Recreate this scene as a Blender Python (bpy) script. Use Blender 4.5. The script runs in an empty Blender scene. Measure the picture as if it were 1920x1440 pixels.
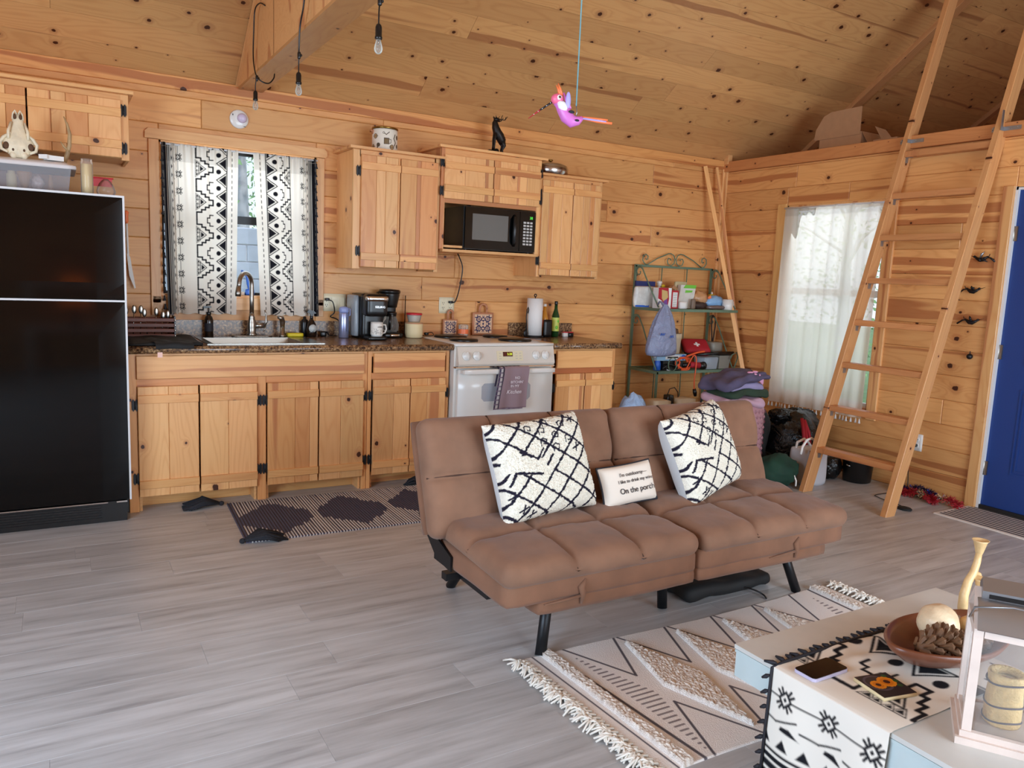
import bpy, bmesh, math, random
import numpy as np
from mathutils import Matrix, Vector
random.seed(7)
SC = bpy.context.scene
COL = SC.collection
PI = math.pi

# ------------------------------------------------------------------ camera, world, lights, exposure
cam_data = bpy.data.cameras.new('camera')
cam = bpy.data.objects.new('camera', cam_data)
COL.objects.link(cam)
cam_data.sensor_fit = 'HORIZONTAL'
cam_data.sensor_width = 36.0
cam_data.lens = 27.274
cam_data.clip_start = 0.05
cam_data.clip_end = 200
_R = Vector((0.8632, -0.5030, 0.0426)).normalized()
_F = Vector((0.5038, 0.8530, -0.1366)).normalized()
_U = _R.cross(_F).normalized()
_R = _F.cross(_U).normalized()
_M = Matrix.Identity(4)
for i in range(3):
    _M[i][0] = _R[i]; _M[i][1] = _U[i]; _M[i][2] = -_F[i]
_M[0][3], _M[1][3], _M[2][3] = 0.4296, -5.1479, 1.3583
cam.matrix_world = _M
SC.camera = cam

SC.view_settings.view_transform = 'Standard'
SC.view_settings.look = 'None'
SC.view_settings.gamma = 1.0
SC.view_settings.exposure = 0.08
SC.view_settings.use_curve_mapping = False
SC.cycles.max_bounces = 9
SC.cycles.diffuse_bounces = 5
SC.cycles.glossy_bounces = 4
SC.cycles.transmission_bounces = 6
SC.cycles.transparent_max_bounces = 12
SC.cycles.caustics_reflective = False
SC.cycles.caustics_refractive = False
SC.cycles.use_denoising = True
SC.cycles.sample_clamp_indirect = 6.0

world = bpy.data.worlds.new('sky'); SC.world = world
world.use_nodes = True
_nt = world.node_tree
_bg = _nt.nodes['Background']
_tc = _nt.nodes.new('ShaderNodeTexCoord'); _sx = _nt.nodes.new('ShaderNodeSeparateXYZ')
_rp = _nt.nodes.new('ShaderNodeValToRGB')
_nt.links.new(_tc.outputs['Generated'], _sx.inputs[0]); _nt.links.new(_sx.outputs['Z'], _rp.inputs[0])
_rp.color_ramp.elements[0].position = 0.0; _rp.color_ramp.elements[0].color = (0.80, 0.90, 1.0, 1)
_rp.color_ramp.elements[1].position = 0.5; _rp.color_ramp.elements[1].color = (0.42, 0.64, 1.0, 1)
_nt.links.new(_rp.outputs[0], _bg.inputs['Color'])
_bg.inputs['Strength'].default_value = 1.35

def area(name, loc, target, sx, sy, power, color):
    l = bpy.data.lights.new(name, 'AREA'); l.shape = 'RECTANGLE'; l.size = sx; l.size_y = sy
    l.energy = power; l.color = color
    o = bpy.data.objects.new(name, l); COL.objects.link(o); o.location = loc
    o.rotation_euler = (Vector(target) - Vector(loc)).to_track_quat('-Z', 'Y').to_euler()
    return o
# daylight entering through the glazed doors and windows behind and beside the camera
area('daylight_glass_doors', (3.1, -7.25, 1.25), (2.7, 0, 0.9), 3.2, 2.1, 215, (0.70, 0.85, 1.0))
area('daylight_side_window', (-1.75, -4.2, 1.35), (3, -3.9, 0.6), 2.4, 1.5, 150, (0.62, 0.80, 1.0))
area('daylight_kitchen_window', (1.45, 0.09, 1.62), (1.45, -3, 1.3), 0.8, 0.8, 5.5, (0.85, 0.93, 1.0))
area('daylight_porch_window', (5.66, -1.2, 1.3), (2.5, -1.8, 0.8), 0.8, 1.4, 5, (0.88, 0.95, 1.0))
area('warm_high_area', (2.2, -7.2, 3.6), (3.4, -1.5, 2.6), 1.6, 1.0, 90, (1.0, 0.92, 0.80))  # warm area lamp high behind the camera, not set in any window

sun_l = bpy.data.lights.new('sun', 'SUN'); sun_l.energy = 2.6; sun_l.angle = 0.02; sun_l.color = (1.0, 0.96, 0.90)
sun_o = bpy.data.objects.new('sun', sun_l); COL.objects.link(sun_o); sun_o.location = (2, -12, 20)
sun_o.rotation_euler = (math.radians(26), 0, math.radians(8))

# ------------------------------------------------------------------ materials
def new_mat(name):
    m = bpy.data.materials.new(name); m.use_nodes = True
    return m, m.node_tree, m.node_tree.nodes['Principled BSDF']

def srgb(r, g, b):
    f = lambda c: (c / 12.92 if c <= 0.04045 else ((c + 0.055) / 1.055) ** 2.4)
    return (f(r / 255), f(g / 255), f(b / 255), 1)

def plain(name, rgb, rough=0.5, metal=0.0, noise=0.0, nscale=20, bump=0.0, bscale=60, emis=0.0, coat=0.0, sheen=0.0, spec=0.5):
    m, nt, b = new_mat(name)
    c = srgb(*rgb)
    b.inputs['Base Color'].default_value = c
    b.inputs['Roughness'].default_value = rough
    b.inputs['Metallic'].default_value = metal
    b.inputs['Coat Weight'].default_value = coat
    b.inputs['Sheen Weight'].default_value = sheen
    b.inputs['Specular IOR Level'].default_value = spec
    if noise > 0 or bump > 0:
        tc = nt.nodes.new('ShaderNodeTexCoord')
    if noise > 0:
        n = nt.nodes.new('ShaderNodeTexNoise'); n.inputs['Scale'].default_value = nscale; n.inputs['Detail'].default_value = 4
        nt.links.new(tc.outputs['Object'], n.inputs['Vector'])
        r = nt.nodes.new('ShaderNodeMapRange'); r.inputs['From Min'].default_value = 0.3; r.inputs['From Max'].default_value = 0.7
        r.inputs['To Min'].default_value = 1 - noise; r.inputs['To Max'].default_value = 1 + noise * 0.6
        nt.links.new(n.outputs['Fac'], r.inputs['Value'])
        mx = nt.nodes.new('ShaderNodeVectorMath'); mx.operation = 'MULTIPLY'; mx.inputs[0].default_value = c[:3]
        nt.links.new(r.outputs[0], mx.inputs[1]); nt.links.new(mx.outputs[0], b.inputs['Base Color'])
    if bump > 0:
        n2 = nt.nodes.new('ShaderNodeTexNoise'); n2.inputs['Scale'].default_value = bscale; n2.inputs['Detail'].default_value = 3
        nt.links.new(tc.outputs['Object'], n2.inputs['Vector'])
        bp = nt.nodes.new('ShaderNodeBump'); bp.inputs['Strength'].default_value = bump; bp.inputs['Distance'].default_value = 0.01
        nt.links.new(n2.outputs['Fac'], bp.inputs['Height']); nt.links.new(bp.outputs[0], b.inputs['Normal'])
    if emis > 0:
        b.inputs['Emission Color'].default_value = c; b.inputs['Emission Strength'].default_value = emis
    return m

def glass(name, rgb=(250, 250, 250), opac=0.03, rough=0.03):
    m = bpy.data.materials.new(name); m.use_nodes = True
    nt = m.node_tree; b = nt.nodes['Principled BSDF']; out = nt.nodes['Material Output']
    b.inputs['Base Color'].default_value = srgb(*rgb); b.inputs['Roughness'].default_value = rough
    b.inputs['Specular IOR Level'].default_value = 0.8
    t = nt.nodes.new('ShaderNodeBsdfTransparent'); t.inputs[0].default_value = srgb(*rgb)
    mx = nt.nodes.new('ShaderNodeMixShader')
    fr = nt.nodes.new('ShaderNodeFresnel'); fr.inputs[0].default_value = 1.45
    ad = nt.nodes.new('ShaderNodeMath'); ad.operation = 'ADD'; ad.inputs[1].default_value = opac; ad.use_clamp = True
    nt.links.new(fr.outputs[0], ad.inputs[0]); nt.links.new(ad.outputs[0], mx.inputs[0])
    nt.links.new(t.outputs[0], mx.inputs[1]); nt.links.new(b.outputs[0], mx.inputs[2]); nt.links.new(mx.outputs[0], out.inputs[0])
    return m

def wood(name, base, dark, red, rough=0.42, knots=0.5, cellx=0.34, celly=0.11, streak=0.45, grain=1.0, kr=1.0):
    """pine: length along local X, width along local Y"""
    m, nt, bs = new_mat(name)
    N = nt.nodes.new; L = nt.links.new
    def math_(op, a, b=None, c=None, clamp=False):
        n = N('ShaderNodeMath'); n.operation = op; n.use_clamp = clamp
        for i, v in enumerate((a, b, c)):
            if v is None: continue
            if isinstance(v, (int, float)): n.inputs[i].default_value = v
            else: L(v, n.inputs[i])
        return n.outputs[0]
    def vm(op, a, b=None):
        n = N('ShaderNodeVectorMath'); n.operation = op
        for i, v in enumerate((a, b)):
            if v is None: continue
            if isinstance(v, tuple): n.inputs[i].default_value = v
            else: L(v, n.inputs[i])
        return n
    def ss(v, a, b):
        n = N('ShaderNodeMapRange'); n.interpolation_type = 'SMOOTHSTEP'
        L(v, n.inputs['Value']); n.inputs['From Min'].default_value = a; n.inputs['From Max'].default_value = b
        return n.outputs[0]
    def mix(f, a, b):
        n = N('ShaderNodeMix'); n.data_type = 'RGBA'
        L(f, n.inputs['Factor']) if not isinstance(f, (int, float)) else setattr(n.inputs['Factor'], 'default_value', f)
        for s, v in ((6, a), (7, b)):
            if isinstance(v, tuple): n.inputs[s].default_value = v
            else: L(v, n.inputs[s])
        return n.outputs[2]
    tc = N('ShaderNodeTexCoord'); oi = N('ShaderNodeObjectInfo')
    rnd = oi.outputs['Random']
    cmb = N('ShaderNodeCombineXYZ')
    L(math_('MULTIPLY', rnd, 71.3), cmb.inputs[0]); L(math_('MULTIPLY', rnd, 333.7), cmb.inputs[1]); L(math_('MULTIPLY', rnd, 17.9), cmb.inputs[2])
    p = vm('ADD', tc.outputs['Object'], cmb.outputs[0]).outputs[0]
    # slow warp so that the streaks wander
    wn = N('ShaderNodeTexNoise'); wn.inputs['Scale'].default_value = 1.0; wn.inputs['Detail'].default_value = 2
    L(vm('MULTIPLY', p, (1.6, 5.0, 5.0)).outputs[0], wn.inputs['Vector'])
    warp = math_('MULTIPLY', math_('SUBTRACT', wn.outputs['Fac'], 0.5), 0.05)
    # knots
    pk = vm('MULTIPLY', p, (1 / cellx, 1 / celly, 0.0)).outputs[0]
    vo = N('ShaderNodeTexVoronoi'); vo.voronoi_dimensions = '2D'; vo.feature = 'F1'; vo.inputs['Scale'].default_value = 1.0
    vo.inputs['Randomness'].default_value = 0.9
    L(pk, vo.inputs['Vector'])
    df = vm('SUBTRACT', pk, vo.outputs['Position']).outputs[0]
    df = vm('MULTIPLY', df, (cellx * 0.82, celly, 0.0)).outputs[0]
    dist = vm('LENGTH', df).outputs['Value']
    sc = N('ShaderNodeSeparateColor'); L(vo.outputs['Color'], sc.inputs[0])
    keep = math_('LESS_THAN', sc.outputs[0], knots)
    rad = math_('MULTIPLY_ADD', math_('POWER', sc.outputs[1], 1.6), 0.013 * kr, 0.0035 * kr)
    q = math_('DIVIDE', dist, rad)
    nz = N('ShaderNodeTexNoise'); nz.inputs['Scale'].default_value = 60; L(p, nz.inputs['Vector'])
    qn = math_('ADD', q, math_('MULTIPLY', math_('SUBTRACT', nz.outputs['Fac'], 0.5), 0.9))
    kmask = math_('MULTIPLY', math_('SUBTRACT', 1.0, ss(qn, 0.85, 1.15)), keep)
    halo = math_('MULTIPLY', math_('MULTIPLY', math_('SUBTRACT', 1.0, ss(q, 1.0, 3.4)), keep), 0.42)
    # growth rings bend round the knots
    sy = N('ShaderNodeSeparateXYZ'); L(p, sy.inputs[0])
    bend = math_('MULTIPLY', math_('EXPONENT', math_('MULTIPLY', math_('MULTIPLY', q, q), -0.10)), keep)
    g1 = N('ShaderNodeTexNoise'); g1.inputs['Detail'].default_value = 1.5; g1.inputs['Scale'].default_value = 1.0
    L(vm('MULTIPLY', p, (0.9, 7.0, 7.0)).outputs[0], g1.inputs['Vector'])
    ph = math_('MULTIPLY_ADD', g1.outputs['Fac'], 85.0, math_('MULTIPLY', bend, 14.0))
    ph = math_('ADD', ph, math_('MULTIPLY', sy.outputs[1], 70.0))
    ring = math_('POWER', math_('MULTIPLY_ADD', math_('SINE', ph), 0.5, 0.5), 3.0)
    fine = N('ShaderNodeTexNoise'); fine.inputs['Scale'].default_value = 1.0; fine.inputs['Detail'].default_value = 3
    L(vm('MULTIPLY', p, (5.0, 170.0, 170.0)).outputs[0], fine.inputs['Vector'])
    gr = math_('ADD', math_('MULTIPLY', ring, 0.30 * grain), math_('MULTIPLY', math_('SUBTRACT', fine.outputs['Fac'], 0.4), 0.42 * grain))
    # heartwood streaks
    st = N('ShaderNodeTexNoise'); st.inputs['Scale'].default_value = 1.0; st.inputs['Detail'].default_value = 1
    pw = N('ShaderNodeCombineXYZ'); L(math_('MULTIPLY', sy.outputs[0], 0.22), pw.inputs[0])
    L(math_('MULTIPLY', math_('ADD', sy.outputs[1], math_('ADD', warp, math_('MULTIPLY', bend, 0.012))), 9.5), pw.inputs[1]); L(math_('MULTIPLY', sy.outputs[2], 4.0), pw.inputs[2])
    L(pw.outputs[0], st.inputs['Vector'])
    smask = math_('MULTIPLY', ss(st.outputs['Fac'], 0.625, 0.665), streak)
    c0 = mix(math_('ADD', gr, 0.0, clamp=True), base, dark)
    c1 = mix(smask, c0, red)
    bt = math_('FRACT', math_('MULTIPLY', rnd, 7.77))
    br = N('ShaderNodeMapRange'); L(bt, br.inputs['Value']); br.inputs['To Min'].default_value = 0.86; br.inputs['To Max'].default_value = 1.10
    c2 = vm('SCALE', c1); L(br.outputs[0], c2.inputs['Scale'])
    c2 = mix(math_('MULTIPLY', math_('FRACT', math_('MULTIPLY', rnd, 31.1)), 0.22), c2.outputs[0], red)
    c3 = mix(halo, c2, red)
    kc = (0.060, 0.016, 0.006, 1)
    c4 = mix(kmask, c3, kc)
    c5 = vm('MULTIPLY', c4, oi.outputs['Color']).outputs[0]
    L(c5, bs.inputs['Base Color'])
    bs.inputs['Roughness'].default_value = rough
    bs.inputs['Specular IOR Level'].default_value = 0.4
    bu = N('ShaderNodeBump'); bu.inputs['Strength'].default_value = 0.10; bu.inputs['Distance'].default_value = 0.002
    L(fine.outputs['Fac'], bu.inputs['Height']); L(bu.outputs[0], bs.inputs['Normal'])
    return m

M = {}
M['wall'] = wood('pine_wall', srgb(227, 169, 106), srgb(196, 128, 68), srgb(166, 96, 54), knots=0.42, streak=0.75)
M['ceil'] = wood('pine_ceiling', srgb(212, 162, 104), srgb(184, 126, 74), srgb(146, 90, 56), knots=0.5, streak=0.7, celly=0.10, cellx=0.30)
M['cab'] = wood('pine_cabinet', srgb(232, 180, 120), srgb(208, 142, 82), srgb(182, 112, 72), knots=0.26, streak=0.75, cellx=0.36, celly=0.085, rough=0.35)
M['lumber'] = wood('fir_lumber', srgb(212, 158, 104), srgb(186, 124, 76), srgb(166, 102, 68), knots=0.35, streak=0.5, cellx=0.30, celly=0.05, kr=0.6)
M['stain'] = wood('red_stained_wood', srgb(120, 60, 36), srgb(84, 38, 24), srgb(70, 30, 20), knots=0.1, streak=0.5)
M['slab'] = plain('wall_backing', (150, 100, 58), 0.9)
M['white'] = plain('white_enamel', (226, 224, 218), 0.28, coat=0.2)
M['offwhite'] = plain('cream_plastic', (222, 212, 180), 0.4)
M['black'] = plain('black_plastic', (16, 16, 17), 0.32)
M['blackgloss'] = plain('black_glass', (6, 7, 8), 0.08, spec=0.28)
M['blackmetal'] = plain('black_metal', (22, 23, 26), 0.42, metal=0.3)
M['rubber'] = plain('black_rubber', (18, 18, 18), 0.75)
M['chrome'] = plain('chrome', (215, 215, 215), 0.15, metal=1)
M['steel'] = plain('stainless_steel', (158, 154, 146), 0.26, metal=1)
M['nickel'] = plain('brushed_nickel', (160, 152, 142), 0.32, metal=1)
M['galv'] = plain('galvanised_steel', (165, 168, 172), 0.4, metal=0.9)
M['brass'] = plain('brass', (150, 120, 60), 0.3, metal=1)
M['glass'] = glass('clear_glass')
M['pane'] = glass('window_glass', opac=0.02)
M['bulb'] = glass('bulb_glass', opac=0.10, rgb=(240, 240, 235))
M['jar'] = glass('jar_glass', rgb=(244, 240, 234), opac=0.10)
M['tub'] = glass('clear_plastic', rgb=(225, 232, 238), opac=0.28, rough=0.15)
M['binp'] = glass('frosted_plastic', rgb=(226, 226, 230), opac=0.22, rough=0.25)
M['binlid'] = plain('milky_plastic', (214, 208, 206), 0.35)
M['blue'] = plain('blue_door_paint', (26, 58, 122), 0.4, noise=0.05, nscale=200, bump=0.05, bscale=500)
M['weather'] = plain('white_trim', (215, 215, 215), 0.45)
M['dark'] = plain('dark_threshold', (28, 25, 24), 0.5)
M['bone'] = plain('bone', (228, 214, 184), 0.55, noise=0.15, nscale=30, bump=0.3, bscale=60)
M['bonedark'] = plain('bone_hollow', (90, 62, 40), 0.8)
M['antler'] = plain('antler', (176, 146, 104), 0.5, noise=0.35, nscale=25, bump=0.2, bscale=80)
M['antlerdark'] = plain('antler_dark', (92, 68, 46), 0.55, noise=0.35, nscale=25)
M['antlerlight'] = plain('antler_resin', (222, 186, 132), 0.42, noise=0.14, nscale=30, bump=0.2, bscale=60)
M['suede'] = plain('brown_microsuede', (132, 95, 72), 0.85, noise=0.18, nscale=9, bump=0.10, bscale=14, sheen=0.12)
M['seam'] = plain('seam_thread', (72, 48, 36), 0.9)
M['suede2'] = plain('brown_microsuede_base', (128, 88, 64), 0.85, noise=0.16, nscale=9, bump=0.06, bscale=14, sheen=0.12)
M['cone'] = plain('pine_cone_scale', (116, 80, 52), 0.7, noise=0.3, nscale=60)
M['bowl'] = plain('carved_wood', (122, 72, 50), 0.38, noise=0.2, nscale=9, coat=0.15)
M['slate'] = plain('grey_washed_table', (204, 203, 197), 0.45, noise=0.10, nscale=5)
M['tableside'] = plain('pale_blue_grey_paint', (186, 200, 200), 0.5, noise=0.06, nscale=8)
M['whitewood'] = plain('whitewashed_wood', (218, 200, 188), 0.55, noise=0.10, nscale=14)
M['yarn'] = plain('charcoal_yarn', (38, 40, 46), 0.95, noise=0.3, nscale=120)
M['ropecream'] = plain('cream_fringe', (232, 226, 214), 0.95)
M['red'] = plain('red_fabric', (170, 26, 40), 0.7)
M['orange'] = plain('orange_cord', (224, 88, 40), 0.5)
M['green'] = plain('green_metal', (98, 122, 100), 0.5)
M['cardboard'] = plain('cardboard', (172, 132, 96), 0.8, noise=0.06, nscale=20)
M['paper'] = plain('white_paper', (232, 230, 226), 0.85, bump=0.15, bscale=150)
M['pink'] = plain('pink_paint', (236, 106, 140), 0.4)
M['magenta'] = plain('orchid_paint', (206, 112, 190), 0.4)
M['orangep'] = plain('orange_paint', (238, 120, 70), 0.4)
M['lilac'] = plain('lilac_paint', (168, 158, 226), 0.4)
M['teal'] = plain('teal_string', (110, 160, 165), 0.5)
M['ink'] = plain('dark_print', (28, 28, 36), 0.7)
M['whiteprint'] = plain('white_print', (232, 226, 232), 0.7)
M['mauve'] = plain('mauve_towel', (152, 130, 136), 0.9, bump=0.2, bscale=90)
M['greydisp'] = plain('grey_oven_glass', (172, 176, 184), 0.2)
M['candle'] = plain('cream_wax', (226, 206, 160), 0.5)
M['lilacplastic'] = plain('lilac_plastic', (146, 158, 206), 0.35)
M['skyplastic'] = plain('blue_plastic', (40, 100, 200), 0.35)
M['yellow'] = plain('yellow_plastic', (222, 200, 36), 0.5)
M['brightgreen'] = plain('leaf_green_print', (110, 190, 60), 0.5)
M['darkgreen'] = plain('dark_green_fabric', (16, 58, 42), 0.8, noise=0.3, nscale=8)
M['navy'] = plain('navy_print', (26, 36, 92), 0.6)
M['tan'] = plain('tan_bread_bag', (190, 140, 96), 0.4, noise=0.2, nscale=20, spec=0.6)
M['skybag'] = plain('light_blue_film', (132, 174, 214), 0.35, noise=0.12, nscale=20)
M['terra'] = plain('terracotta', (188, 128, 92), 0.6)
M['pinktag'] = plain('pale_pink_tag', (232, 190, 176), 0.7)
M['reddark'] = plain('crimson_plastic', (200, 40, 52), 0.4)
M['olive'] = plain('dark_green_glass', (20, 60, 26), 0.12)
M['amber'] = plain('amber_oil', (196, 130, 40), 0.2)
M['purplefab'] = plain('slate_purple_fleece', (84, 78, 104), 0.95, noise=0.15, nscale=15, bump=0.2, bscale=60)
M['pinkfab'] = plain('dusty_pink_fleece', (190, 156, 172), 0.95, noise=0.08, nscale=15)
M['lavfab'] = plain('lavender_fabric', (150, 142, 178), 0.95)
M['forest'] = plain('forest_green_cloth', (44, 62, 46), 0.95)
M['pinkprint'] = plain('pink_print', (226, 164, 198), 0.7)
M['beige'] = plain('beige_plastic', (206, 188, 158), 0.6)

def trashmat(name, rgb, rough=0.22):
    m, nt, b = new_mat(name)
    b.inputs['Base Color'].default_value = srgb(*rgb); b.inputs['Roughness'].default_value = rough
    tc = nt.nodes.new('ShaderNodeTexCoord'); n = nt.nodes.new('ShaderNodeTexNoise'); n.inputs['Scale'].default_value = 11; n.inputs['Detail'].default_value = 5
    n.inputs['Distortion'].default_value = 1.2
    nt.links.new(tc.outputs['Object'], n.inputs['Vector'])
    bp = nt.nodes.new('ShaderNodeBump'); bp.inputs['Strength'].default_value = 0.9; bp.inputs['Distance'].default_value = 0.03
    nt.links.new(n.outputs['Fac'], bp.inputs['Height']); nt.links.new(bp.outputs[0], b.inputs['Normal'])
    return m
M['trash'] = trashmat('black_bag_plastic', (14, 14, 15))
M['greybag'] = trashmat('grey_blue_bag_plastic', (134, 142, 170), 0.35)
M['bluebag'] = trashmat('pale_blue_bag', (160, 186, 220), 0.45)

def granite():
    m, nt, b = new_mat('speckled_laminate')
    tc = nt.nodes.new('ShaderNodeTexCoord')
    r = nt.nodes.new('ShaderNodeValToRGB'); n = nt.nodes.new('ShaderNodeTexNoise'); n.inputs['Scale'].default_value = 70; n.inputs['Detail'].default_value = 6; n.inputs['Roughness'].default_value = 0.7
    nt.links.new(tc.outputs['Object'], n.inputs['Vector']); nt.links.new(n.outputs['Fac'], r.inputs[0])
    e = r.color_ramp.elements; e[0].position = 0.36; e[0].color = srgb(44, 32, 28); e[1].position = 0.66; e[1].color = srgb(196, 164, 122)
    e2 = e.new(0.47); e2.color = srgb(104, 76, 54); e3 = e.new(0.55); e3.color = srgb(150, 114, 78)
    nt.links.new(r.outputs[0], b.inputs['Base Color']); b.inputs['Roughness'].default_value = 0.25
    return m
M['granite'] = granite()

def floor_mat():
    m, nt, b = new_mat('grey_oak_laminate')
    N = nt.nodes.new; L = nt.links.new
    tc = N('ShaderNodeTexCoord'); oi = N('ShaderNodeObjectInfo')
    sc = N('ShaderNodeVectorMath'); sc.operation = 'MULTIPLY'; sc.inputs[1].default_value = (1.3, 13, 1)
    ad = N('ShaderNodeVectorMath'); ad.operation = 'ADD'
    mu = N('ShaderNodeMath'); mu.operation = 'MULTIPLY'; mu.inputs[1].default_value = 91.0; L(oi.outputs['Random'], mu.inputs[0])
    L(tc.outputs['Object'], ad.inputs[0]); L(mu.outputs[0], ad.inputs[1]); L(ad.outputs[0], sc.inputs[0])
    n = N('ShaderNodeTexNoise'); n.inputs['Scale'].default_value = 1.6; n.inputs['Detail'].default_value = 6; n.inputs['Roughness'].default_value = 0.6; L(sc.outputs[0], n.inputs['Vector'])
    r = N('ShaderNodeValToRGB'); L(n.outputs['Fac'], r.inputs[0])
    e = r.color_ramp.elements; e[0].position = 0.25; e[0].color = srgb(138, 137, 138); e[1].position = 0.62; e[1].color = srgb(190, 191, 192)
    e2 = e.new(0.42); e2.color = srgb(171, 171, 171)
    mr = N('ShaderNodeMapRange'); mr.inputs['To Min'].default_value = 0.90; mr.inputs['To Max'].default_value = 1.07; L(oi.outputs['Random'], mr.inputs[0])
    v = N('ShaderNodeVectorMath'); v.operation = 'SCALE'; L(r.outputs[0], v.inputs[0]); L(mr.outputs[0], v.inputs['Scale'])
    L(v.outputs[0], b.inputs['Base Color']); b.inputs['Roughness'].default_value = 0.36; b.inputs['Specular IOR Level'].default_value = 0.5
    return m
M['floor'] = floor_mat()

def attr_mat(name, rough=0.9, transl=0.0, alpha=0.0, bump=0.0, bscale=300):
    """colour comes from the woven or printed pattern stored per vertex"""
    m, nt, b = new_mat(name)
    at = nt.nodes.new('ShaderNodeAttribute'); at.attribute_name = 'Col'
    nt.links.new(at.outputs['Color'], b.inputs['Base Color']); b.inputs['Roughness'].default_value = rough
    b.inputs['Specular IOR Level'].default_value = 0.2
    if bump:
        tc = nt.nodes.new('ShaderNodeTexCoord'); n = nt.nodes.new('ShaderNodeTexNoise'); n.inputs['Scale'].default_value = bscale
        nt.links.new(tc.outputs['Object'], n.inputs['Vector'])
        bp = nt.nodes.new('ShaderNodeBump'); bp.inputs['Strength'].default_value = bump; bp.inputs['Distance'].default_value = 0.006
        nt.links.new(n.outputs['Fac'], bp.inputs['Height']); nt.links.new(bp.outputs[0], b.inputs['Normal'])
    if transl > 0:
        out = nt.nodes['Material Output']
        t = nt.nodes.new('ShaderNodeBsdfTranslucent'); nt.links.new(at.outputs['Color'], t.inputs[0])
        mx = nt.nodes.new('ShaderNodeMixShader'); mx.inputs[0].default_value = transl
        nt.links.new(b.outputs[0], mx.inputs[1]); nt.links.new(t.outputs[0], mx.inputs[2])
        last = mx
        if alpha > 0:
            tr = nt.nodes.new('ShaderNodeBsdfTransparent'); m2 = nt.nodes.new('ShaderNodeMixShader'); m2.inputs[0].default_value = alpha
            nt.links.new(mx.outputs[0], m2.inputs[1]); nt.links.new(tr.outputs[0], m2.inputs[2]); last = m2
        nt.links.new(last.outputs[0], out.inputs[0])
    return m
M['print'] = attr_mat('printed_cotton', transl=0.35)
M['runner'] = attr_mat('printed_runner_cotton')
M['rug'] = attr_mat('woven_rug', bump=0.6, bscale=220)
M['pile'] = attr_mat('tufted_cover', bump=0.9, bscale=130)
M['tile'] = attr_mat('printed_tile', rough=0.3)
M['sheer'] = attr_mat('sheer_voile', transl=0.5, alpha=0.20)

# ------------------------------------------------------------------ helpers
def wloc(o):
    v = Vector((0, 0, 0))
    while o is not None:
        v += o.location; o = o.parent
    return v

def link(name, mesh, parent=None):
    o = bpy.data.objects.new(name, mesh); COL.objects.link(o)
    if parent is not None: o.parent = parent
    return o

def tag(o, label=None, cat=None, group=None, kind=None):
    if label: o['label'] = label
    if cat: o['category'] = cat
    if group: o['group'] = group
    if kind: o['kind'] = kind
    return o

def thing(name, label, cat, loc=(0, 0, 0), rot=(0, 0, 0), group=None):
    o = bpy.data.objects.new(name, None); COL.objects.link(o)
    o.empty_display_size = 0.05
    o.location = loc; o.rotation_euler = rot
    return tag(o, label, cat, group)

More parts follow.
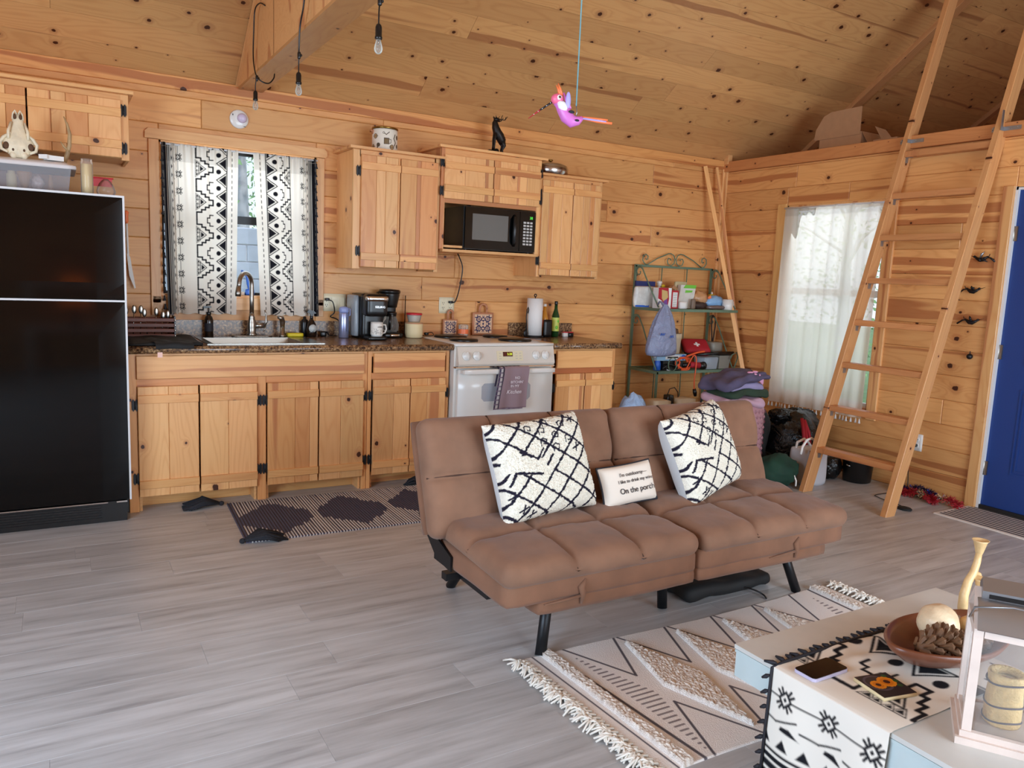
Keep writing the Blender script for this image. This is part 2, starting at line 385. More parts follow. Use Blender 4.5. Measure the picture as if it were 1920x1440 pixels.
class MB:
    """collects shapes, then links them as one mesh object"""
    def __init__(s, local=False):
        s.v = []; s.f = []; s.m = []; s.sm = []; s.local = local; s.mi = 0; s.T = None
    def add(s, vs, fs, smooth=False):
        b = len(s.v)
        if s.T is not None: vs = [tuple(s.T @ Vector(q)) for q in vs]
        s.v += [tuple(q) for q in vs]
        s.f += [tuple(i + b for i in f) for f in fs]
        s.m += [s.mi] * len(fs); s.sm += [smooth] * len(fs)
        return s
    def box(s, c, d, rot=None):
        x, y, z = d[0] / 2, d[1] / 2, d[2] / 2
        vs = [Vector((a, b, e)) for a in (-x, x) for b in (-y, y) for e in (-z, z)]
        if rot is not None: vs = [rot @ q for q in vs]
        vs = [q + Vector(c) for q in vs]
        return s.add(vs, [(0, 1, 3, 2), (4, 6, 7, 5), (0, 4, 5, 1), (2, 3, 7, 6), (0, 2, 6, 4), (1, 5, 7, 3)])
    def bx(s, x0, x1, y0, y1, z0, z1):
        return s.box(((x0 + x1) / 2, (y0 + y1) / 2, (z0 + z1) / 2), (abs(x1 - x0), abs(y1 - y0), abs(z1 - z0)))
    def lathe(s, prof, c=(0, 0, 0), n=24, axis='z', cap=True, sx=1, sy=1):
        vs = []; fs = []
        for r, h in prof:
            for k in range(n):
                a = 2 * PI * k / n
                p = (r * math.cos(a) * sx, r * math.sin(a) * sy, h)
                if axis == 'x': p = (p[2], p[0], p[1])
                if axis == 'y': p = (p[0], p[2], p[1])
                vs.append((p[0] + c[0], p[1] + c[1], p[2] + c[2]))
        for i in range(len(prof) - 1):
            for k in range(n):
                k2 = (k + 1) % n
                fs.append((i * n + k, i * n + k2, (i + 1) * n + k2, (i + 1) * n + k))
        if cap:
            if prof[0][0] > 1e-5: fs.append(tuple(range(n - 1, -1, -1)))
            if prof[-1][0] > 1e-5: fs.append(tuple((len(prof) - 1) * n + k for k in range(n)))
        return s.add(vs, fs, True)
    def cyl(s, c, r, h, n=20, axis='z', r2=None):
        r2 = r if r2 is None else r2; b = min(r, h) * 0.06
        return s.lathe([(r - b, 0), (r, b), (r2, h - b), (r2 - b, h)], c, n, axis)
    def tube(s, pts, r, n=8, closed=False, cap=True):
        P = [Vector(p) for p in pts]; m = len(P)
        rr = r if isinstance(r, (list, tuple)) else [r] * m
        vs = []; fs = []
        up = None
        for i, p in enumerate(P):
            if closed: t = P[(i + 1) % m] - P[i - 1]
            else: t = P[min(i + 1, m - 1)] - P[max(i - 1, 0)]
            if t.length < 1e-9: t = Vector((0, 0, 1))
            t.normalize()
            if up is None:
                up = Vector((0, 0, 1)) if abs(t.z) < 0.9 else Vector((1, 0, 0))
            a = t.cross(up)
            if a.length < 1e-6: a = t.cross(Vector((0.3, 1, 0.2)))
            a.normalize(); b = a.cross(t).normalized(); up = b
            for k in range(n):
                an = 2 * PI * k / n
                vs.append(p + (a * math.cos(an) + b * math.sin(an)) * rr[i])
        for i in range(m if closed else m - 1):
            j = (i + 1) % m
            for k in range(n):
                k2 = (k + 1) % n
                fs.append((i * n + k, i * n + k2, j * n + k2, j * n + k))
        if cap and not closed:
            fs.append(tuple(range(n - 1, -1, -1))); fs.append(tuple((m - 1) * n + k for k in range(n)))
        return s.add(vs, fs, True)
    def sphere(s, c, r, n=16, m=10, fn=None):
        r = (r, r, r) if isinstance(r, (int, float)) else r
        vs = []; fs = []
        for i in range(m + 1):
            ph = PI * i / m
            for k in range(n):
                a = 2 * PI * k / n
                d = Vector((math.sin(ph) * math.cos(a), math.sin(ph) * math.sin(a), math.cos(ph)))
                q = Vector((d.x * r[0], d.y * r[1], d.z * r[2]))
                if fn: q = fn(q, d)
                vs.append(q + Vector(c))
        for i in range(m):
            for k in range(n):
                k2 = (k + 1) % n
                fs.append((i * n + k, (i + 1) * n + k, (i + 1) * n + k2, i * n + k2))
        return s.add(vs, fs, True)
    def prism(s, poly, z0, z1, plane='xy', smooth=False):
        """poly in two axes, extruded along the third"""
        n = len(poly); vs = []
        for z in (z0, z1):
            for a, b in poly:
                vs.append({'xy': (a, b, z), 'xz': (a, z, b), 'yz': (z, a, b)}[plane])
        fs = [tuple(range(n)), tuple(range(2 * n - 1, n - 1, -1))]
        fs += [(i, (i + 1) % n, n + (i + 1) % n, n + i) for i in range(n)]
        return s.add(vs, fs, smooth)
    def rbox(s, c, h, r, n=(10, 10, 10), disp=None, rot=None):
        """box with rounded edges; h = half sizes; disp(p, normal, q) -> displaced point"""
        idx = {}; vs = []; fs = []
        def vert(i, j, k):
            key = (i, j, k)
            if key not in idx:
                p = Vector(((2 * i / n[0] - 1) * h[0], (2 * j / n[1] - 1) * h[1], (2 * k / n[2] - 1) * h[2]))
                q = Vector([max(-(h[a] - r), min(h[a] - r, p[a])) for a in range(3)])
                d = p - q
                if d.length > 1e-9: d.normalize()
                w = q + d * r
                if disp: w = disp(w, d, p)
                if rot is not None: w = rot @ w
                idx[key] = len(vs); vs.append(w + Vector(c))
            return idx[key]
        for i in range(n[0]):
            for j in range(n[1]):
                for k, fl in ((0, 1), (n[2], 0)):
                    f = (vert(i, j, k), vert(i + 1, j, k), vert(i + 1, j + 1, k), vert(i, j + 1, k)); fs.append(f[::-1] if fl else f)
        for i in range(n[0]):
            for k in range(n[2]):
                for j, fl in ((0, 0), (n[1], 1)):
                    f = (vert(i, j, k), vert(i + 1, j, k), vert(i + 1, j, k + 1), vert(i, j, k + 1)); fs.append(f[::-1] if fl else f)
        for j in range(n[1]):
            for k in range(n[2]):
                for i, fl in ((0, 1), (n[0], 0)):
                    f = (vert(i, j, k), vert(i, j + 1, k), vert(i, j + 1, k + 1), vert(i, j, k + 1)); fs.append(f[::-1] if fl else f)
        return s.add(vs, fs, True)
    def build(s, name, mats, parent=None, origin=None, label=None):
        if not isinstance(mats, (list, tuple)): mats = [mats]
        off = Vector((0, 0, 0)) if s.local else None
        V = s.v
        if off is None:
            if origin is not None: off = Vector(origin)
            elif parent is not None: off = wloc(parent)
            else:
                xs = [q[0] for q in V]; ys = [q[1] for q in V]; zs = [q[2] for q in V]
                off = Vector(((min(xs) + max(xs)) / 2, (min(ys) + max(ys)) / 2, min(zs)))
        V = [(q[0] - off.x, q[1] - off.y, q[2] - off.z) for q in V]
        me = bpy.data.meshes.new(name); me.from_pydata(V, [], s.f)
        for m in mats: me.materials.append(M[m] if isinstance(m, str) else m)
        me.polygons.foreach_set('material_index', s.m); me.polygons.foreach_set('use_smooth', s.sm)
        bm = bmesh.new(); bm.from_mesh(me); bmesh.ops.recalc_face_normals(bm, faces=bm.faces); bm.to_mesh(me); bm.free()
        me.update()
        o = link(name, me, parent)
        if not s.local: o.location = off - (wloc(parent) if parent is not None else Vector((0, 0, 0)))
        if label: o['label'] = label
        return o

def smooth_by_angle(o, ang=0.6):
    pass

_bc = {}
def board(name, c, L, W, T, xd, yd, mat, parent=None, ch=0.0025, tint=None, local=False, ends=True):
    """one piece of timber: length along xd, width along yd, front face towards xd x yd; c = centre"""
    key = (round(L, 4), round(W, 4), round(T, 4), ch, mat if isinstance(mat, str) else mat.name)
    if key not in _bc:
        me = bpy.data.meshes.new(name)
        a, b, t = L / 2, W / 2, T / 2
        V = []
        for z, k in ((-t, 0), (t - ch, 0), (t, ch)):
            V += [(-a + k, -b + k, z), (a - k, -b + k, z), (a - k, b - k, z), (-a + k, b - k, z)]
        F = [(3, 2, 1, 0)] + [(i, (i + 1) % 4, 4 + (i + 1) % 4, 4 + i) for i in range(4)] + [(4 + i, 4 + (i + 1) % 4, 8 + (i + 1) % 4, 8 + i) for i in range(4)] + [(8, 9, 10, 11)]
        me.from_pydata(V, [], F); me.materials.append(M[mat] if isinstance(mat, str) else mat); me.update()
        _bc[key] = me
    o = link(name, _bc[key], parent)
    xd = Vector(xd).normalized(); yd = Vector(yd).normalized(); zd = xd.cross(yd)
    R = Matrix((xd, yd, zd)).transposed()
    o.rotation_euler = R.to_euler()
    o.location = Vector(c) - (Vector((0, 0, 0)) if (local or parent is None) else wloc(parent))
    if tint: o.color = (tint[0], tint[1], tint[2], 1)
    return o

def copy_tree(o, parent=None):
    c = o.copy(); COL.objects.link(c); c.parent = parent
    for ch in list(o.children): copy_tree(ch, c)
    return c

def grid_mesh(name, P, C, mat, parent=None, origin=None, smooth=True, thick=None):
    """P: (h, w, 3) points, C: (h, w, 3) linear colours"""
    h, w = P.shape[:2]
    off = np.array(origin if origin is not None else P.reshape(-1, 3).mean(0))
    V = (P.reshape(-1, 3) - off)
    i = np.arange(h * w).reshape(h, w)
    F = np.stack([i[:-1, :-1], i[:-1, 1:], i[1:, 1:], i[1:, :-1]], -1).reshape(-1, 4)
    me = bpy.data.meshes.new(name)
    me.vertices.add(len(V)); me.vertices.foreach_set('co', V.astype(np.float32).ravel())
    me.loops.add(F.size); me.loops.foreach_set('vertex_index', F.astype(np.int32).ravel())
    me.polygons.add(len(F)); me.polygons.foreach_set('loop_start', np.arange(0, F.size, 4, dtype=np.int32))
    me.polygons.foreach_set('use_smooth', np.full(len(F), smooth))
    me.update(calc_edges=True); me.validate()
    at = me.color_attributes.new('Col', 'FLOAT_COLOR', 'POINT')
    c4 = np.ones((h * w, 4), np.float32); c4[:, :3] = C.reshape(-1, 3)
    at.data.foreach_set('color', c4.ravel())
    me.materials.append(M[mat])
    o = link(name, me, parent)
    o.location = Vector(off) - (wloc(parent) if parent is not None else Vector((0, 0, 0)))
    return o

class Canvas:
    """coverage raster; x to the right, y up, in metres"""
    def __init__(s, w, h, res, bg):
        s.nx = int(w * res) + 1; s.ny = int(h * res) + 1
        s.X, s.Y = np.meshgrid(np.linspace(0, w, s.nx), np.linspace(0, h, s.ny))
        s.C = np.ones((s.ny, s.nx, 3)) * np.array(srgb(*bg)[:3]); s.aa = 1.0 / res
    def put(s, cov, col):
        c = np.array(srgb(*col)[:3]); s.C += (c - s.C) * np.clip(cov, 0, 1)[..., None]
    def line(s, x0, y0, x1, y1, w, col):
        dx, dy = x1 - x0, y1 - y0; l2 = dx * dx + dy * dy + 1e-12
        t = np.clip(((s.X - x0) * dx + (s.Y - y0) * dy) / l2, 0, 1)
        d = np.hypot(s.X - x0 - t * dx, s.Y - y0 - t * dy)
        s.put((w / 2 - d) / s.aa + 0.5, col)
    def path(s, pts, w, col):
        for a, b in zip(pts[:-1], pts[1:]): s.line(a[0], a[1], b[0], b[1], w, col)
    def circle(s, x, y, r, col):
        s.put((r - np.hypot(s.X - x, s.Y - y)) / s.aa + 0.5, col)
    def poly(s, pts, col):
        # convex polygon
        n = len(pts); ar = sum(pts[i][0] * pts[(i + 1) % n][1] - pts[(i + 1) % n][0] * pts[i][1] for i in range(n))
        sg = 1 if ar > 0 else -1; cov = np.full(s.X.shape, 9.0)
        for i in range(n):
            x0, y0 = pts[i]; x1, y1 = pts[(i + 1) % n]; L = math.hypot(x1 - x0, y1 - y0) + 1e-12
            d = sg * ((x1 - x0) * (s.Y - y0) - (y1 - y0) * (s.X - x0)) / L
            cov = np.minimum(cov, d / s.aa + 0.5)
        s.put(cov, col)
    def rect(s, x0, x1, y0, y1, col):
        s.poly([(x0, y0), (x1, y0), (x1, y1), (x0, y1)], col)

def text_obj(name, txt, size, loc, rot, mat, parent=None, extrude=0.0004, align='CENTER', shear=0.0):
    c = bpy.data.curves.new(name, 'FONT'); c.body = txt; c.size = size; c.extrude = extrude
    c.align_x = align; c.align_y = 'CENTER'; c.shear = shear
    c.materials.append(M[mat] if isinstance(mat, str) else mat)
    tmp = bpy.data.objects.new(name, c); COL.objects.link(tmp)
    bpy.context.view_layer.update()
    me = bpy.data.meshes.new_from_object(tmp.evaluated_get(bpy.context.evaluated_depsgraph_get()))
    bpy.data.objects.remove(tmp)
    o = bpy.data.objects.new(name, me); COL.objects.link(o); o.parent = parent
    o.location = loc; o.rotation_euler = rot
    return o

def noise3(x, y, z):
    from mathutils import noise
    return noise.noise(Vector((x, y, z)))

# ------------------------------------------------------------------ the room
XR = 5.55                 # right wall
XL, YF = -1.9, -7.4       # left wall, wall behind the camera
ZE = 2.44                 # eave height
SL = 0.71                 # roof slope
YRG = -3.70               # ridge
XG = 9.2                  # far gable beyond the loft
PW = 0.1665               # board pitch

def rows_wall(parent, name, horiz0, horiz1, ztop, openings, mk, rowh=PW, seed=1, joints=True):
    rd = random.Random(seed)
    z = 0.0
    while z < ztop - 0.01:
        z1 = min(z + rowh, ztop)
        cuts = {horiz0, horiz1}
        for (a, b, zb, zt) in openings:
            if zb < z1 and zt > z: cuts |= {a, b}
        if joints:
            p = horiz0 + rd.uniform(0.8, 3.2)
            while p < horiz1 - 0.5:
                if all(abs(p - c) > 0.25 for c in cuts) : cuts.add(p)
                p += rd.uniform(2.4, 3.66)
        cs = sorted(cuts)
        for a, b in zip(cs[:-1], cs[1:]):
            za, zb_ = z, z1; mid = (a + b) / 2; ok = True; extra = None
            for (oa, ob, ozb, ozt) in openings:
                if oa < mid < ob and ozb < z1 and ozt > z:
                    if ozb <= z + 0.01 and ozt >= z1 - 0.01: ok = False
                    elif ozb > z + 0.01: zb_ = ozb
                    else: za = ozt
            if ok and zb_ - za > 0.012: mk(name, a, b, za, zb_, parent)
        z = z1

# back wall (y = 0)
WK = (0.98, 1.92, 1.155, 2.07)        # kitchen window opening
def slab_wall(name, axis, pos, h0, h1, ztop, openings, thick=0.12):
    mb = MB()
    xs = sorted({h0, h1} | {o[0] for o in openings} | {o[1] for o in openings})
    for a, b in zip(xs[:-1], xs[1:]):
        segs = [(0, ztop)]
        for o in openings:
            if o[0] < (a + b) / 2 < o[1]:
                segs = [(0, o[2]), (o[3], ztop)] if o[2] > 0.01 else [(o[3], ztop)]
        for z0, z1 in segs:
            if axis == 'y': mb.bx(a, b, pos, pos + thick, z0, z1)
            else: mb.bx(pos, pos + thick, a, b, z0, z1)
    return tag(mb.build(name, 'slab'), kind='structure')

wb = slab_wall('wall_back', 'y', 0.012, XL, XR + 0.1, ZE, [WK])
def mk_back(name, a, b, z0, z1, parent):
    board(name, ((a + b) / 2, 0.004, (z0 + z1) / 2), b - a - 0.0015, z1 - z0 - 0.0012, 0.016, (1, 0, 0), (0, 0, 1), 'wall', parent, ch=0.004)
rows_wall(wb, 'plank', XL, XR, ZE, [WK], mk_back, seed=5)

# right wall (x = XR)
WP = (-1.62, -0.73, 0.50, 2.02)       # porch window opening
DR = (-3.42, -2.475, 0.0, 2.03)       # door opening
wr = slab_wall('wall_right', 'x', XR + 0.012, YF, 0.0, 2.40, [WP, DR])
def mk_right(name, a, b, z0, z1, parent):
    board(name, (XR + 0.004, (a + b) / 2, (z0 + z1) / 2), b - a - 0.0015, z1 - z0 - 0.0012, 0.016, (0, -1, 0), (0, 0, 1), 'wall', parent, ch=0.004)
rows_wall(wr, 'plank', YF, 0.0, 2.345, [WP, DR], mk_right, seed=11)

# left wall and the wall behind the camera, with openings for daylight
wl = slab_wall('wall_left', 'x', XL - 0.132, YF, 0.0, ZE, [(-5.5, -2.9, 0.55, 2.1)])
def mk_left(name, a, b, z0, z1, parent):
    board(name, (XL - 0.004, (a + b) / 2, (z0 + z1) / 2), b - a - 0.0015, z1 - z0 - 0.0012, 0.016, (0, 1, 0), (0, 0, 1), 'wall', parent, ch=0.004)
rows_wall(wl, 'plank', YF, 0.0, ZE, [(-5.5, -2.9, 0.55, 2.1)], mk_left, seed=21, rowh=PW * 1)
wf = slab_wall('wall_front', 'y', YF - 0.132, XL, XR, ZE, [(1.5, 4.7, 0.1, 2.3)])
def mk_front(name, a, b, z0, z1, parent):
    board(name, ((a + b) / 2, YF - 0.004, (z0 + z1) / 2), b - a - 0.0015, z1 - z0 - 0.0012, 0.016, (-1, 0, 0), (0, 0, 1), 'wall', parent, ch=0.004)
rows_wall(wf, 'plank', XL, XR, ZE, [(1.5, 4.7, 0.1, 2.3)], mk_front, seed=31)

# gable walls above the eaves
for nm, gx in (('wall_gable_left', XL - 0.1), ('wall_gable_right', XG)):
    g = MB(); g.prism([(0.3, 2.40), (0.3, ZE - 0.2), (0.05, ZE), (YRG, ZE - SL * YRG), (YF, ZE), (YF, 2.40)], gx, gx + 0.1, 'yz')
    gw = tag(g.build(nm, 'slab'), kind='structure')
    z_ = 2.42
    while z_ < ZE - SL * YRG - .1:
        zt_ = z_ + PW - .002; ya_ = min(-.02, -(zt_ - ZE) / SL); yb_ = 2 * YRG - ya_
        yb_ = max(yb_, YF)
        if ya_ - yb_ > .3: board('plank', ((XL - .09 + .095) if gx < 0 else (XG - .008), (ya_ + yb_) / 2, z_ + PW / 2), ya_ - yb_, PW - .002, .014, (0, 1, 0) if gx < 0 else (0, -1, 0), (0, 0, 1), 'wall', gw, ch=.004)
        z_ += PW

# floor
fl = MB(); fl.bx(XL - .12, XR + .12, YF - .12, 0.12, -0.10, -0.008); fl = tag(fl.build('floor', 'dark'), kind='structure')
FW = 0.178
rd = random.Random(3); y = 0.0; nfl = 0
while y > YF + 0.02:
    x = XL - rd.uniform(0, 1.1) if y < -0.1 else XL
    while x < XR - .05:
        a, b = max(x, XL), min(x + 1.22, XR + .03)
        yy = max(y - FW, YF)
        if b - a > 0.05:
            board('plank', ((a + b) / 2, (y + yy) / 2, -0.004), b - a - 0.0004, y - yy - 0.0004, 0.008, (1, 0, 0), (0, 1, 0), 'floor', fl, ch=0.0006); nfl += 1
        x += 1.22
    y -= FW

# ceiling: both slopes
def slope_z(y): return ZE - SL * y if y > YRG else ZE - SL * (2 * YRG - y)
cs = MB()
for (ya, yb) in ((0.25, YRG), (YRG, YF - 0.2)):
    za, zb = (ZE - SL * ya, ZE - SL * YRG) if ya > YRG else (ZE - SL * YRG, ZE - SL * YRG + SL * (yb - YRG))
    cs.add([(XL - 0.1, ya, za + 0.03), (XG, ya, za + 0.03), (XG, yb, zb + 0.03), (XL - 0.1, yb, zb + 0.03),
            (XL - 0.1, ya, za + 0.13), (XG, ya, za + 0.13), (XG, yb, zb + 0.13), (XL - 0.1, yb, zb + 0.13)],
           [(0, 1, 2, 3), (7, 6, 5, 4), (0, 4, 5, 1), (1, 5, 6, 2), (2, 6, 7, 3), (3, 7, 4, 0)])
ceil = tag(cs.build('ceiling', 'ceil'), kind='structure')
rd = random.Random(9)
ca = math.atan(SL); dn = (0, -math.cos(ca), math.sin(ca)); PY = 0.1395
y = 0.017
while y > YRG + 0.01:
    y1 = max(y - PY, YRG)
    w = (y - y1) / math.cos(ca)
    xs = [XL, XG]; p = XL + rd.uniform(0.8, 3.6)
    while p < XG - 0.4: xs.append(p); p += rd.uniform(3.0, 4.3)
    xs.sort()
    for a, b in zip(xs[:-1], xs[1:]):
        ym = (y + y1) / 2
        board('plank', ((a + b) / 2, ym, ZE - SL * ym + 0.010), b - a - 0.0015, w - 0.0015, 0.018, (-1, 0, 0), dn, 'ceil', ceil, ch=0.004)
    y = y1

# eave trim, corner trims, loft header
t = board('trim_1', (1.85, -0.013, 2.405), 7.4, 0.075, 0.022, (1, 0, 0), (0, 0, 1), 'wall', tint=(0.98, 0.92, 0.86)); tag(t, kind='structure')
t = board('trim_2', (XR - 0.022, -0.016, 1.19), 2.36, 0.035, 0.022, (0, 0, 1), (-1, 0, 0), 'cab'); tag(t, kind='structure')
t = board('trim_3', (XR - 0.010, -0.034, 1.19), 2.36, 0.035, 0.022, (0, 0, 1), (0, 1, 0), 'cab'); tag(t, kind='structure')
hd = board('trim_4', (XR - 0.012, -3.7, 2.388), 7.4, 0.085, 0.04, (0, -1, 0), (0, 0, 1), 'lumber', tint=(0.95, 0.78, 0.68)); tag(hd, kind='structure')
hb = board('trim_5', (XR - 0.012, -0.045, 2.47), 0.12, 0.05, 0.05, (0, 0, 1), (-1, 0, 0), 'cab'); tag(hb, kind='structure')
# loft deck behind the header
ld = MB(); ld.bx(XR + 0.01, XG, YF, 0.0, 2.36, 2.42); ld = tag(ld.build('loft_floor', 'ceil'), kind='structure')
# strips running up the loft ceiling
for n_, xx in ((6, 6.30), (7, 8.0)):
    a = Vector((xx, -0.05, ZE + SL * 0.05)); b = Vector((xx, YRG, ZE - SL * YRG))
    c = (a + b) / 2 - Vector((0, math.sin(ca) * -0.0, math.cos(ca) * 0.022))
    o = board('trim_%d' % n_, c, (b - a).length, 0.09, 0.045, (b - a), (-1, 0, 0), 'lumber', tint=(0.86, 0.86, 0.86)); tag(o, kind='structure')

# big collar tie crossing the room
bx_, by1 = 1.502, YF + 0.1
bt = thing('ceiling_beam', 'large cased pine tie beam crossing the room at eave height with lamp cord over it', 'beam', (bx_, -1.9, 2.43))
L1 = 3.55
g = MB()
yA, yB = -0.02, -3.5
prof = [(yA, 2.435), (yA, slope_z(yA) - 0.005), (-0.72, slope_z(-0.72) - 0.008), (yB, slope_z(-0.72) - 0.008), (yB, 2.435)]
for s_, xx in ((-1, 1.432), (1, 1.560)):
    gg = MB(); gg.prism([(q[0] - bx_ * 0, q[1]) for q in prof], xx, xx + 0.012, 'yz')
    o_ = gg.build('side_board', 'cab', bt)  # brighter pine than the beam bottom; light on the sides put into the colour
board('bottom_board', (1.502, -1.76, 2.428), 3.48, 0.142, 0.018, (0, -1, 0), (1, 0, 0), 'lumber', bt, tint=(0.9, 0.92, 0.86))
board('edge_strip', (1.423, -0.36, 2.68), 0.86, 0.012, 0.018, (0, -math.cos(ca), math.sin(ca)), (0, math.sin(ca), math.cos(ca)), 'cab', bt)
board('bracket_block', (1.425, -1.93, 2.62), 0.36, 0.09, 0.02, (0, 0, 1), (0, -1, 0), 'cab', bt)

# ---------------- kitchen window
w1 = MB()
x0, x1, z0, z1 = WK
wy = 0.07
w1.bx(x0, x1, wy, wy + 0.03, z0, z0 + 0.03); w1.bx(x0, x1, wy, wy + 0.03, z1 - 0.03, z1); w1.bx(x0, x0 + 0.03, wy, wy + 0.03, z0 + .03, z1 - .03); w1.bx(x1 - 0.03, x1, wy, wy + 0.03, z0 + .03, z1 - .03)
w1 = tag(w1.build('window_1', 'blackmetal'), kind='structure')
f = MB(); f.bx(x0 + .03, x1 - .03, wy - 0.012, wy + 0.03, 1.615, 1.665); f.build('sash', 'blackmetal', w1)
f = MB(); f.bx(x0 + .03, x1 - .03, wy + 0.012, wy + 0.016, z0 + .03, 1.615); f.build('pane', 'pane', w1)
f = MB(); f.bx(x0 + .03, x1 - .03, wy + 0.022, wy + 0.026, 1.665, z1 - .03); f.build('pane', 'pane', w1)
f = MB(); f.bx(x0, x0 + 0.012, 0, wy, z0, z1); f.bx(x1 - 0.012, x1, 0, wy, z0, z1); f.bx(x0, x1, 0, wy, z1 - 0.012, z1); f.bx(x0, x1, -0.01, wy, z0 - 0.002, z0 + 0.014); f.build('reveal', 'cab', w1)
board('casing', (0.951, -0.012, 1.555), 1.03, 0.056, 0.018, (0, 0, 1), (-1, 0, 0), 'cab', w1, tint=(1, .96, .92))
board('casing', (1.945, -0.012, 1.555), 1.03, 0.05, 0.018, (0, 0, 1), (-1, 0, 0), 'cab', w1)
board('casing', (1.45, -0.012, 1.115), 1.04, 0.08, 0.018, (1, 0, 0), (0, 0, 1), 'cab', w1)
g = MB(); g.prism([(0.905, 2.072), (1.972, 2.072), (1.985, 2.085), (1.985, 2.11), (1.965, 2.13), (0.925, 2.13), (0.905, 2.11)], -0.024, -0.004, 'xz'); g.build('head_casing', 'cab', w1)

# ---------------- porch window
y0, y1, z0, z1 = WP
w2 = MB(); wx = XR + 0.06
w2.bx(wx, wx + .035, y0, y1, z0, z0 + .035); w2.bx(wx, wx + .035, y0, y1, z1 - .035, z1); w2.bx(wx, wx + .035, y0, y0 + .035, z0, z1); w2.bx(wx, wx + .035, y1 - .035, y1, z0, z1)
w2 = tag(w2.build('window_2', 'weather'), kind='structure')
f = MB(); f.bx(wx - .01, wx + .035, y0 + .03, y1 - .03, 1.32, 1.37); f.build('sash', 'weather', w2)
for a, b in ((z0 + .035, 1.32), (1.37, z1 - .035)):
    f = MB(); f.bx(wx + .014, wx + .018, y0 + .035, y1 - .035, a, b); f.build('pane', 'pane', w2)
f = MB(); f.bx(XR, wx, y0, y0 + .012, z0, z1); f.bx(XR, wx, y1 - .012, y1, z0, z1); f.bx(XR, wx, y0, y1, z1 - .012, z1); f.bx(XR, wx, y0, y1, z0, z0 + .012); f.build('reveal', 'cab', w2)
board('casing', (XR - 0.012, -0.688, 1.285), 1.50, 0.085, 0.018, (0, 0, 1), (0, 1, 0), 'cab', w2, tint=(.94, .97, .86))
board('casing', (XR - 0.012, -1.665, 1.235), 1.60, 0.075, 0.018, (0, 0, 1), (0, 1, 0), 'cab', w2)

# ---------------- door
dy0, dy1, _, dz = DR
d1 = MB(); d1.bx(XR + .02, XR + .06, dy0, dy1 - .012, 0.02, dz - .01)
d1 = tag(d1.build('door_1', 'blue'), kind='structure')
for (pa, pb, qa, qb) in ((-2.64, -3.0, 0.26, 0.80), (-3.06, -3.36, 0.26, 0.80), (-2.64, -3.0, 0.95, 1.85), (-3.06, -3.36, 0.95, 1.85)):
    f = MB()
    for k in range(2):
        i = 0.0 + k * 0.022
        f.bx(XR + .015, XR + .02, pb + i, pb + i + .010, qa + i, qb - i); f.bx(XR + .015, XR + .02, pa - i - .010, pa - i, qa + i, qb - i)
        f.bx(XR + .015, XR + .02, pb + i + .010, pa - i - .010, qa + i, qa + i + .010); f.bx(XR + .015, XR + .02, pb + i + .010, pa - i - .010, qb - i - .010, qb - i)
    f.build('panel_moulding', 'blue', d1)
f = MB(); f.bx(XR - .004, XR + .05, dy1 - .012, dy1 + .004, 0, dz + .01); f.bx(XR - .004, XR + .05, dy0, dy1, dz - .01, dz + .008); f.build('jamb', 'weather', d1)
board('casing', (XR - 0.012, -2.437, 1.02), 2.05, 0.066, 0.02, (0, 0, 1), (0, 1, 0), 'cab', d1, tint=(.97, .95, .9))
f = MB(); f.bx(XR - 0.0, XR + .05, dy0, dy1, 0, 0.03); f.build('threshold', 'dark', d1)
for hz in (1.755, 1.02, 0.27):
    f = MB(); f.bx(XR + .008, XR + .022, -2.505, -2.482, hz - .045, hz + .045); f.cyl((XR + .008, -2.484, hz - .045), 0.006, 0.09, 10); f.build('hinge', 'nickel', d1)
f = MB(); f.cyl((XR - .03, -3.34, 0.98), 0.028, 0.05, 16, 'x'); f.build('door_knob', 'nickel', d1)

# ------------------------------------------------------------------ outside
gnd = MB(); gnd.bx(-30, 40, 0.35, 40, -0.7, -0.6); gnd.bx(XG + .2, 40, -30, 0.3, -0.7, -0.6); gnd = tag(gnd.build('ground', plain('lawn', (96, 128, 70), 0.95, noise=0.3, nscale=2)), kind='structure')
M['block'] = plain('grey_block', (176, 188, 206), 0.9, noise=0.08, nscale=12)
M['mortar'] = plain('pale_mortar', (214, 220, 228), 0.9)
bw = thing('block_wall', 'pale grey concrete block wall outside the kitchen window', 'wall', (3.0, 4.5, -0.6))
g = MB(); g.bx(0.6, 5.0, 4.52, 4.62, -0.6, 1.80); g.build('mortar_core', 'mortar', bw)
for r_ in range(12):
    for k in range(11):
        xa = 0.6 + k * 0.4 + (0.2 if r_ % 2 else 0) - 0.2
        if xa + .4 <= 5.0: board('block', (xa + 0.2, 4.515, -0.6 + r_ * 0.2 + 0.1), 0.386, 0.186, 0.03, (1, 0, 0), (0, 0, 1), 'block', bw, ch=0.004)
M['bark'] = plain('pale_bark', (190, 190, 192), 0.9, noise=0.25, nscale=10)
M['leaf'] = plain('tree_leaf', (120, 168, 96), 0.8)
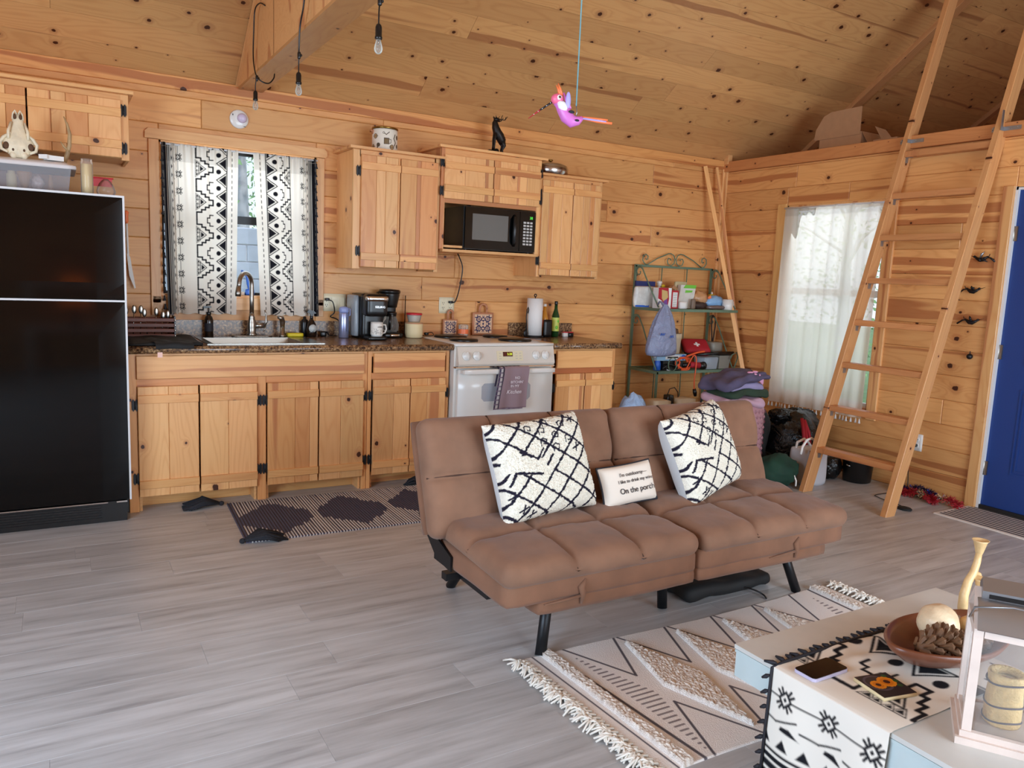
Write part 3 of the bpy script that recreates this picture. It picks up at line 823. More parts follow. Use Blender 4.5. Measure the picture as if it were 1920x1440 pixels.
def tree(x, y, h, r, spread, n, seed, label, leaf_z=0.3):
    rd = random.Random(seed)
    t = thing('tree', label, 'tree', (x, y, -0.6))
    g = MB(); g.tube([(x + math.sin(k * .9) * .05, y, -0.6 + h * k / 8) for k in range(9)], [r * (1 - .06 * k) for k in range(9)], 10)
    for k in range(7):
        a = rd.uniform(0, 2 * PI); zz = -0.6 + h * rd.uniform(.45, .95)
        g.tube([(x, y, zz), (x + math.cos(a) * spread * .4, y + math.sin(a) * spread * .4, zz + .5), (x + math.cos(a) * spread * .8, y + math.sin(a) * spread * .8, zz + .7)], [r * .3, r * .2, r * .08], 6)
    g.build('trunk', 'bark', t)
    g = MB()
    for k in range(n):
        a = rd.uniform(0, 2 * PI); rr = spread * math.sqrt(rd.random()); zz = -0.6 + h * (leaf_z + (1.1 - leaf_z) * rd.random())
        c = Vector((x + math.cos(a) * rr, y + math.sin(a) * rr, zz)); s = rd.uniform(.03, .08)
        u = Vector((rd.uniform(-1, 1), rd.uniform(-1, 1), rd.uniform(-1, 1))).normalized(); w = u.orthogonal().normalized()
        g.add([c - u * s, c - w * s * .5, c + u * s, c + w * s * .5], [(0, 1, 2, 3)])
    o = g.build('foliage', 'leaf', t); o['kind'] = 'stuff'
tree(2.62, 6.0, 7.5, 0.11, 1.9, 1500, 4, 'slim pale trunk tree seen between the kitchen curtains', 0.35)
tree(4.9, 10.8, 6.0, 0.10, 1.6, 3200, 5, 'bushy green tree beyond the block wall outside', 0.25)
tree(11.4, -1.4, 6.5, 0.12, 2.0, 2500, 6, 'leafy tree seen faintly through the porch window curtain', 0.1)
tree(13.5, 4.6, 5.0, 0.12, 1.9, 2500, 7, 'second leafy tree outside beyond the porch window', 0.1)

# ------------------------------------------------------------------ kitchen cabinets
TI = {'l': (1.06, 1.06, 1.08), 'm': (1, 1, 1), 'r': (0.90, 0.76, 0.70), 'd': (0.96, 0.88, 0.80)}
def hinge(parent, x, y, z):
    g = MB()
    for sx in (-0.008, 0.008):
        g.prism([(x + sx - .0075, z - .022), (x + sx, z - .034), (x + sx + .0075, z - .022), (x + sx + .0075, z + .022), (x + sx, z + .034), (x + sx - .0075, z + .022)], y - .004, y, 'xz')
    g.cyl((x, y - .004, z - .022), .004, .044, 8)
    return g.build('hinge', 'blackmetal', parent)

def cab_door(root, x0, x1, z0, z1, y, code, widths, hs, off=0.045, bw=0.045, hz=0.10, seed=0):
    """plank door with two battens; y = back of the boards; hs = hinge side -1 / 1 / 0"""
    d = bpy.data.objects.new('door', None); COL.objects.link(d); d.parent = root
    d.location = Vector(((x0 + x1) / 2, y, z0)) - wloc(root)
    tot = sum(widths); x = x0
    for c, w in zip(code, widths):
        ww = (x1 - x0) * w / tot
        board('board', (x + ww / 2, y - .009, (z0 + z1) / 2), z1 - z0, ww - .0012, .018, (0, 0, 1), (-1, 0, 0), 'cab', d, ch=.0025, tint=TI[c]).rotation_euler
        x += ww
    for zc in (z0 + off + bw / 2, z1 - off - bw / 2):
        board('batten', ((x0 + x1) / 2, y - .0235, zc), x1 - x0, bw, .011, (1, 0, 0), (0, 0, 1), 'cab', d, ch=.002, tint=(.98, .93, .86))
    if hs:
        hx = x0 - .012 if hs < 0 else x1 + .012
        hz = min(hz, (z1 - z0) * .17)
        for zc in (z0 + hz, z1 - hz): hinge(d, hx, y - .002, zc)
    return d

def box_cab(name, label, x0, x1, y0, z0, z1, group, panel_left=True, panel_right=True, bottom=True, back=0.0):
    r = thing(name, label, 'cabinet', ((x0 + x1) / 2, (y0 + back) / 2, z0), group=group)
    return r

# --- base cabinets
def base_cab(label, x0, x1, stiles, drawer, doors, kicks):
    r = thing('base_cabinet', label, 'cabinet', ((x0 + x1) / 2, -0.3, 0), group='pine base cabinets under the worktop')
    board('side_panel', (x0 + .009, -.30, .435), .87, .585, .016, (0, 0, 1), (0, 1, 0), 'cab', r)
    board('side_panel', (x1 - .009, -.30, .435), .87, .585, .016, (0, 0, 1), (0, -1, 0), 'cab', r)
    for xa, xb in stiles:
        board('stile', ((xa + xb) / 2, -.602, .435), .87, xb - xa - .001, .018, (0, 0, 1), (-1, 0, 0), 'cab', r, tint=(.94, .82, .74))
    board('top_rail', ((x0 + x1) / 2, -.598, .852), x1 - x0 - .024, .036, .018, (1, 0, 0), (0, 0, 1), 'cab', r, tint=(1, .94, .88))
    board('middle_rail', ((x0 + x1) / 2, -.598, .712), x1 - x0 - .024, .042, .018, (1, 0, 0), (0, 0, 1), 'cab', r, tint=(.88, .70, .62))
    g = MB(); g.bx(x0 + .02, x1 - .02, -.59, -.02, .085, .10); g.build('bottom_shelf', 'cab', r)
    for a, b in kicks:
        board('toe_kick', ((a + b) / 2, -.48, .05), b - a - .002, .10, .016, (1, 0, 0), (0, 0, 1), 'cab', r, tint=(.95, .93, .82))
        board('foot_panel', (a + .008, -.535, .045), .11, .09, .016, (0, -1, 0), (0, 0, 1), 'cab', r)
        board('foot_panel', (b - .008, -.535, .045), .11, .09, .016, (0, 1, 0), (0, 0, 1), 'cab', r)
    for (a, b, tint) in drawer:
        board('drawer_front', ((a + b) / 2, -.6205, .796), b - a, .124, .020, (1, 0, 0), (0, 0, 1), 'cab', r, tint=tint)
    for dd in doors: cab_door(r, *dd)
    return r
zb, zt, yd = .088, .693, -.6125
base_cab('wide pine sink cabinet with four plank doors beside the fridge', .738, 2.072,
         [(.738, .787), (1.412, 1.462), (2.042, 2.072)],
         [(.785, 2.046, (1.02, 1.0, .98))],
         [(.787, 1.092, zb, zt, yd, 'lm', (1, 1), -1), (1.100, 1.408, zb, zt, yd, 'ml', (1, 1.05), 1),
          (1.466, 1.762, zb, zt, yd, 'drl', (1.1, .6, .35), -1), (1.770, 2.044, zb, zt, yd, 'lm', (1, 1.1), 1)],
         [(.787, 1.412), (1.462, 2.042)])
base_cab('pine base cabinet with red streaked drawer left of the stove', 2.074, 2.628,
         [(2.074, 2.100), (2.604, 2.628)],
         [(2.108, 2.590, (1.0, .92, .84))],
         [(2.106, 2.350, zb, zt, yd, 'ml', (1, .8), -1), (2.356, 2.598, zb, zt, yd, 'dm', (.9, 1), 1)],
         [(2.100, 2.604)])
base_cab('narrow pine base cabinet right of the stove behind the sofa', 3.412, 3.985,
         [(3.412, 3.440), (3.957, 3.985)],
         [(3.462, 3.946, (1.02, .98, .95))],
         [(3.458, 3.704, zb, zt, yd, 'dlm', (.9, .75, .3), -1), (3.712, 3.958, zb, zt, yd, 'rlm', (.55, .8, 1), 1)],
         [(3.440, 3.957)])

# --- worktops
SX0, SX1, SY0, SY1 = 1.165, 1.80, -.56, -.10
ct = thing('worktop', 'brown speckled laminate worktop with cut-out for the sink', 'countertop', (1.69, -.32, .87))
g = MB()
for a, b, c, d in ((.742, SX0, -.648, 0.0), (SX1, 2.634, -.648, 0.0), (SX0, SX1, -.648, SY0), (SX0, SX1, SY1, 0.0)):
    g.bx(a, b, c, d, .872, .912)
g.lathe([(.0001, .742), (.02, .742), (.02, 2.634), (.0001, 2.634)], (0, -.648, .892), 16, 'x'); g.build('top_slab', 'granite', ct)
g = MB(); g.bx(.742, 2.634, -.022, -.002, .912, 1.012); g.build('backsplash', 'granite', ct)
ct2 = thing('worktop', 'short speckled worktop between stove and green metal rack', 'countertop', (3.70, -.32, .87))
g = MB(); g.bx(3.408, 4.0, -.648, 0.0, .872, .912); g.lathe([(.0001, 3.408), (.02, 3.408), (.02, 4.0), (.0001, 4.0)], (0, -.648, .892), 16, 'x'); g.build('top_slab', 'granite', ct2)
g = MB(); g.bx(3.408, 3.99, -.022, -.002, .912, 1.012); g.build('backsplash', 'granite', ct2)
board('end_strip', (3.402, -.33, .902), .64, .03, .012, (0, 1, 0), (0, 0, 1), 'cab', ct2, ch=.001)

# --- upper cabinets
def upper_cab(label, x0, x1, yf, z0, z1, stl, str_, doors, crown=(.03, .03), toprail=.045, rails=()):
    r = thing('wall_cabinet', label, 'cabinet', ((x0 + x1) / 2, yf / 2, z0), group='pine wall cabinets')
    D = -yf - .018
    board('side_panel', (x0 + .008, -D / 2 - .001, (z0 + z1) / 2), z1 - z0, D, .016, (0, 0, 1), (0, 1, 0), 'cab', r, tint=(1.04, 1.02, 1.0))
    board('side_panel', (x1 - .008, -D / 2 - .001, (z0 + z1) / 2), z1 - z0, D, .016, (0, 0, 1), (0, -1, 0), 'cab', r)
    board('bottom_panel', ((x0 + x1) / 2, -D / 2 - .001, z0 + .02), x1 - x0 - .034, D, .016, (1, 0, 0), (0, -1, 0), 'cab', r)
    board('stile', (x0 + stl / 2, yf + .009, (z0 + z1) / 2), z1 - z0, stl, .018, (0, 0, 1), (-1, 0, 0), 'cab', r)
    board('stile', (x1 - str_ / 2, yf + .009, (z0 + z1) / 2), z1 - z0, str_, .018, (0, 0, 1), (-1, 0, 0), 'cab', r)
    board('top_rail', ((x0 + x1) / 2, yf + .009, z1 - toprail / 2), x1 - x0 - stl - str_, toprail, .018, (1, 0, 0), (0, 0, 1), 'cab', r, tint=(1, .95, .9))
    for (zc, h) in rails:
        board('rail', ((x0 + x1) / 2, yf + .009, zc), x1 - x0 - stl - str_, h, .018, (1, 0, 0), (0, 0, 1), 'cab', r)
    cl, cr = crown
    g = MB(); g.prism([(x0 - cl, yf - .035), (x1 + cr, yf - .035), (x1 + cr, -.001), (x0 - cl, -.001)], z1, z1 + .016, 'xy')
    g.build('crown_board', 'cab', r)
    for d in doors: cab_door(r, *d)
    return r
upper_cab('tall pine wall cabinet left of the microwave under the patterned canister', 2.058, 2.654, -.330, 1.368, 2.108, .05, .03,
          [(2.105, 2.366, 1.382, 2.078, -.331, 'rlmd', (.9, .55, .75, .12), -1), (2.371, 2.632, 1.382, 2.078, -.331, 'dlr', (1, .25, 1.1), 0)])
uc = upper_cab('pine wall cabinet above the microwave with elk figurine on top', 2.656, 3.436, -.345, 1.525, 2.182, .03, .03,
          [(2.672, 3.040, 1.858, 2.140, -.346, 'llm', (1.1, 1.1, .45), -1), (3.046, 3.418, 1.858, 2.140, -.346, 'rllm', (.3, .9, .5, .7), 1)],
          crown=(.03, .03), rails=((1.845, .03),))
g = MB(); g.bx(2.672, 3.42, -.36, -.002, 1.508, 1.526); g.build('microwave_shelf', 'cab', uc)
g = MB(); g.bx(2.672, 3.42, -.02, -.002, 1.526, 1.845); g.build('back_panel', 'cab', uc)
upper_cab('pine wall cabinet right of the microwave with steel lid on top', 3.438, 3.988, -.330, 1.368, 2.085, .024, .026,
          [(3.452, 3.716, 1.382, 2.056, -.331, 'mrll', (.35, .2, .45, .55), -1), (3.722, 3.966, 1.382, 2.056, -.331, 'lmrl', (.5, .35, .25, .3), 0)], crown=(0.0, .03), toprail=.03)
upper_cab('low pine wall cabinet above the black fridge', -.02, .800, -.330, 1.893, 2.238, .03, .040,
          [(-.005, .328, 1.905, 2.205, -.331, 'llr', (1, 1, .7), 0), (.335, .762, 1.905, 2.205, -.331, 'mlrl', (.75, .5, .75, 1.15), 1)], crown=(.03, .022), toprail=.035)

# ------------------------------------------------------------------ fridge
FX0, FX1, FY, FZ = -.03, .738, -.765, 1.668
fr = thing('refrigerator', 'tall black top-freezer refrigerator with pale edge trim', 'refrigerator', (.354, -.39, 0))
g = MB(); g.bx(FX0 + .005, FX1 - .008, -.68, -.03, .03, FZ); g.build('body', 'black', fr)
def fdoor(z0, z1, nm):
    d = MB(); d.rbox(((FX0 + FX1) / 2, FY + .035, (z0 + z1) / 2), ((FX1 - FX0) / 2 - .006, .033, (z1 - z0) / 2), .008, (6, 4, 6)); d.sm = [False] * len(d.sm)
    o = d.build(nm, 'blackgloss', fr)
    e = MB(); e.bx(FX1 - .009, FX1, FY - .001, FY + .06, z0, z1); e.build('edge_trim', 'weather', o)
    return o
fdoor(1.158, FZ - .004, 'freezer_door'); fdoor(.122, 1.148, 'door')
g = MB(); g.bx(FX0, FX1, FY + .002, FY + .06, FZ - .004, FZ + .006); g.build('top_trim', 'weather', fr)
g = MB(); g.bx(FX0, FX1, FY - .002, FY + .05, 1.1485, 1.1575); g.build('middle_trim', 'weather', fr)
g = MB(); g.bx(FX0, FX1 - .02, FY + .04, FY + .07, .0, .108)
for k in range(6): g.bx(FX0 + .02, FX1 - .14, FY + .035, FY + .045, .02 + k * .013, .027 + k * .013)
g.build('kick_grille', 'black', fr)
g = MB(); g.bx(FX0, FX1 - .11, FY + .015, FY + .035, .108, .114); g.bx(FX1 - .07, FX1 - .02, FY + .015, FY + .03, .106, .114); g.build('kick_trim', 'chrome', fr)

# ------------------------------------------------------------------ stove
st = thing('stove', 'white electric range with covered burners between the base cabinets', 'stove', (3.02, -.34, 0))
SXa, SXb = 2.640, 3.396
g = MB(); g.bx(SXa, SXb, -.655, -.005, .02, .900); g.build('body', 'white', st)
g = MB(); g.rbox(((SXa + SXb) / 2, -.335, .907), ((SXb - SXa) / 2 + .003, .335, .010), .005, (8, 8, 2)); g.build('cooktop', 'white', st)
g = MB(); g.prism([(-.690, .770), (-.700, .785), (-.672, .897), (-.640, .897), (-.640, .770)], SXa + .012, SXb - .004, 'yz')
cp = g.build('control_panel', plain('warm_white_panel', (214, 206, 194), .35), st)
rx = math.atan2(.028, .112)
Rk = Matrix.Rotation(-rx, 3, 'X')
def onpanel(z): return -.700 + (z - .785) * (.028 / .112)
for kx in (2.712, 2.790, 3.245, 3.318):
    g = MB(local=True); g.lathe([(.031, 0), (.031, .004), (.027, .006), (.024, .006), (.022, .022), (.0, .022)], (0, 0, 0), 24, 'y'); g.box((0, .024, 0), (.008, .008, .044))
    k = g.build('knob', 'white', cp); k.rotation_euler = (0, 0, PI); k.location = Vector((kx, onpanel(.838) - .001, .838)) - wloc(cp); k.rotation_euler = (-rx * 0 + 0.245, 0, PI)
g = MB(); g.prism([(onpanel(.803) - .002, .803), (onpanel(.868) - .002, .868), (onpanel(.868) + .004, .868), (onpanel(.803) + .004, .803)], 2.938, 3.138, 'yz'); g.build('display_panel', 'offwhite', cp)
g = MB(); g.prism([(onpanel(.832) - .004, .832), (onpanel(.862) - .004, .862), (onpanel(.862) + .002, .862), (onpanel(.832) + .002, .832)], 2.985, 3.058, 'yz'); g.build('clock_display', plain('dark_red_display', (84, 28, 20), .3), cp)
o = text_obj('clock_digits', '5:20', .022, Vector((3.035, onpanel(.847) - .005, .847)) - wloc(cp), (PI / 2 - rx, 0, 0), plain('display_digits', (190, 210, 60), .5, emis=1.2), cp)
g = MB()
for px in (2.955, 3.08, 3.11):
    for pz in (.815, .832, .850): g.prism([(onpanel(pz) - .0035, pz), (onpanel(pz + .005) - .0035, pz + .005), (onpanel(pz) + .001, pz + .005)], px, px + .016, 'yz')
g.build('buttons', plain('pale_buttons', (196, 190, 176), .5), cp)
g = MB(); g.bx(SXa - .002, SXb + .002, -.690, -.655, .758, .768); g.build('panel_lip', 'chrome', st)
od = MB(); od.rbox(((SXa + SXb) / 2 + .004, -.672, .475), ((SXb - SXa) / 2 - .012, .022, .275), .006, (4, 3, 4)); od = od.build('oven_door', 'white', st)
g = MB(); g.prism([(2.83 + .02, .655), (3.205 - .02, .655), (3.205, .635), (3.205, .555), (3.185, .535), (2.85, .535), (2.83, .555), (2.83, .635)], -.6965, -.693, 'xz'); g.build('oven_window', 'greydisp', od)
g = MB(); g.rbox(((SXa + SXb) / 2 + .004, -.735, .738), ((SXb - SXa) / 2 - .03, .012, .017), .008, (12, 4, 4)); g.bx(SXa + .03, SXa + .06, -.73, -.692, .728, .748); g.bx(SXb - .06, SXb - .03, -.73, -.692, .728, .748); g.build('oven_handle', 'white', od)
g = MB(); g.rbox(((SXa + SXb) / 2 + .004, -.672, .11), ((SXb - SXa) / 2 - .012, .02, .078), .006, (4, 3, 4)); g.build('storage_drawer', 'white', st)
for i, (bx0, by0, r_) in enumerate(((2.83, -.20, .118), (2.80, -.47, .098), (3.19, -.20, .092), (3.20, -.47, .118))):
    g = MB(); g.lathe([(r_ * .98, .0), (r_, .004), (r_ * .96, .014), (r_ * .5, .018), (0, .018)], (bx0, by0, .9175), 32); g.build('burner_cover', 'black', st)

# towels over the oven handle
def towel(name, label, x0, x1, ztop, zbot, yfr, canvas_fn, mat, seed, back=.12, wob=.006):
    res = 260
    L_ = (ztop - zbot) + back + .03
    cv = Canvas(x1 - x0, L_, res, (150, 128, 134)); canvas_fn(cv, x1 - x0, L_)
    h, w = cv.X.shape; P = np.zeros((h, w, 3))
    s = cv.Y; u = cv.X / (x1 - x0)
    front = ztop - zbot
    # s from 0 = front hem up over the bar to the back
    z = np.where(s < front, zbot + s, np.where(s < front + .03, ztop + .012 * np.sin((s - front) / .03 * PI), ztop - (s - front - .03)))
    y = np.where(s < front, yfr - .006, np.where(s < front + .03, yfr - .006 + (s - front) / .03 * .034, yfr + .028))
    y = y - wob * (1 - s / L_) * (1 + np.sin(u * 11 + seed)) - .004 * np.sin(u * 5 + z * 20)
    sp = 1 + .12 * np.clip((ztop - z) / front, 0, 1)
    x = x0 + (x1 - x0) * (.5 + (u - .5) * sp) - .028 * np.clip((ztop - z) / front, 0, 1)
    P[..., 0] = x; P[..., 1] = y; P[..., 2] = z
    t = grid_mesh(name, P, cv.C, mat, origin=((x0 + x1) / 2, yfr, zbot)); tag(t, label, 'towel')
    return t
def tw_plain(cv, w, L_): 
    cv.rect(0, w, 0.0, .006, (120, 100, 110))
def tw_plaid(cv, w, L_):
    cv.rect(0, w, 0, L_, (214, 204, 200))
    for k in range(6): cv.rect(k * w / 6, k * w / 6 + w / 14, 0, L_, (66, 60, 84))
    for k in range(12): cv.rect(0, w, k * .03, k * .03 + .008, (120, 100, 120))
towel('dish_towel', 'navy and cream plaid dish towel showing behind the mauve towel', 2.925, 3.125, .757, .487, -.749, tw_plaid, 'runner', 2, wob=.003)
tt = towel('dish_towel', 'mauve dish towel with white lettering hung on oven handle', 2.955, 3.145, .762, .497, -.764, tw_plain, 'runner', 1)
for i, (s_, zz, sz, xo) in enumerate((('NO', .700, .024, 0), ("BITCHIN'", .672, .024, .004), ('IN MY', .646, .024, -.004), ('Kitchen', .608, .036, -.004))):
    text_obj('lettering', s_, sz, Vector((3.045 + xo - .008 * i, -.790 - .0015 * i, zz)) - wloc(tt), (PI / 2, 0, 0), 'whiteprint', tt, shear=.35 if i == 3 else 0)

# ------------------------------------------------------------------ microwave
mw = thing('microwave', 'black countertop microwave in the open niche of the wall cabinet', 'microwave', (3.08, -.19, 1.527))
g = MB(); g.bx(2.835, 3.400, -.335, -.04, 1.535, 1.822); [g.cyl((a, b, 1.5265), .012, .009, 10) for a in (2.87, 3.37) for b in (-.31, -.07)]; g.build('body', 'black', mw)
g = MB(); g.bx(2.842, 3.268, -.352, -.336, 1.540, 1.818); md = g.build('door', 'blackgloss', mw)
g = MB(); g.prism([(2.895, 1.60), (3.175, 1.60), (3.175, 1.775), (2.895, 1.775)], -.3535, -.352, 'xz'); g.build('window', plain('microwave_window_reflection', (100, 102, 100), .15), md)  # grey of the room's reflection is put into this window's colour
g = MB(); g.tube([(3.225, -.353, 1.575), (3.218, -.372, 1.60), (3.216, -.378, 1.68), (3.218, -.372, 1.76), (3.225, -.353, 1.785)], [.010, .013, .014, .013, .010], 10); g.build('door_handle', 'black', md)
g = MB(); g.bx(3.272, 3.397, -.352, -.336, 1.540, 1.818); cpn = g.build('control_panel', 'blackgloss', mw)
o = text_obj('clock_digits', '38', .026, Vector((3.362, -.3535, 1.775)) - wloc(cpn), (PI / 2, 0, 0), plain('green_digits', (70, 190, 60), .5, emis=1.5), cpn)
g = MB()
for r_ in range(8):
    for k in range(3):
        g.bx(3.300 + k * .027, 3.320 + k * .027, -.3535, -.352, 1.735 - r_ * .0215, 1.748 - r_ * .0215)
g.build('buttons', plain('grey_buttons', (190, 188, 184), .5), cpn)
# ------------------------------------------------------------------ sink and taps
sk = thing('sink', 'shallow stainless steel drop-in sink in the worktop', 'sink', (1.48, -.33, .9))
g = MB()
x0, x1, y0, y1, zt_ = SX0 - .015, SX1 + .015, SY0 - .015, SY1 + .015, .916
ix0, ix1, iy0, iy1 = SX0 + .02, SX1 - .10, SY0 + .02, SY1 - .075
for a, b, c, d in ((x0, ix0, y0, y1), (ix1, x1, y0, y1), (ix0, ix1, y0, iy0), (ix0, ix1, iy1, y1)): g.bx(a, b, c, d, .9125, zt_)
g.build('rim', 'steel', sk)
g = MB()
bz = .76
V = [(ix0, iy0, zt_ - .002), (ix1, iy0, zt_ - .002), (ix1, iy1, zt_ - .002), (ix0, iy1, zt_ - .002), (ix0 + .03, iy0 + .03, bz), (ix1 - .03, iy0 + .03, bz), (ix1 - .03, iy1 - .03, bz), (ix0 + .03, iy1 - .03, bz)]
g.add(V, [(0, 1, 5, 4), (1, 2, 6, 5), (2, 3, 7, 6), (3, 0, 4, 7), (4, 5, 6, 7)]); g.build('basin', 'steel', sk)
g = MB(); g.lathe([(.03, 0), (.04, .003), (.02, .004), (0, .002)], ((ix0 + ix1) / 2, (iy0 + iy1) / 2, bz), 20); g.build('drain', 'chrome', sk)
fc = thing('faucet', 'tall brushed nickel gooseneck kitchen faucet in front of the curtains', 'faucet', (1.485, -.12, .916))
fx, fy = 1.485, -.12
g = MB(); g.rbox((fx, fy, .920), (.12, .028, .004), .003, (8, 4, 2)); g.build('deck_plate', 'nickel', fc)
g = MB(); g.lathe([(.029, 0), (.031, .01), (.024, .02), (.027, .05), (.026, .085), (.018, .11), (.020, .115), (.0155, .125), (.0155, .14)], (fx, fy, .923), 24); g.build('body', 'nickel', fc)
pts = [(fx, fy, 1.05), (fx, fy, 1.20)]
for k in range(13):
    a = PI - PI * k / 12
    pts.append((fx - .042 - .042 * math.cos(a) * -1 * -1 if False else fx - .045 + .045 * math.cos(PI - a) , fy - .10 + .10 * math.cos(PI - a), 1.245 + .068 * math.sin(a)))
pts = [(fx, fy, 1.05), (fx, fy, 1.15), (fx, fy, 1.235)] + [(fx - .05 * (1 - math.cos(t)), fy - .065 * (1 - math.cos(t)), 1.245 + .066 * math.sin(t)) for t in [PI * k / 12 for k in range(13)]] + [(fx - .103, fy - .133, 1.225)]
g = MB(); g.tube(pts, .0135, 14); g.tube([(fx - .103, fy - .133, 1.232), (fx - .108, fy - .137, 1.19), (fx - .109, fy - .138, 1.172)], [.0145, .018, .016], 14); g.build('spout', 'nickel', fc)
g = MB(); g.tube([(fx + .02, fy, .985), (fx + .075, fy, .988)], .017, 14); g.tube([(fx + .075, fy - .002, .985), (fx + .088, fy - .004, 1.01), (fx + .086, fy - .006, 1.06), (fx + .078, fy - .008, 1.085)], [.010, .008, .006, .005], 10); g.tube([(fx + .083, fy, .99), (fx + .08, fy - .005, .965), (fx + .07, fy - .006, .95)], [.006, .005, .004], 8); g.build('lever', 'nickel', fc)
sp = thing('side_sprayer', 'small nickel side sprayer between faucet and yellow sponge', 'sprayer', (1.675, -.12, .916))
g = MB(); g.lathe([(.021, 0), (.021, .008), (.015, .014), (.0145, .06)], (1.675, -.12, .9165), 18); g.build('base', 'nickel', sp)
g = MB(); g.tube([(1.675, -.12, .975), (1.676, -.12, 1.01), (1.668, -.13, 1.035), (1.645, -.15, 1.042)], [.013, .017, .016, .012], 14); g.build('spray_head', 'nickel', sp)
spg = MB(); spg.rbox((1.755, -.115, .9285), (.05, .030, .012), .004, (6, 4, 3)); spg = spg.build('sponge', 'yellow'); tag(spg, 'yellow scrub sponge lying on the sink rim by the dish soap', 'sponge')

# ------------------------------------------------------------------ patterned cotton: one print used for curtains and table runner
INK = (24, 24, 30); CREAM = (232, 226, 214)
def fabric(cv, L_, u_of=None):
    """s across the print (0 outer edge .. 0.565 inner edge) along canvas x, repeat along canvas y"""
    def q(s): return s
    cv.rect(.0, .012, 0, L_, INK)
    for a, b in ((.014, .044), (.050, .064), (.069, .079), (.085, .091)): cv.rect(a, b, 0, L_, INK)
    y = .02
    while y < L_:                                         # small triangles
        cv.poly([(.100, y), (.122, y + .016), (.100, y + .032)], INK); y += .05
    y = .0
    while y < L_:                                         # long arrows
        cv.poly([(.135, y), (.158, y + .04), (.146, y + .045), (.140, y + .09)], INK)
        cv.path([(.168, y + .01), (.150, y + .06), (.152, y + .1)], .004, INK); y += .10
    cv.line(.20, 0, .20, L_, .0035, INK)
    y = .045
    while y < L_:                                         # medallions
        m = .20
        for sx in (-1, 1):
            for sy in (-1, 1):
                cv.line(m + sx * .006, y + sy * .010, m + sx * .013, y + sy * .020, .0055, INK); cv.line(m + sx * .010, y + sy * .006, m + sx * .020, y + sy * .012, .0055, INK)
        cv.poly([(m - .019, y), (m, y - .019), (m + .019, y), (m, y + .019)], INK)
        cv.poly([(m - .0115, y), (m, y - .0115), (m + .0115, y), (m, y + .0115)], CREAM)
        cv.poly([(m - .005, y), (m, y - .005), (m + .005, y), (m, y + .005)], INK)
        y += .10
    y = -.02
    while y < L_:                                         # stepped line and nested triangles
        P = [(.308, y), (.308, y + .046), (.338, y + .046), (.338, y + .062), (.362, y + .062), (.362, y + .078), (.386, y + .078), (.386, y + .092), (.412, y + .092),
             (.412, y + .124), (.386, y + .124), (.386, y + .140), (.362, y + .140), (.362, y + .156), (.338, y + .156), (.338, y + .172), (.308, y + .172), (.308, y + .20)]
        cv.path(P, .0095, INK)
        for (tx, ty, t_) in ((.304, y + .074, .020), (.304, y + .144, .020), (.325, y + .109, .036), (.304, y + .096, .016), (.304, y + .122, .016)):
            cv.poly([(tx - t_ * .1, ty - t_), (tx + t_ * 1.25, ty), (tx - t_ * .1, ty + t_)], INK)
            cv.poly([(tx + t_ * .04, ty - t_ * .74), (tx + t_ * 1.02, ty), (tx + t_ * .04, ty + t_ * .74)], CREAM)
            cv.poly([(tx + t_ * .16, ty - t_ * .52), (tx + t_ * .82, ty), (tx + t_ * .16, ty + t_ * .52)], INK)
        cv.path([(.412, y - .034), (.390, y - .034), (.390, y - .016), (.374, y - .016), (.374, y + .014), (.390, y + .014), (.390, y + .032), (.412, y + .032)], .007, INK)
        y += .20
    cv.line(.500, 0, .500, L_, .005, INK)
    y = .03
    while y < L_:
        cv.poly([(.500, y - .051), (.430, y), (.500, y + .051)], INK)
        cv.poly([(.497, y - .042), (.440, y), (.497, y + .042)], CREAM)
        cv.poly([(.495, y - .034), (.449, y), (.495, y + .034)], INK)
        cv.circle(.447, y + .05, .0145, INK); y += .10
    y = 0.0
    while y < L_: cv.rect(.530, .5350, y, y + .019, INK); y += .034

_FC = Canvas(.568, 1.05, 440, CREAM); fabric(_FC, 1.05)
def sample(C, s, t):
    """bilinear lookup of the print at arrays s, t"""
    h, w = C.X.shape; fx = np.clip(s / C.X[0, -1] * (w - 1), 0, w - 1.001); fy = np.clip((t % 1.0) / C.Y[-1, 0] * (h - 1), 0, h - 1.001)
    i = fy.astype(int); j = fx.astype(int); a = (fx - j)[..., None]; b = (fy - i)[..., None]; K = C.C
    return (K[i, j] * (1 - a) + K[i, j + 1] * a) * (1 - b) + (K[i + 1, j] * (1 - a) + K[i + 1, j + 1] * a) * b

def curtain(name, label, xs_top, xs_bot, smap, z0, z1, seed, nx=210, ny=420):
    """xs: outer and inner x at top and bottom; smap: list of (fraction across, s in the print)"""
    U, V = np.meshgrid(np.linspace(0, 1, nx), np.linspace(0, 1, ny))
    S = np.interp(U, [a for a, _ in smap], [b for _, b in smap])
    x = (xs_bot[0] + (xs_bot[1] - xs_bot[0]) * U) * (1 - V) + (xs_top[0] + (xs_top[1] - xs_top[0]) * U) * V
    dens = np.interp(U, [0, .2, .35, .7, 1], [1, 1, .35, .3, .25])
    y = -.040 - .010 * np.sin(S * 55 + seed + .4 * np.sin(V * 5)) * dens - .008 * np.sin(S * 130 + seed * 2 + V * 2) * np.clip(V - .55, 0, 1) * 2 - .012 * (1 - V) * (1 + np.sin(S * 21 + seed))
    z = z0 + (z1 - z0) * V - .004 * np.sin(S * 60) * (V < .02)
    P = np.stack([x, y, z], -1); C = sample(_FC, S, V * (z1 - z0) * 1.02)
    hem = (V > .895) ; C = C * np.where(hem, .80, 1)[..., None]
    o = grid_mesh(name, P, C, 'print', origin=((xs_top[0] + xs_top[1]) / 2, -.04, z1))
    return tag(o, label, 'curtain', 'patterned kitchen curtains')
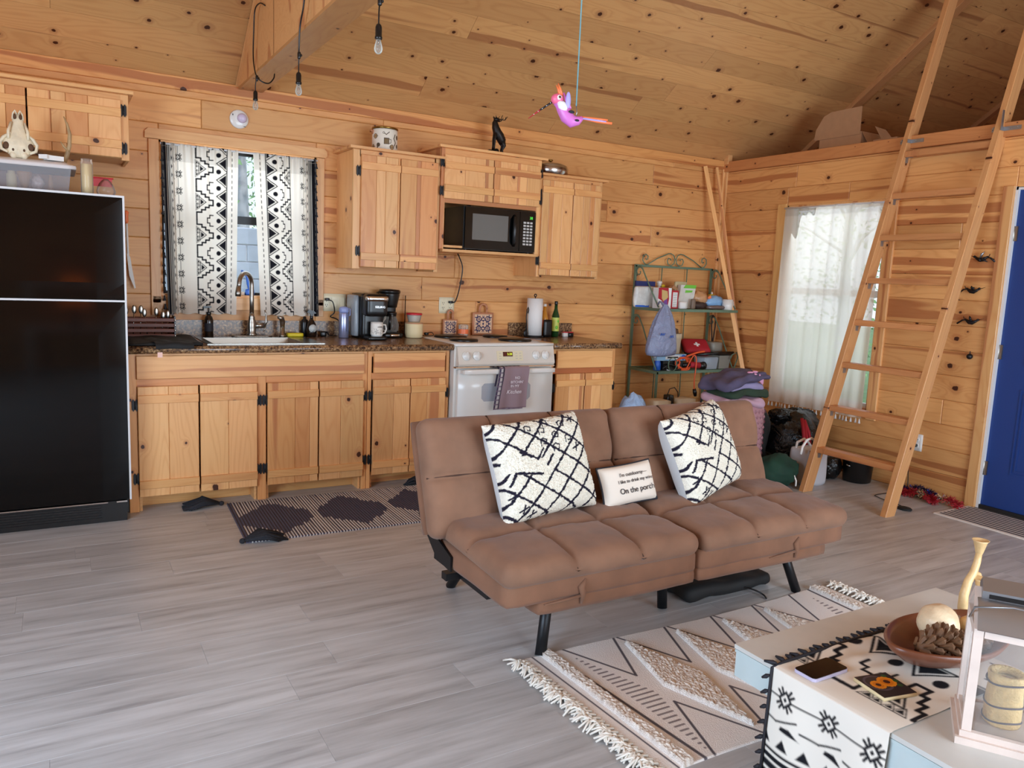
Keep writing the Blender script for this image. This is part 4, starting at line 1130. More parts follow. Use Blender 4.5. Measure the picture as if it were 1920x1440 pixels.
c1 = curtain('curtain', 'cream curtain with black tribal print nearer the fridge', (.990, 1.424), (1.010, 1.404), [(0, .0), (.11, .09), (.16, .17), (.205, .20), (.42, .300), (1, .568)], 1.052, 2.055, 1.0)
c2 = curtain('curtain', 'cream curtain with black tribal print nearer the tall wall cabinet', (1.905, 1.514), (1.925, 1.552), [(0, 0), (.15, .10), (.20, .19), (.42, .296), (.60, .42), (1, .568)], 1.048, 2.055, 2.3)
for c_, xe, nm in ((c1, 1.000, 1), (c2, 1.918, 2)):
    g = MB()
    for k in range(19):
        zz = 1.09 + k * .051; xx = xe + (.004 if nm == 1 else -.003) + (-1) ** k * .002 + (-.010 if nm == 1 else -.012) + (0 if nm == 1 else (.014 * (1 - k / 19)))
        g.lathe([(.001, 0), (.011, -.001), (.006, .014), (.0045, .022), (.006, .027), (.001, .032)], (xx, -.052, zz - .012), 7)
    g.build('tassel_trim', 'ink', c_)['kind'] = 'stuff'
g = MB(); g.tube([(.985, -.034, 2.048), (1.918, -.034, 2.048)], .006, 10); tag(g.build('curtain_rod', 'weather'), 'thin white tension rod holding the patterned kitchen curtains', 'curtain rod')

# sheer curtain on the porch window
U, V = np.meshgrid(np.linspace(0, 1, 130), np.linspace(0, 1, 120))
yy = -.740 - .880 * U - .012 * (1 - V) * (U < .5)
xx = XR - .035 - .008 * np.sin(U * 38 + .6 * np.sin(V * 4)) - .004 * np.sin(U * 71 + 1) - .02 * (1 - V)
zz = .438 + (2.005 - .438) * V
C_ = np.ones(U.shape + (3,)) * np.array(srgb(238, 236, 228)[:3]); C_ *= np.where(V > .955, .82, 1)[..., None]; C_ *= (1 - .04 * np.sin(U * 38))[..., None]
sc_ = grid_mesh('sheer_curtain', np.stack([xx, yy, zz], -1), C_, 'sheer', origin=(XR - .04, -1.18, 2.0))
tag(sc_, 'white sheer curtain with tasselled hem on the window behind the ladder', 'curtain')
g = MB()
for k in range(26):
    y_ = -.765 - k * .0335; x_ = XR - .055 - .010 * math.sin((k * .0335 + .02) / .875 * 38)
    g.lathe([(.001, 0), (.010, -.001), (.005, .020), (.004, .028), (.001, .034)], (x_, y_, .402), 7)
g.build('tassel_trim', 'paper', sc_)['kind'] = 'stuff'
g = MB(); g.tube([(XR - .04, -.735, 1.995), (XR - .04, -1.618, 1.995)], .006, 10); tag(g.build('curtain_rod', 'weather'), 'thin rod holding the white sheer curtain', 'curtain rod')

# ------------------------------------------------------------------ items by the sink
ZC = .9125
rk = thing('cutlery_rack', 'red-brown slatted wooden dish rack holding cutlery beside the fridge', 'rack', (.89, -.10, ZC))
for k in range(4):
    board('slat', (.888, -.165, ZC + .014 + k * .031), .285, .022, .008, (1, 0, 0), (0, 0, 1), 'stain', rk)
    board('slat', (.888, -.055, ZC + .014 + k * .031), .285, .022, .008, (1, 0, 0), (0, 0, 1), 'stain', rk)
g = MB(); g.bx(1.030, 1.038, -.168, -.05, ZC, ZC + .128); g.bx(.744, .752, -.168, -.05, ZC, ZC + .128); rkp = g.build('end_post', 'black', rk)
g = MB(); [g.cyl((1.034, -.172, ZC + .014 + k * .031), .005, .004, 8, 'y') for k in range(4)]; g.build('screw', 'chrome', rkp)
rd = random.Random(5)
for k in range(7):
    xk = .775 + k * .038; tl = rd.uniform(-.012, .012); h = rd.uniform(.125, .165)
    g = MB(); g.tube([(xk, -.11, ZC + .012), (xk + tl, -.11, ZC + h - .02)], .003, 6)
    g.sphere((xk + tl * 1.2, -.11, ZC + h + .002), (.013, .004, .026), 10, 8)
    tag(g.build('spoon', 'steel'), ('shiny metal spoon nearest the fridge in the slatted wooden rack', 'second spoon from the fridge in the slatted wooden rack', 'third spoon from the fridge in the slatted wooden rack', 'middle spoon of the slatted wooden rack', 'third spoon from the curtain end of the slatted rack', 'second spoon from the curtain end of the slatted rack', 'metal spoon nearest the curtain in the slatted wooden rack')[k], 'spoon', 'spoons in the cutlery rack')
# black drying mat and cloth over the worktop edge
def drape(name, label, cat, x0, x1, yb, hang, seed, mat, zb=ZC + .004, nx=26, ny=30, amp=.006, skew=0):
    U, V = np.meshgrid(np.linspace(0, 1, nx), np.linspace(0, 1, ny))
    rs = np.random.RandomState(seed); ph = rs.rand(4) * 6
    D = (-.665 - yb) * -1                          # flat depth up to the edge
    tot = D + hang; s = V * tot
    ybase = np.where(s < D, yb - s, -.672); z = np.where(s < D, zb, zb - (s - D))
    e = .5 * (1 + np.tanh((s - D) / .02)); ybase = np.where(np.abs(s - D) < .02, ybase - .002, ybase)
    z = z + amp * (1 + np.sin(U * 9 + ph[0] + V * 3) * np.sin(V * 7 + ph[1])) * (1 - e)
    y = ybase - amp * .8 * (1 + np.sin(U * 8 + ph[2])) * e
    x = x0 + (x1 - x0) * U + skew * V + .012 * np.sin(V * 5 + ph[3])
    C_ = np.ones(U.shape + (3,)) * .01
    o = grid_mesh(name, np.stack([x, y, z], -1), C_, mat, origin=((x0 + x1) / 2, yb, zb))
    return tag(o, label, cat)
g = MB(); g.rbox((.935, -.37, ZC + .006), (.185, .265, .005), .004, (12, 14, 2), disp=lambda w, d, p: Vector((w.x, w.y, w.z + (.004 * (1 + math.sin(p.x * 31 + p.y * 12))) if p.z > 0 else w.z)))
tag(g.build('drying_mat', 'rubber'), 'black drying mat on the worktop beside the fridge', 'mat')
dc = drape('dish_cloth', 'black cloth with grey hem draped over worktop edge near fridge', 'cloth', .845, 1.035, -.40, .028, 3, 'rubber', zb=ZC + .016, skew=.02)
g = MB(); g.bx(.882, .906, -.700, -.696, .858, .885); g.build('pink_tag', 'pinktag', dc)

def bottle(name, label, cat, x, y, prof, mat, z=ZC, extra=None, group=None, n=20):
    t = thing(name, label, cat, (x, y, z), group=group)
    g = MB(); g.lathe(prof, (x, y, z + .0005), n); g.build('body', mat, t)
    if extra: extra(t, x, y, z)
    return t
M['brownglass'] = plain('brown_bottle_glass', (34, 24, 18), .12)
def pump(t, x, y, z):
    g = MB(); g.cyl((x, y, z + .135), .014, .018, 14); g.cyl((x, y, z + .15), .004, .03, 8); g.box((x - .008, y, z + .184), (.046, .014, .010)); g.build('pump', 'black', t)
    g = MB(); g.lathe([(.0262, 0), (.0262, .05)], (x, y, z + .035), 20, cap=False); g.build('label', 'ink', t)
bottle('soap_bottle', 'dark amber pump soap bottle in front of the patterned curtain', 'bottle', 1.238, -.075, [(.024, 0), (.026, .004), (.026, .105), (.020, .124), (.013, .130), (.013, .138)], 'brownglass', extra=pump)
def dsp(t, x, y, z):
    g = MB(); g.cyl((x, y, z + .118), .011, .02, 12); g.prism([(x - .032, z + .160), (x - .02, z + .178), (x + .012, z + .172), (x + .03, z + .155), (x + .006, z + .150), (x + .006, z + .136), (x - .006, z + .136), (x - .010, z + .152)], y - .010, y + .010, 'xz'); g.build('spray_top', 'black', t)
    g = MB(); g.lathe([(.001, 0), (.026, .001), (.026, .003), (.001, .004)], (x, y - .034, z + .058), 20, 'y'); g.build('label', plain('silver_label', (186, 190, 186), .4), t)
bottle('dish_soap', 'dark dish soap spray bottle with round silver label beside sponge', 'bottle', 1.868, -.10, [(.028, 0), (.033, .006), (.034, .045), (.028, .085), (.013, .112), (.011, .120)], 'brownglass', extra=dsp)
bottle('soap_bottle', 'plain black bottle standing behind the dish soap spray', 'bottle', 1.838, -.045, [(.024, 0), (.026, .004), (.026, .09), (.020, .108), (.010, .114), (.010, .128), (.001, .130)], 'black')
g = MB(); g.rbox((1.955, -.07, ZC + .018), (.018, .018, .018), .003, (3, 3, 3)); g.tube([(1.955, -.06, ZC + .03), (1.99, -.035, ZC + .03), (2.01, -.03, ZC + .006), (2.06, -.04, ZC + .004)], .0025, 6); tag(g.build('power_adapter', 'black'), 'small black plug adapter on worktop beside dish soap', 'adapter')

# wall outlets
def outlet(label, x0, x1, z0, z1, kind):
    t = thing('outlet', label, 'outlet', ((x0 + x1) / 2, -.004, z0))
    g = MB(); g.rbox(((x0 + x1) / 2, -.0085, (z0 + z1) / 2), ((x1 - x0) / 2, .004, (z1 - z0) / 2), .003, (4, 2, 4)); g.build('cover_plate', 'offwhite', t)
    n = kind; w = (x1 - x0) / len(n)
    for i, k in enumerate(n):
        xc = x0 + w * (i + .5) * .96 + .002; zc = (z0 + z1) / 2
        if k == 's':
            g = MB(); g.bx(xc - .017, xc + .017, -.0150, -.0125, zc - .034, zc + .034); g.bx(xc - .014, xc + .014, -.0175, -.0150, zc - .030, zc + .002); g.build('rocker_switch', 'offwhite', t)
        else:
            g = MB(); g.bx(xc - .017, xc + .017, -.0145, -.0125, zc - .034, zc + .034); r_ = g.build('receptacle', 'offwhite', t)
            g = MB()
            for dz in (-.017, .017): g.bx(xc - .008, xc - .005, -.0152, -.0144, zc + dz - .004, zc + dz + .006); g.bx(xc + .005, xc + .008, -.0152, -.0144, zc + dz - .003, zc + dz + .006); g.cyl((xc, -.0152, zc + dz - .010), .003, .001, 8, 'y')
            g.build('slots', 'black', r_)
    return t
outlet('cream three-gang outlet and switch plate behind the lilac bottle', 1.963, 2.130, 1.078, 1.196, 'oss')
outlet('cream double outlet plate above the smaller cutting board', 2.822, 2.944, 1.075, 1.192, 'oo')
def cord(name, label, pts, r, mat='black', plug=None, cat='cord', sm=3, parent=None):
    # Catmull-Rom through the points
    P = [Vector(p) for p in pts]; out = []
    for i in range(len(P) - 1):
        p0 = P[max(i - 1, 0)]; p1 = P[i]; p2 = P[i + 1]; p3 = P[min(i + 2, len(P) - 1)]
        for k in range(sm * 2):
            t = k / (sm * 2)
            out.append(.5 * ((2 * p1) + (p2 - p0) * t + (2 * p0 - 5 * p1 + 4 * p2 - p3) * t * t + (3 * p1 - p0 - 3 * p2 + p3) * t ** 3))
    out.append(P[-1])
    g = MB(); g.tube(out, r, 8)
    if plug: g.rbox(plug, (.014, .014, .009), .004, (4, 4, 4))
    if parent is not None: return g.build(name, mat, parent)
    return tag(g.build(name, mat), label, cat)

def wb_(t, x, y, z):
    g = MB(); g.lathe([(.030, 0), (.032, .004), (.032, .022), (.026, .034), (.012, .038), (.001, .040)], (x, y, z + .168), 22); g.build('lid', 'lilacplastic', t)
    g = MB(); g.tube([(x + .030, y, z + .195), (x + .042, y, z + .190), (x + .042, y, z + .150), (x + .032, y, z + .145)], .004, 8); g.build('loop', 'lilacplastic', t)
    g = MB(); g.tube([(x + .009 + .005 * math.sin(k * 1.9) , y - .0318 + .0012 * math.sin(k * 1.9), z + .045 + .0022 * k) for k in range(44)], .0007, 5); g.build('script_mark', 'ink', t)
bottle('water_bottle', 'lilac metallic water bottle with flip lid beside the coffee machine', 'bottle', 2.062, -.17, [(.029, 0), (.032, .004), (.032, .160), (.028, .168)], plain('lilac_metal', (168, 176, 214), .3, metal=.7), extra=wb_)

# pod coffee machine
km = thing('coffee_maker', 'black pod coffee machine with silver lever behind the printed mug', 'coffee maker', (2.215, -.22, ZC))
g = MB(); g.rbox((2.225, -.165, ZC + .150), (.075, .115, .148), .014, (6, 6, 8)); g.build('body', 'black', km)
g = MB(); g.rbox((2.225, -.305, ZC + .225), (.073, .055, .072), .022, (8, 6, 8)); hd_ = g.build('brew_head', 'black', km)
g = MB(); g.rbox((2.225, -.340, ZC + .268), (.074, .028, .018), .012, (8, 5, 4)); g.build('silver_lever', 'chrome', hd_)
text_obj('lettering', 'KEURIG', .020, Vector((2.242, -.3608, ZC + .215)) - wloc(hd_), (PI / 2, 0, 0), 'chrome', hd_)
g = MB(); g.rbox((2.225, -.318, ZC + .012), (.066, .062, .0115), .008, (6, 6, 3)); g.build('drip_tray', 'black', km)
g = MB(); g.rbox((2.132, -.14, ZC + .150), (.016, .085, .135), .008, (3, 5, 6)); g.build('water_tank', 'tub', km)
def mug(name, label, x, y, z, r, h, mat, hs=1, group=None, side=0):
    t = thing(name, label, 'mug', (x, y, z), group=group)
    g = MB(); g.lathe([(r * .86, 0), (r * .9, .003), (r, h * .3), (r, h), (r - .003, h), (r - .004, h * .3), (r * .8, .006), (0, .006)], (x, y, z), 26); g.build('body', mat, t)
    g = MB(); g.tube([(x + hs * r * .96, y, z + h * .82), (x + hs * (r + .020), y, z + h * .80), (x + hs * (r + .026), y, z + h * .50), (x + hs * (r + .016), y, z + h * .25), (x + hs * r * .93, y, z + h * .2)], .0055, 8); g.build('handle', mat, t)
    return t
mg = mug('mug', 'white mug with dark village print on the coffee machine tray', 2.232, -.330, ZC + .0245, .040, .092, 'white')
def mugprint():
    cv = Canvas(.16, .07, 900, (232, 228, 218)); rd = random.Random(2)
    for k in range(120):
        x = rd.uniform(0, .16); y = rd.uniform(.0, .03 + .012 * math.sin(x * 120)); cv.line(x, y, x + rd.uniform(-.008, .008), y + rd.uniform(0, .01), .0012, (60, 56, 58))
    h, w = cv.X.shape; a = -PI / 2 - .2 + (cv.X - .08) / .0405
    P = np.stack([2.232 + .0403 * np.cos(a), -.330 + .0403 * np.sin(a), ZC + .036 + cv.Y], -1)
    grid_mesh('print', P, cv.C, 'tile', mg, origin=(2.232, -.33, ZC + .03))
mugprint()
text_obj('lettering', 'HOME', .013, Vector((.008, -.0418, .062)), (PI / 2, 0, .15), 'ink', mg)
# drip coffee maker
cm = thing('coffee_maker', 'black drip coffee maker with glass carafe between pod machine and crock', 'coffee maker', (2.39, -.13, ZC))
g = MB(); g.rbox((2.395, -.13, ZC + .018), (.072, .085, .0175), .012, (6, 6, 3)); g.build('base', 'black', cm)
g = MB(); g.rbox((2.395, -.062, ZC + .16), (.068, .026, .15), .012, (6, 3, 6)); g.build('water_tower', 'black', cm)
g = MB(); g.lathe([(.052, 0), (.056, .02), (.070, .085), (.070, .1)], (2.395, -.125, ZC + .205), 28); g.build('filter_basket', 'black', cm)
g = MB(); g.lathe([(.074, 0), (.075, .012), (.068, .022), (.001, .026)], (2.395, -.125, ZC + .303), 28); g.build('lid', 'black', cm)
g = MB(); g.lathe([(.045, 0), (.056, .012), (.060, .045), (.048, .085), (.040, .105), (.042, .125)], (2.400, -.135, ZC + .038), 28, cap=False); car = g.build('carafe', 'jar', cm)
g = MB(); g.lathe([(.043, 0), (.045, .006), (.043, .016), (.001, .018)], (2.400, -.135, ZC + .158), 24); g.lathe([(.0425, 0), (.0425, .014)], (2.400, -.135, ZC + .145), 24, cap=False); g.tube([(2.385, -.178, ZC + .155), (2.368, -.220, ZC + .150), (2.362, -.225, ZC + .09), (2.375, -.190, ZC + .06)], .009, 8); g.build('carafe_handle', 'black', car)
g = MB(); g.rbox((2.405, -.212, ZC + .018), (.035, .004, .010), .002, (4, 2, 2)); g.build('switch_panel', 'chrome', cm)
cord('power_cord', 'black cord plugged in beside the kitchen window', [(2.000, -.045, 1.155), (2.022, -.060, 1.140), (2.035, -.055, 1.075), (2.012, -.04, 1.045), (2.05, -.035, 1.030), (2.10, -.04, 1.000)], .004, plug=(1.992, -.031, 1.158), parent=km)
cord('power_cord', 'black microwave cord hanging down to the double outlet', [(2.908, -.045, 1.160), (2.930, -.055, 1.165), (2.960, -.05, 1.25), (2.985, -.045, 1.40), (2.955, -.05, 1.48), (2.925, -.06, 1.52)], .0045, plug=(2.905, -.031, 1.158), parent=mw)
cord('power_cord', 'black cord with loose plug lying on worktop near stove', [(2.50, -.05, ZC + .02), (2.63, -.10, ZC + .012), (2.69, -.20, ZC + .015), (2.705, -.16, ZC + .035), (2.68, -.13, ZC + .030)], .003, plug=(2.675, -.128, ZC + .024), parent=cm)
# crock with glass bowl
def rim(t, x, y, z):
    g = MB(); g.lathe([(.0625, 0), (.064, .003), (.0625, .007)], (x, y, z + .098), 28); g.build('brown_rim', 'terra', t)
bottle('crock', 'cream stoneware crock under a glass bowl near the stove', 'crock', 2.562, -.17, [(.054, 0), (.060, .006), (.062, .04), (.0615, .07), (.0625, .1), (.058, .106), (.001, .106)], 'candle', extra=rim, n=30)
gb = thing('glass_bowl', 'small glass storage bowl with red lid on top of cream crock', 'bowl', (2.562, -.17, ZC + .107))
g = MB(); g.lathe([(.036, 0), (.040, .002), (.052, .052), (.050, .052), (.038, .005), (0, .005)], (2.562, -.17, ZC + .1075), 28, cap=False); g.build('body', 'jar', gb)
g = MB(); g.lathe([(.054, 0), (.056, .003), (.055, .012), (.001, .014)], (2.562, -.17, ZC + .158), 28); g.build('lid', 'reddark', gb)
g = MB(); g.lathe([(.030, 0), (.034, .012), (.001, .016)], (2.562, -.17, ZC + .114), 16); g.build('contents', 'terra', gb)
g = MB(); g.tube([(2.545, -.045, ZC), (2.548, -.040, ZC + .285)], .0035, 8); tag(g.build('skewer', 'black'), 'thin black rod standing against wall behind the glass bowl', 'rod')

# cutting boards with blue tile print
def cutboard(label, x0, x1, z0, z1, hz, y=-.035, lean=.0):
    t = thing('cutting_board', label, 'cutting board', ((x0 + x1) / 2, y, z0), group='tile-printed cutting boards')
    xc = (x0 + x1) / 2; w = x1 - x0; h = z1 - z0
    g = MB(); g.rbox((xc, y, (z0 + z1) / 2), (w / 2, .006, h / 2), .006, (6, 2, 6)); g.build('board_body', 'terra', t)
    g = MB(); r_ = w * .17; g.tube([(xc + r_ * math.cos(a), y, z1 + (hz - z1 - r_) + r_ * math.sin(a)) for a in [PI * k / 10 for k in range(11)]] + [(xc - r_, y, z1 - .004)], .009, 8); g.tube([(xc + r_, y, z1 + (hz - z1 - r_)), (xc + r_, y, z1 - .004)], .009, 8); g.build('handle', 'terra', t)
    m = .82; cv = Canvas(w * m, h * m, 900, (214, 180, 150)); W_, H_ = w * m, h * m; B = (36, 40, 84)
    for sx in (0, 1):
        for sy in (0, 1):
            f = lambda a, b: ((W_ * a if not sx else W_ * (1 - a)), (H_ * b if not sy else H_ * (1 - b)))
            for (cx, cy, r1, a0, a1, wd) in ((.25, .25, .13, 0, 5.2, .05), (.25, .25, .05, 0, 6.3, .03), (.08, .42, .12, -1.5, 1.6, .035), (.42, .08, .12, 0, 3.1, .035), (.40, .40, .10, 2.5, 6, .04), (.08, .08, .09, -.5, 2.2, .045), (.47, .25, .07, 1, 5, .03), (.25, .47, .07, 2, 6, .03)):
                pts = [f(cx + r1 * math.cos(a0 + (a1 - a0) * k / 10), cy + r1 * math.sin(a0 + (a1 - a0) * k / 10)) for k in range(11)]
                cv.path(pts, wd * W_, B)
    cv.poly([(W_ * .5, H_ * .42), (W_ * .56, H_ * .5), (W_ * .5, H_ * .58), (W_ * .44, H_ * .5)], B)
    P = np.stack([x0 + w * (1 - m) / 2 + cv.X, np.full(cv.X.shape, y - .0066), z0 + h * (1 - m) / 2 + cv.Y], -1)
    grid_mesh('tile_print', P, cv.C, 'tile', t, smooth=False)
    return t
cutboard('smaller arched-handle cutting board with dark blue tile print', 2.846, 2.963, .918, 1.035, 1.098)
cutboard('larger arched-handle cutting board with dark blue tile print', 3.085, 3.262, .918, 1.088, 1.148)
jr = thing('candle_jar', 'glass candle jar with orange label between the two cutting boards', 'candle', (2.965, -.13, .918))
g = MB(); g.lathe([(.034, 0), (.036, .004), (.036, .078), (.033, .084), (.031, .084), (.033, .076), (.033, .006), (0, .005)], (2.965, -.13, .9185), 24, cap=False); g.build('body', 'jar', jr)
g = MB(); g.cyl((2.965, -.13, .9245), .0325, .038, 24); g.build('wax', 'amber', jr)
g = MB(); g.lathe([(.0365, 0), (.0365, .034)], (2.965, -.13, .937), 24, cap=False); g.build('label', 'orangep', jr)
# paper towel on holder
pt = thing('paper_towel_holder', 'black wire holder carrying a white paper towel roll', 'paper towel holder', (3.560, -.14, ZC))
g = MB(); g.lathe([(.075, 0), (.078, .004), (.074, .012), (.001, .014)], (3.560, -.14, ZC), 28); g.build('base', 'blackmetal', pt)
g = MB(); g.tube([(3.560, -.14, ZC + .01), (3.560, -.14, ZC + .305)] + [(3.560 + .010 * math.sin(a), -.14, ZC + .315 - .010 * math.cos(a)) for a in [PI * 2 * k / 8 for k in range(9)]], .004, 8); g.tube([(3.492, -.15, ZC + .01), (3.482, -.15, ZC + .15), (3.486, -.15, ZC + .21), (3.494, -.15, ZC + .225), (3.501, -.15, ZC + .205), (3.494, -.15, ZC + .180)], .004, 8); g.build('wire_post', 'blackmetal', pt)
g = MB(); g.lathe([(.018, .0), (.060, .0), (.060, .278), (.018, .278), (.018, 0)], (3.560, -.14, ZC + .015), 36, cap=False); g.build('paper_roll', 'paper', pt)
g = MB(); g.tube([(3.474, -.165, ZC + .10), (3.470, -.168, ZC + .04)], .003, 6); g.sphere((3.468, -.17, ZC + .03), (.018, .006, .026), 12, 8); tag(g.build('strainer', 'blackmetal'), 'small dark strainer leaning on the paper towel holder', 'strainer')
def cap1(t, x, y, z):
    g = MB(); g.cyl((x, y, z + .232), .013, .02, 14); g.build('cap', 'paper', t)
    g = MB(); g.lathe([(.0312, 0), (.0312, .06)], (x, y, z + .07), 20, cap=False); g.build('label', 'orangep', t)
bottle('oil_bottle', 'clear oil bottle with white cap beside the paper towel roll', 'bottle', 3.672, -.105, [(.028, 0), (.031, .006), (.031, .135), (.022, .175), (.012, .205), (.012, .235)], 'amber', extra=cap1)
def cap2(t, x, y, z):
    g = MB(); g.cyl((x, y, z + .245), .013, .03, 14); g.build('cap', 'black', t)
    g = MB(); g.lathe([(.0302, 0), (.0302, .105)], (x, y, z + .045), 20, cap=False); l = g.build('label', plain('lime_label', (190, 200, 90), .5), t)
    g = MB(); g.sphere((x - .005, y - .029, z + .075), (.012, .004, .014), 12, 8); g.sphere((x + .006, y - .029, z + .122), (.010, .004, .010), 12, 8); g.build('olive_print', 'brightgreen', l)
bottle('olive_oil_bottle', 'dark green olive oil bottle with lime label right of the stove', 'bottle', 3.762, -.125, [(.027, 0), (.030, .006), (.030, .160), (.020, .190), (.013, .215), (.012, .25)], 'olive', extra=cap2)
g = MB(); g.rbox((3.660, -.175, ZC + .068), (.034, .012, .0675), .006, (4, 2, 6)); tag(g.build('pepper_box', 'black'), 'black packet standing in front of the oil bottle', 'box')
for i, (xx, lab) in enumerate(((3.855, 'small red and white spice tin right of the olive oil'), (3.905, 'small red and black spice tin at the end of the worktop'))):
    t = thing('spice_tin', lab, 'tin', (xx, -.13, ZC), group='spice tins')
    g = MB(); g.rbox((xx, -.13, ZC + .016), (.020, .016, .016), .003, (3, 3, 3)); g.build('body', 'paper' if i == 0 else 'black', t)
    g = MB(); g.rbox((xx, -.13, ZC + .036), (.021, .017, .004), .002, (3, 3, 2)); g.build('lid', 'reddark', t)

# ------------------------------------------------------------------ on the window sill
g = MB(); g.tube([(1.455, .045, 1.325), (1.475, .045, 1.315), (1.492, .045, 1.285), (1.497, .045, 1.240), (1.512, .045, 1.195), (1.525, .045, 1.185)], [.006, .009, .010, .009, .008, .006], 8)
g.rbox((1.508, .045, 1.190), (.028, .010, .020), .006, (4, 3, 4)); tag(g.build('scrub_brush', 'skyplastic'), 'bright blue scrub brush standing on the kitchen window sill', 'brush')
g = MB(); g.rbox((1.452, .040, 1.180), (.022, .012, .012), .006, (4, 3, 3)); tag(g.build('soap_bar', 'paper'), 'pale soap bar on the sill between the patterned curtains', 'soap')

# ------------------------------------------------------------------ on top of the fridge
ZF = 1.6755
bn = thing('storage_bin', 'frosted plastic storage bin with milky lid on top of the fridge', 'storage bin', (.18, -.45, ZF))
g = MB()
def tray(g, x0, x1, y0, y1, z0, z1, ins, th=.003):
    V = [(x0 + ins, y0 + ins, z0), (x1 - ins, y0 + ins, z0), (x1 - ins, y1 - ins, z0), (x0 + ins, y1 - ins, z0), (x0, y0, z1), (x1, y0, z1), (x1, y1, z1), (x0, y1, z1)]
    g.add(V, [(0, 1, 5, 4), (1, 2, 6, 5), (2, 3, 7, 6), (3, 0, 4, 7), (3, 2, 1, 0)])
tray(g, -.12, .515, -.64, -.26, ZF, ZF + .125, .015); g.build('tub', 'binp', bn)
g = MB(); g.rbox((.2, -.45, ZF + .136), (.338, .205, .013), .010, (14, 10, 4), disp=lambda w, d, p: Vector((w.x, w.y, w.z - (.012 if abs(p.x) > .32 or abs(p.y) > .19 else 0))))
g.build('lid', 'binlid', bn)
for i, (xx, r_, h, mt, lab) in enumerate(((.262, .022, .085, 'candle', 'pale jar inside the storage bin on the fridge, nearest the skull'), (.425, .011, .080, 'tan', 'narrow tan bottle inside the storage bin on the fridge'))):
    g = MB(); g.lathe([(r_ * .9, 0), (r_, .004), (r_, h * .8), (r_ * .7, h * .86), (r_ * .7, h)], (xx, -.58, ZF + .004), 18); tag(g.build('jar', mt), lab, 'jar')
g = MB(); g.lathe([(.014, 0), (.018, .03), (.030, .07), (.034, .085)], (.315, -.58, ZF + .004), 14); tag(g.build('pastry_brush', 'tan'), 'splayed straw bristle brush inside the bin on the fridge', 'brush')
g = MB(); g.sphere((.372, -.575, ZF + .042), (.028, .022, .036), 14, 10, lambda q, d: q * (1 + .12 * math.sin(d.x * 9 + d.z * 7))); tag(g.build('candy_bag', plain('clear_candy_wrap', (214, 190, 180), .3, noise=.3, nscale=60)), 'crinkled clear candy bag inside the bin on the fridge', 'bag')

# deer skull standing with the nose up
dk = thing('deer_skull', 'bleached deer skull with dark horns on the storage bin lid', 'skull', (.305, -.57, 1.827))
sx_, sy_, sz_ = .298, -.575, 1.8265
prof = [(0, .030, .035), (.02, .052, .045), (.045, .062, .050), (.075, .070, .050), (.095, .062, .045), (.12, .042, .038), (.15, .032, .030), (.18, .025, .024), (.20, .023, .018), (.212, .018, .012), (.216, .006, .006)]
g = MB(); V = []; F = []; n = 22
for h, a, b in prof:
    for k in range(n):
        t_ = 2 * PI * k / n; V.append((sx_ + a * math.cos(t_) * (1 - .10 * math.cos(4 * t_)), sy_ + b * math.sin(t_) + (h - .1) * .12, sz_ + h))
for i in range(len(prof) - 1):
    for k in range(n): F.append((i * n + k, i * n + (k + 1) % n, (i + 1) * n + (k + 1) % n, (i + 1) * n + k))
F.append(tuple(range(n - 1, -1, -1))); F.append(tuple((len(prof) - 1) * n + k for k in range(n)))
g.add(V, F, True)
for s in (-1, 1):   # cheek arches, brow, teeth rows
    g.tube([(sx_ + s * .030, sy_ - .030, sz_ + .115), (sx_ + s * .060, sy_ - .036, sz_ + .090), (sx_ + s * .075, sy_ - .028, sz_ + .065), (sx_ + s * .070, sy_ - .030, sz_ + .035), (sx_ + s * .045, sy_ - .045, sz_ + .022)], [.005, .008, .009, .008, .006], 8)
    g.tube([(sx_ + s * .028, sy_ - .020, sz_ + .165), (sx_ + s * .040, sy_ - .035, sz_ + .120), (sx_ + s * .040, sy_ - .045, sz_ + .085)], [.005, .007, .006], 8)
    g.sphere((sx_ + s * .022, sy_ - .040, sz_ + .012), (.016, .014, .018), 10, 8)
    g.tube([(sx_ + s * .004, sy_ - .012, sz_ + .205), (sx_ + s * .010, sy_ - .018, sz_ + .222), (sx_ + s * .019, sy_ - .010, sz_ + .208), (sx_ + s * .022, sy_ - .010, sz_ + .18)], .004, 6)
g.sphere((sx_, sy_ - .045, sz_ + .03), (.016, .012, .026), 10, 8)
g.build('cranium', 'bone', dk)
g = MB()
for s in (-1, 1):
    g.sphere((sx_ + s * .050, sy_ - .042, sz_ + .052), (.013, .009, .017), 12, 8); g.sphere((sx_ + s * .012, sy_ - .0105, sz_ + .193), (.007, .012, .013), 10, 8); g.sphere((sx_ + s * .022, sy_ - .048, sz_ + .034), (.006, .008, .008), 8, 6)
g.build('sockets', 'bonedark', dk)
for s in (-1, 1):
    g = MB(); g.tube([(sx_ + s * .055, sy_ + .01, sz_ + .05), (sx_ + s * .085, sy_ + .01, sz_ + .032), (sx_ + s * .118, sy_, sz_ + .008)], [.014, .013, .006], 10); g.build('horn', 'antlerdark', dk)
an = MB(); an.tube([(.485, -.50, 1.830), (.500, -.505, 1.870), (.513, -.51, 1.920), (.516, -.51, 1.975), (.506, -.505, 2.025), (.492, -.50, 2.060)], [.012, .011, .010, .009, .006, .002], 10)
an.tube([(.512, -.51, 1.890), (.488, -.515, 1.912), (.474, -.52, 1.935)], [.008, .006, .002], 8); tag(an.build('antler', 'antler'), 'single curved antler tine standing on the storage bin lid', 'antler')
g = MB(); g.box((.442, -.60, 1.839), (.075, .05, .022), Matrix.Rotation(.3, 3, 'Z')); g.box((.408, -.615, 1.8415), (.038, .045, .020), Matrix.Rotation(.9, 3, 'Z')); tag(g.build('small_box', 'paper'), 'small white open box on the bin lid beside the antler', 'box')
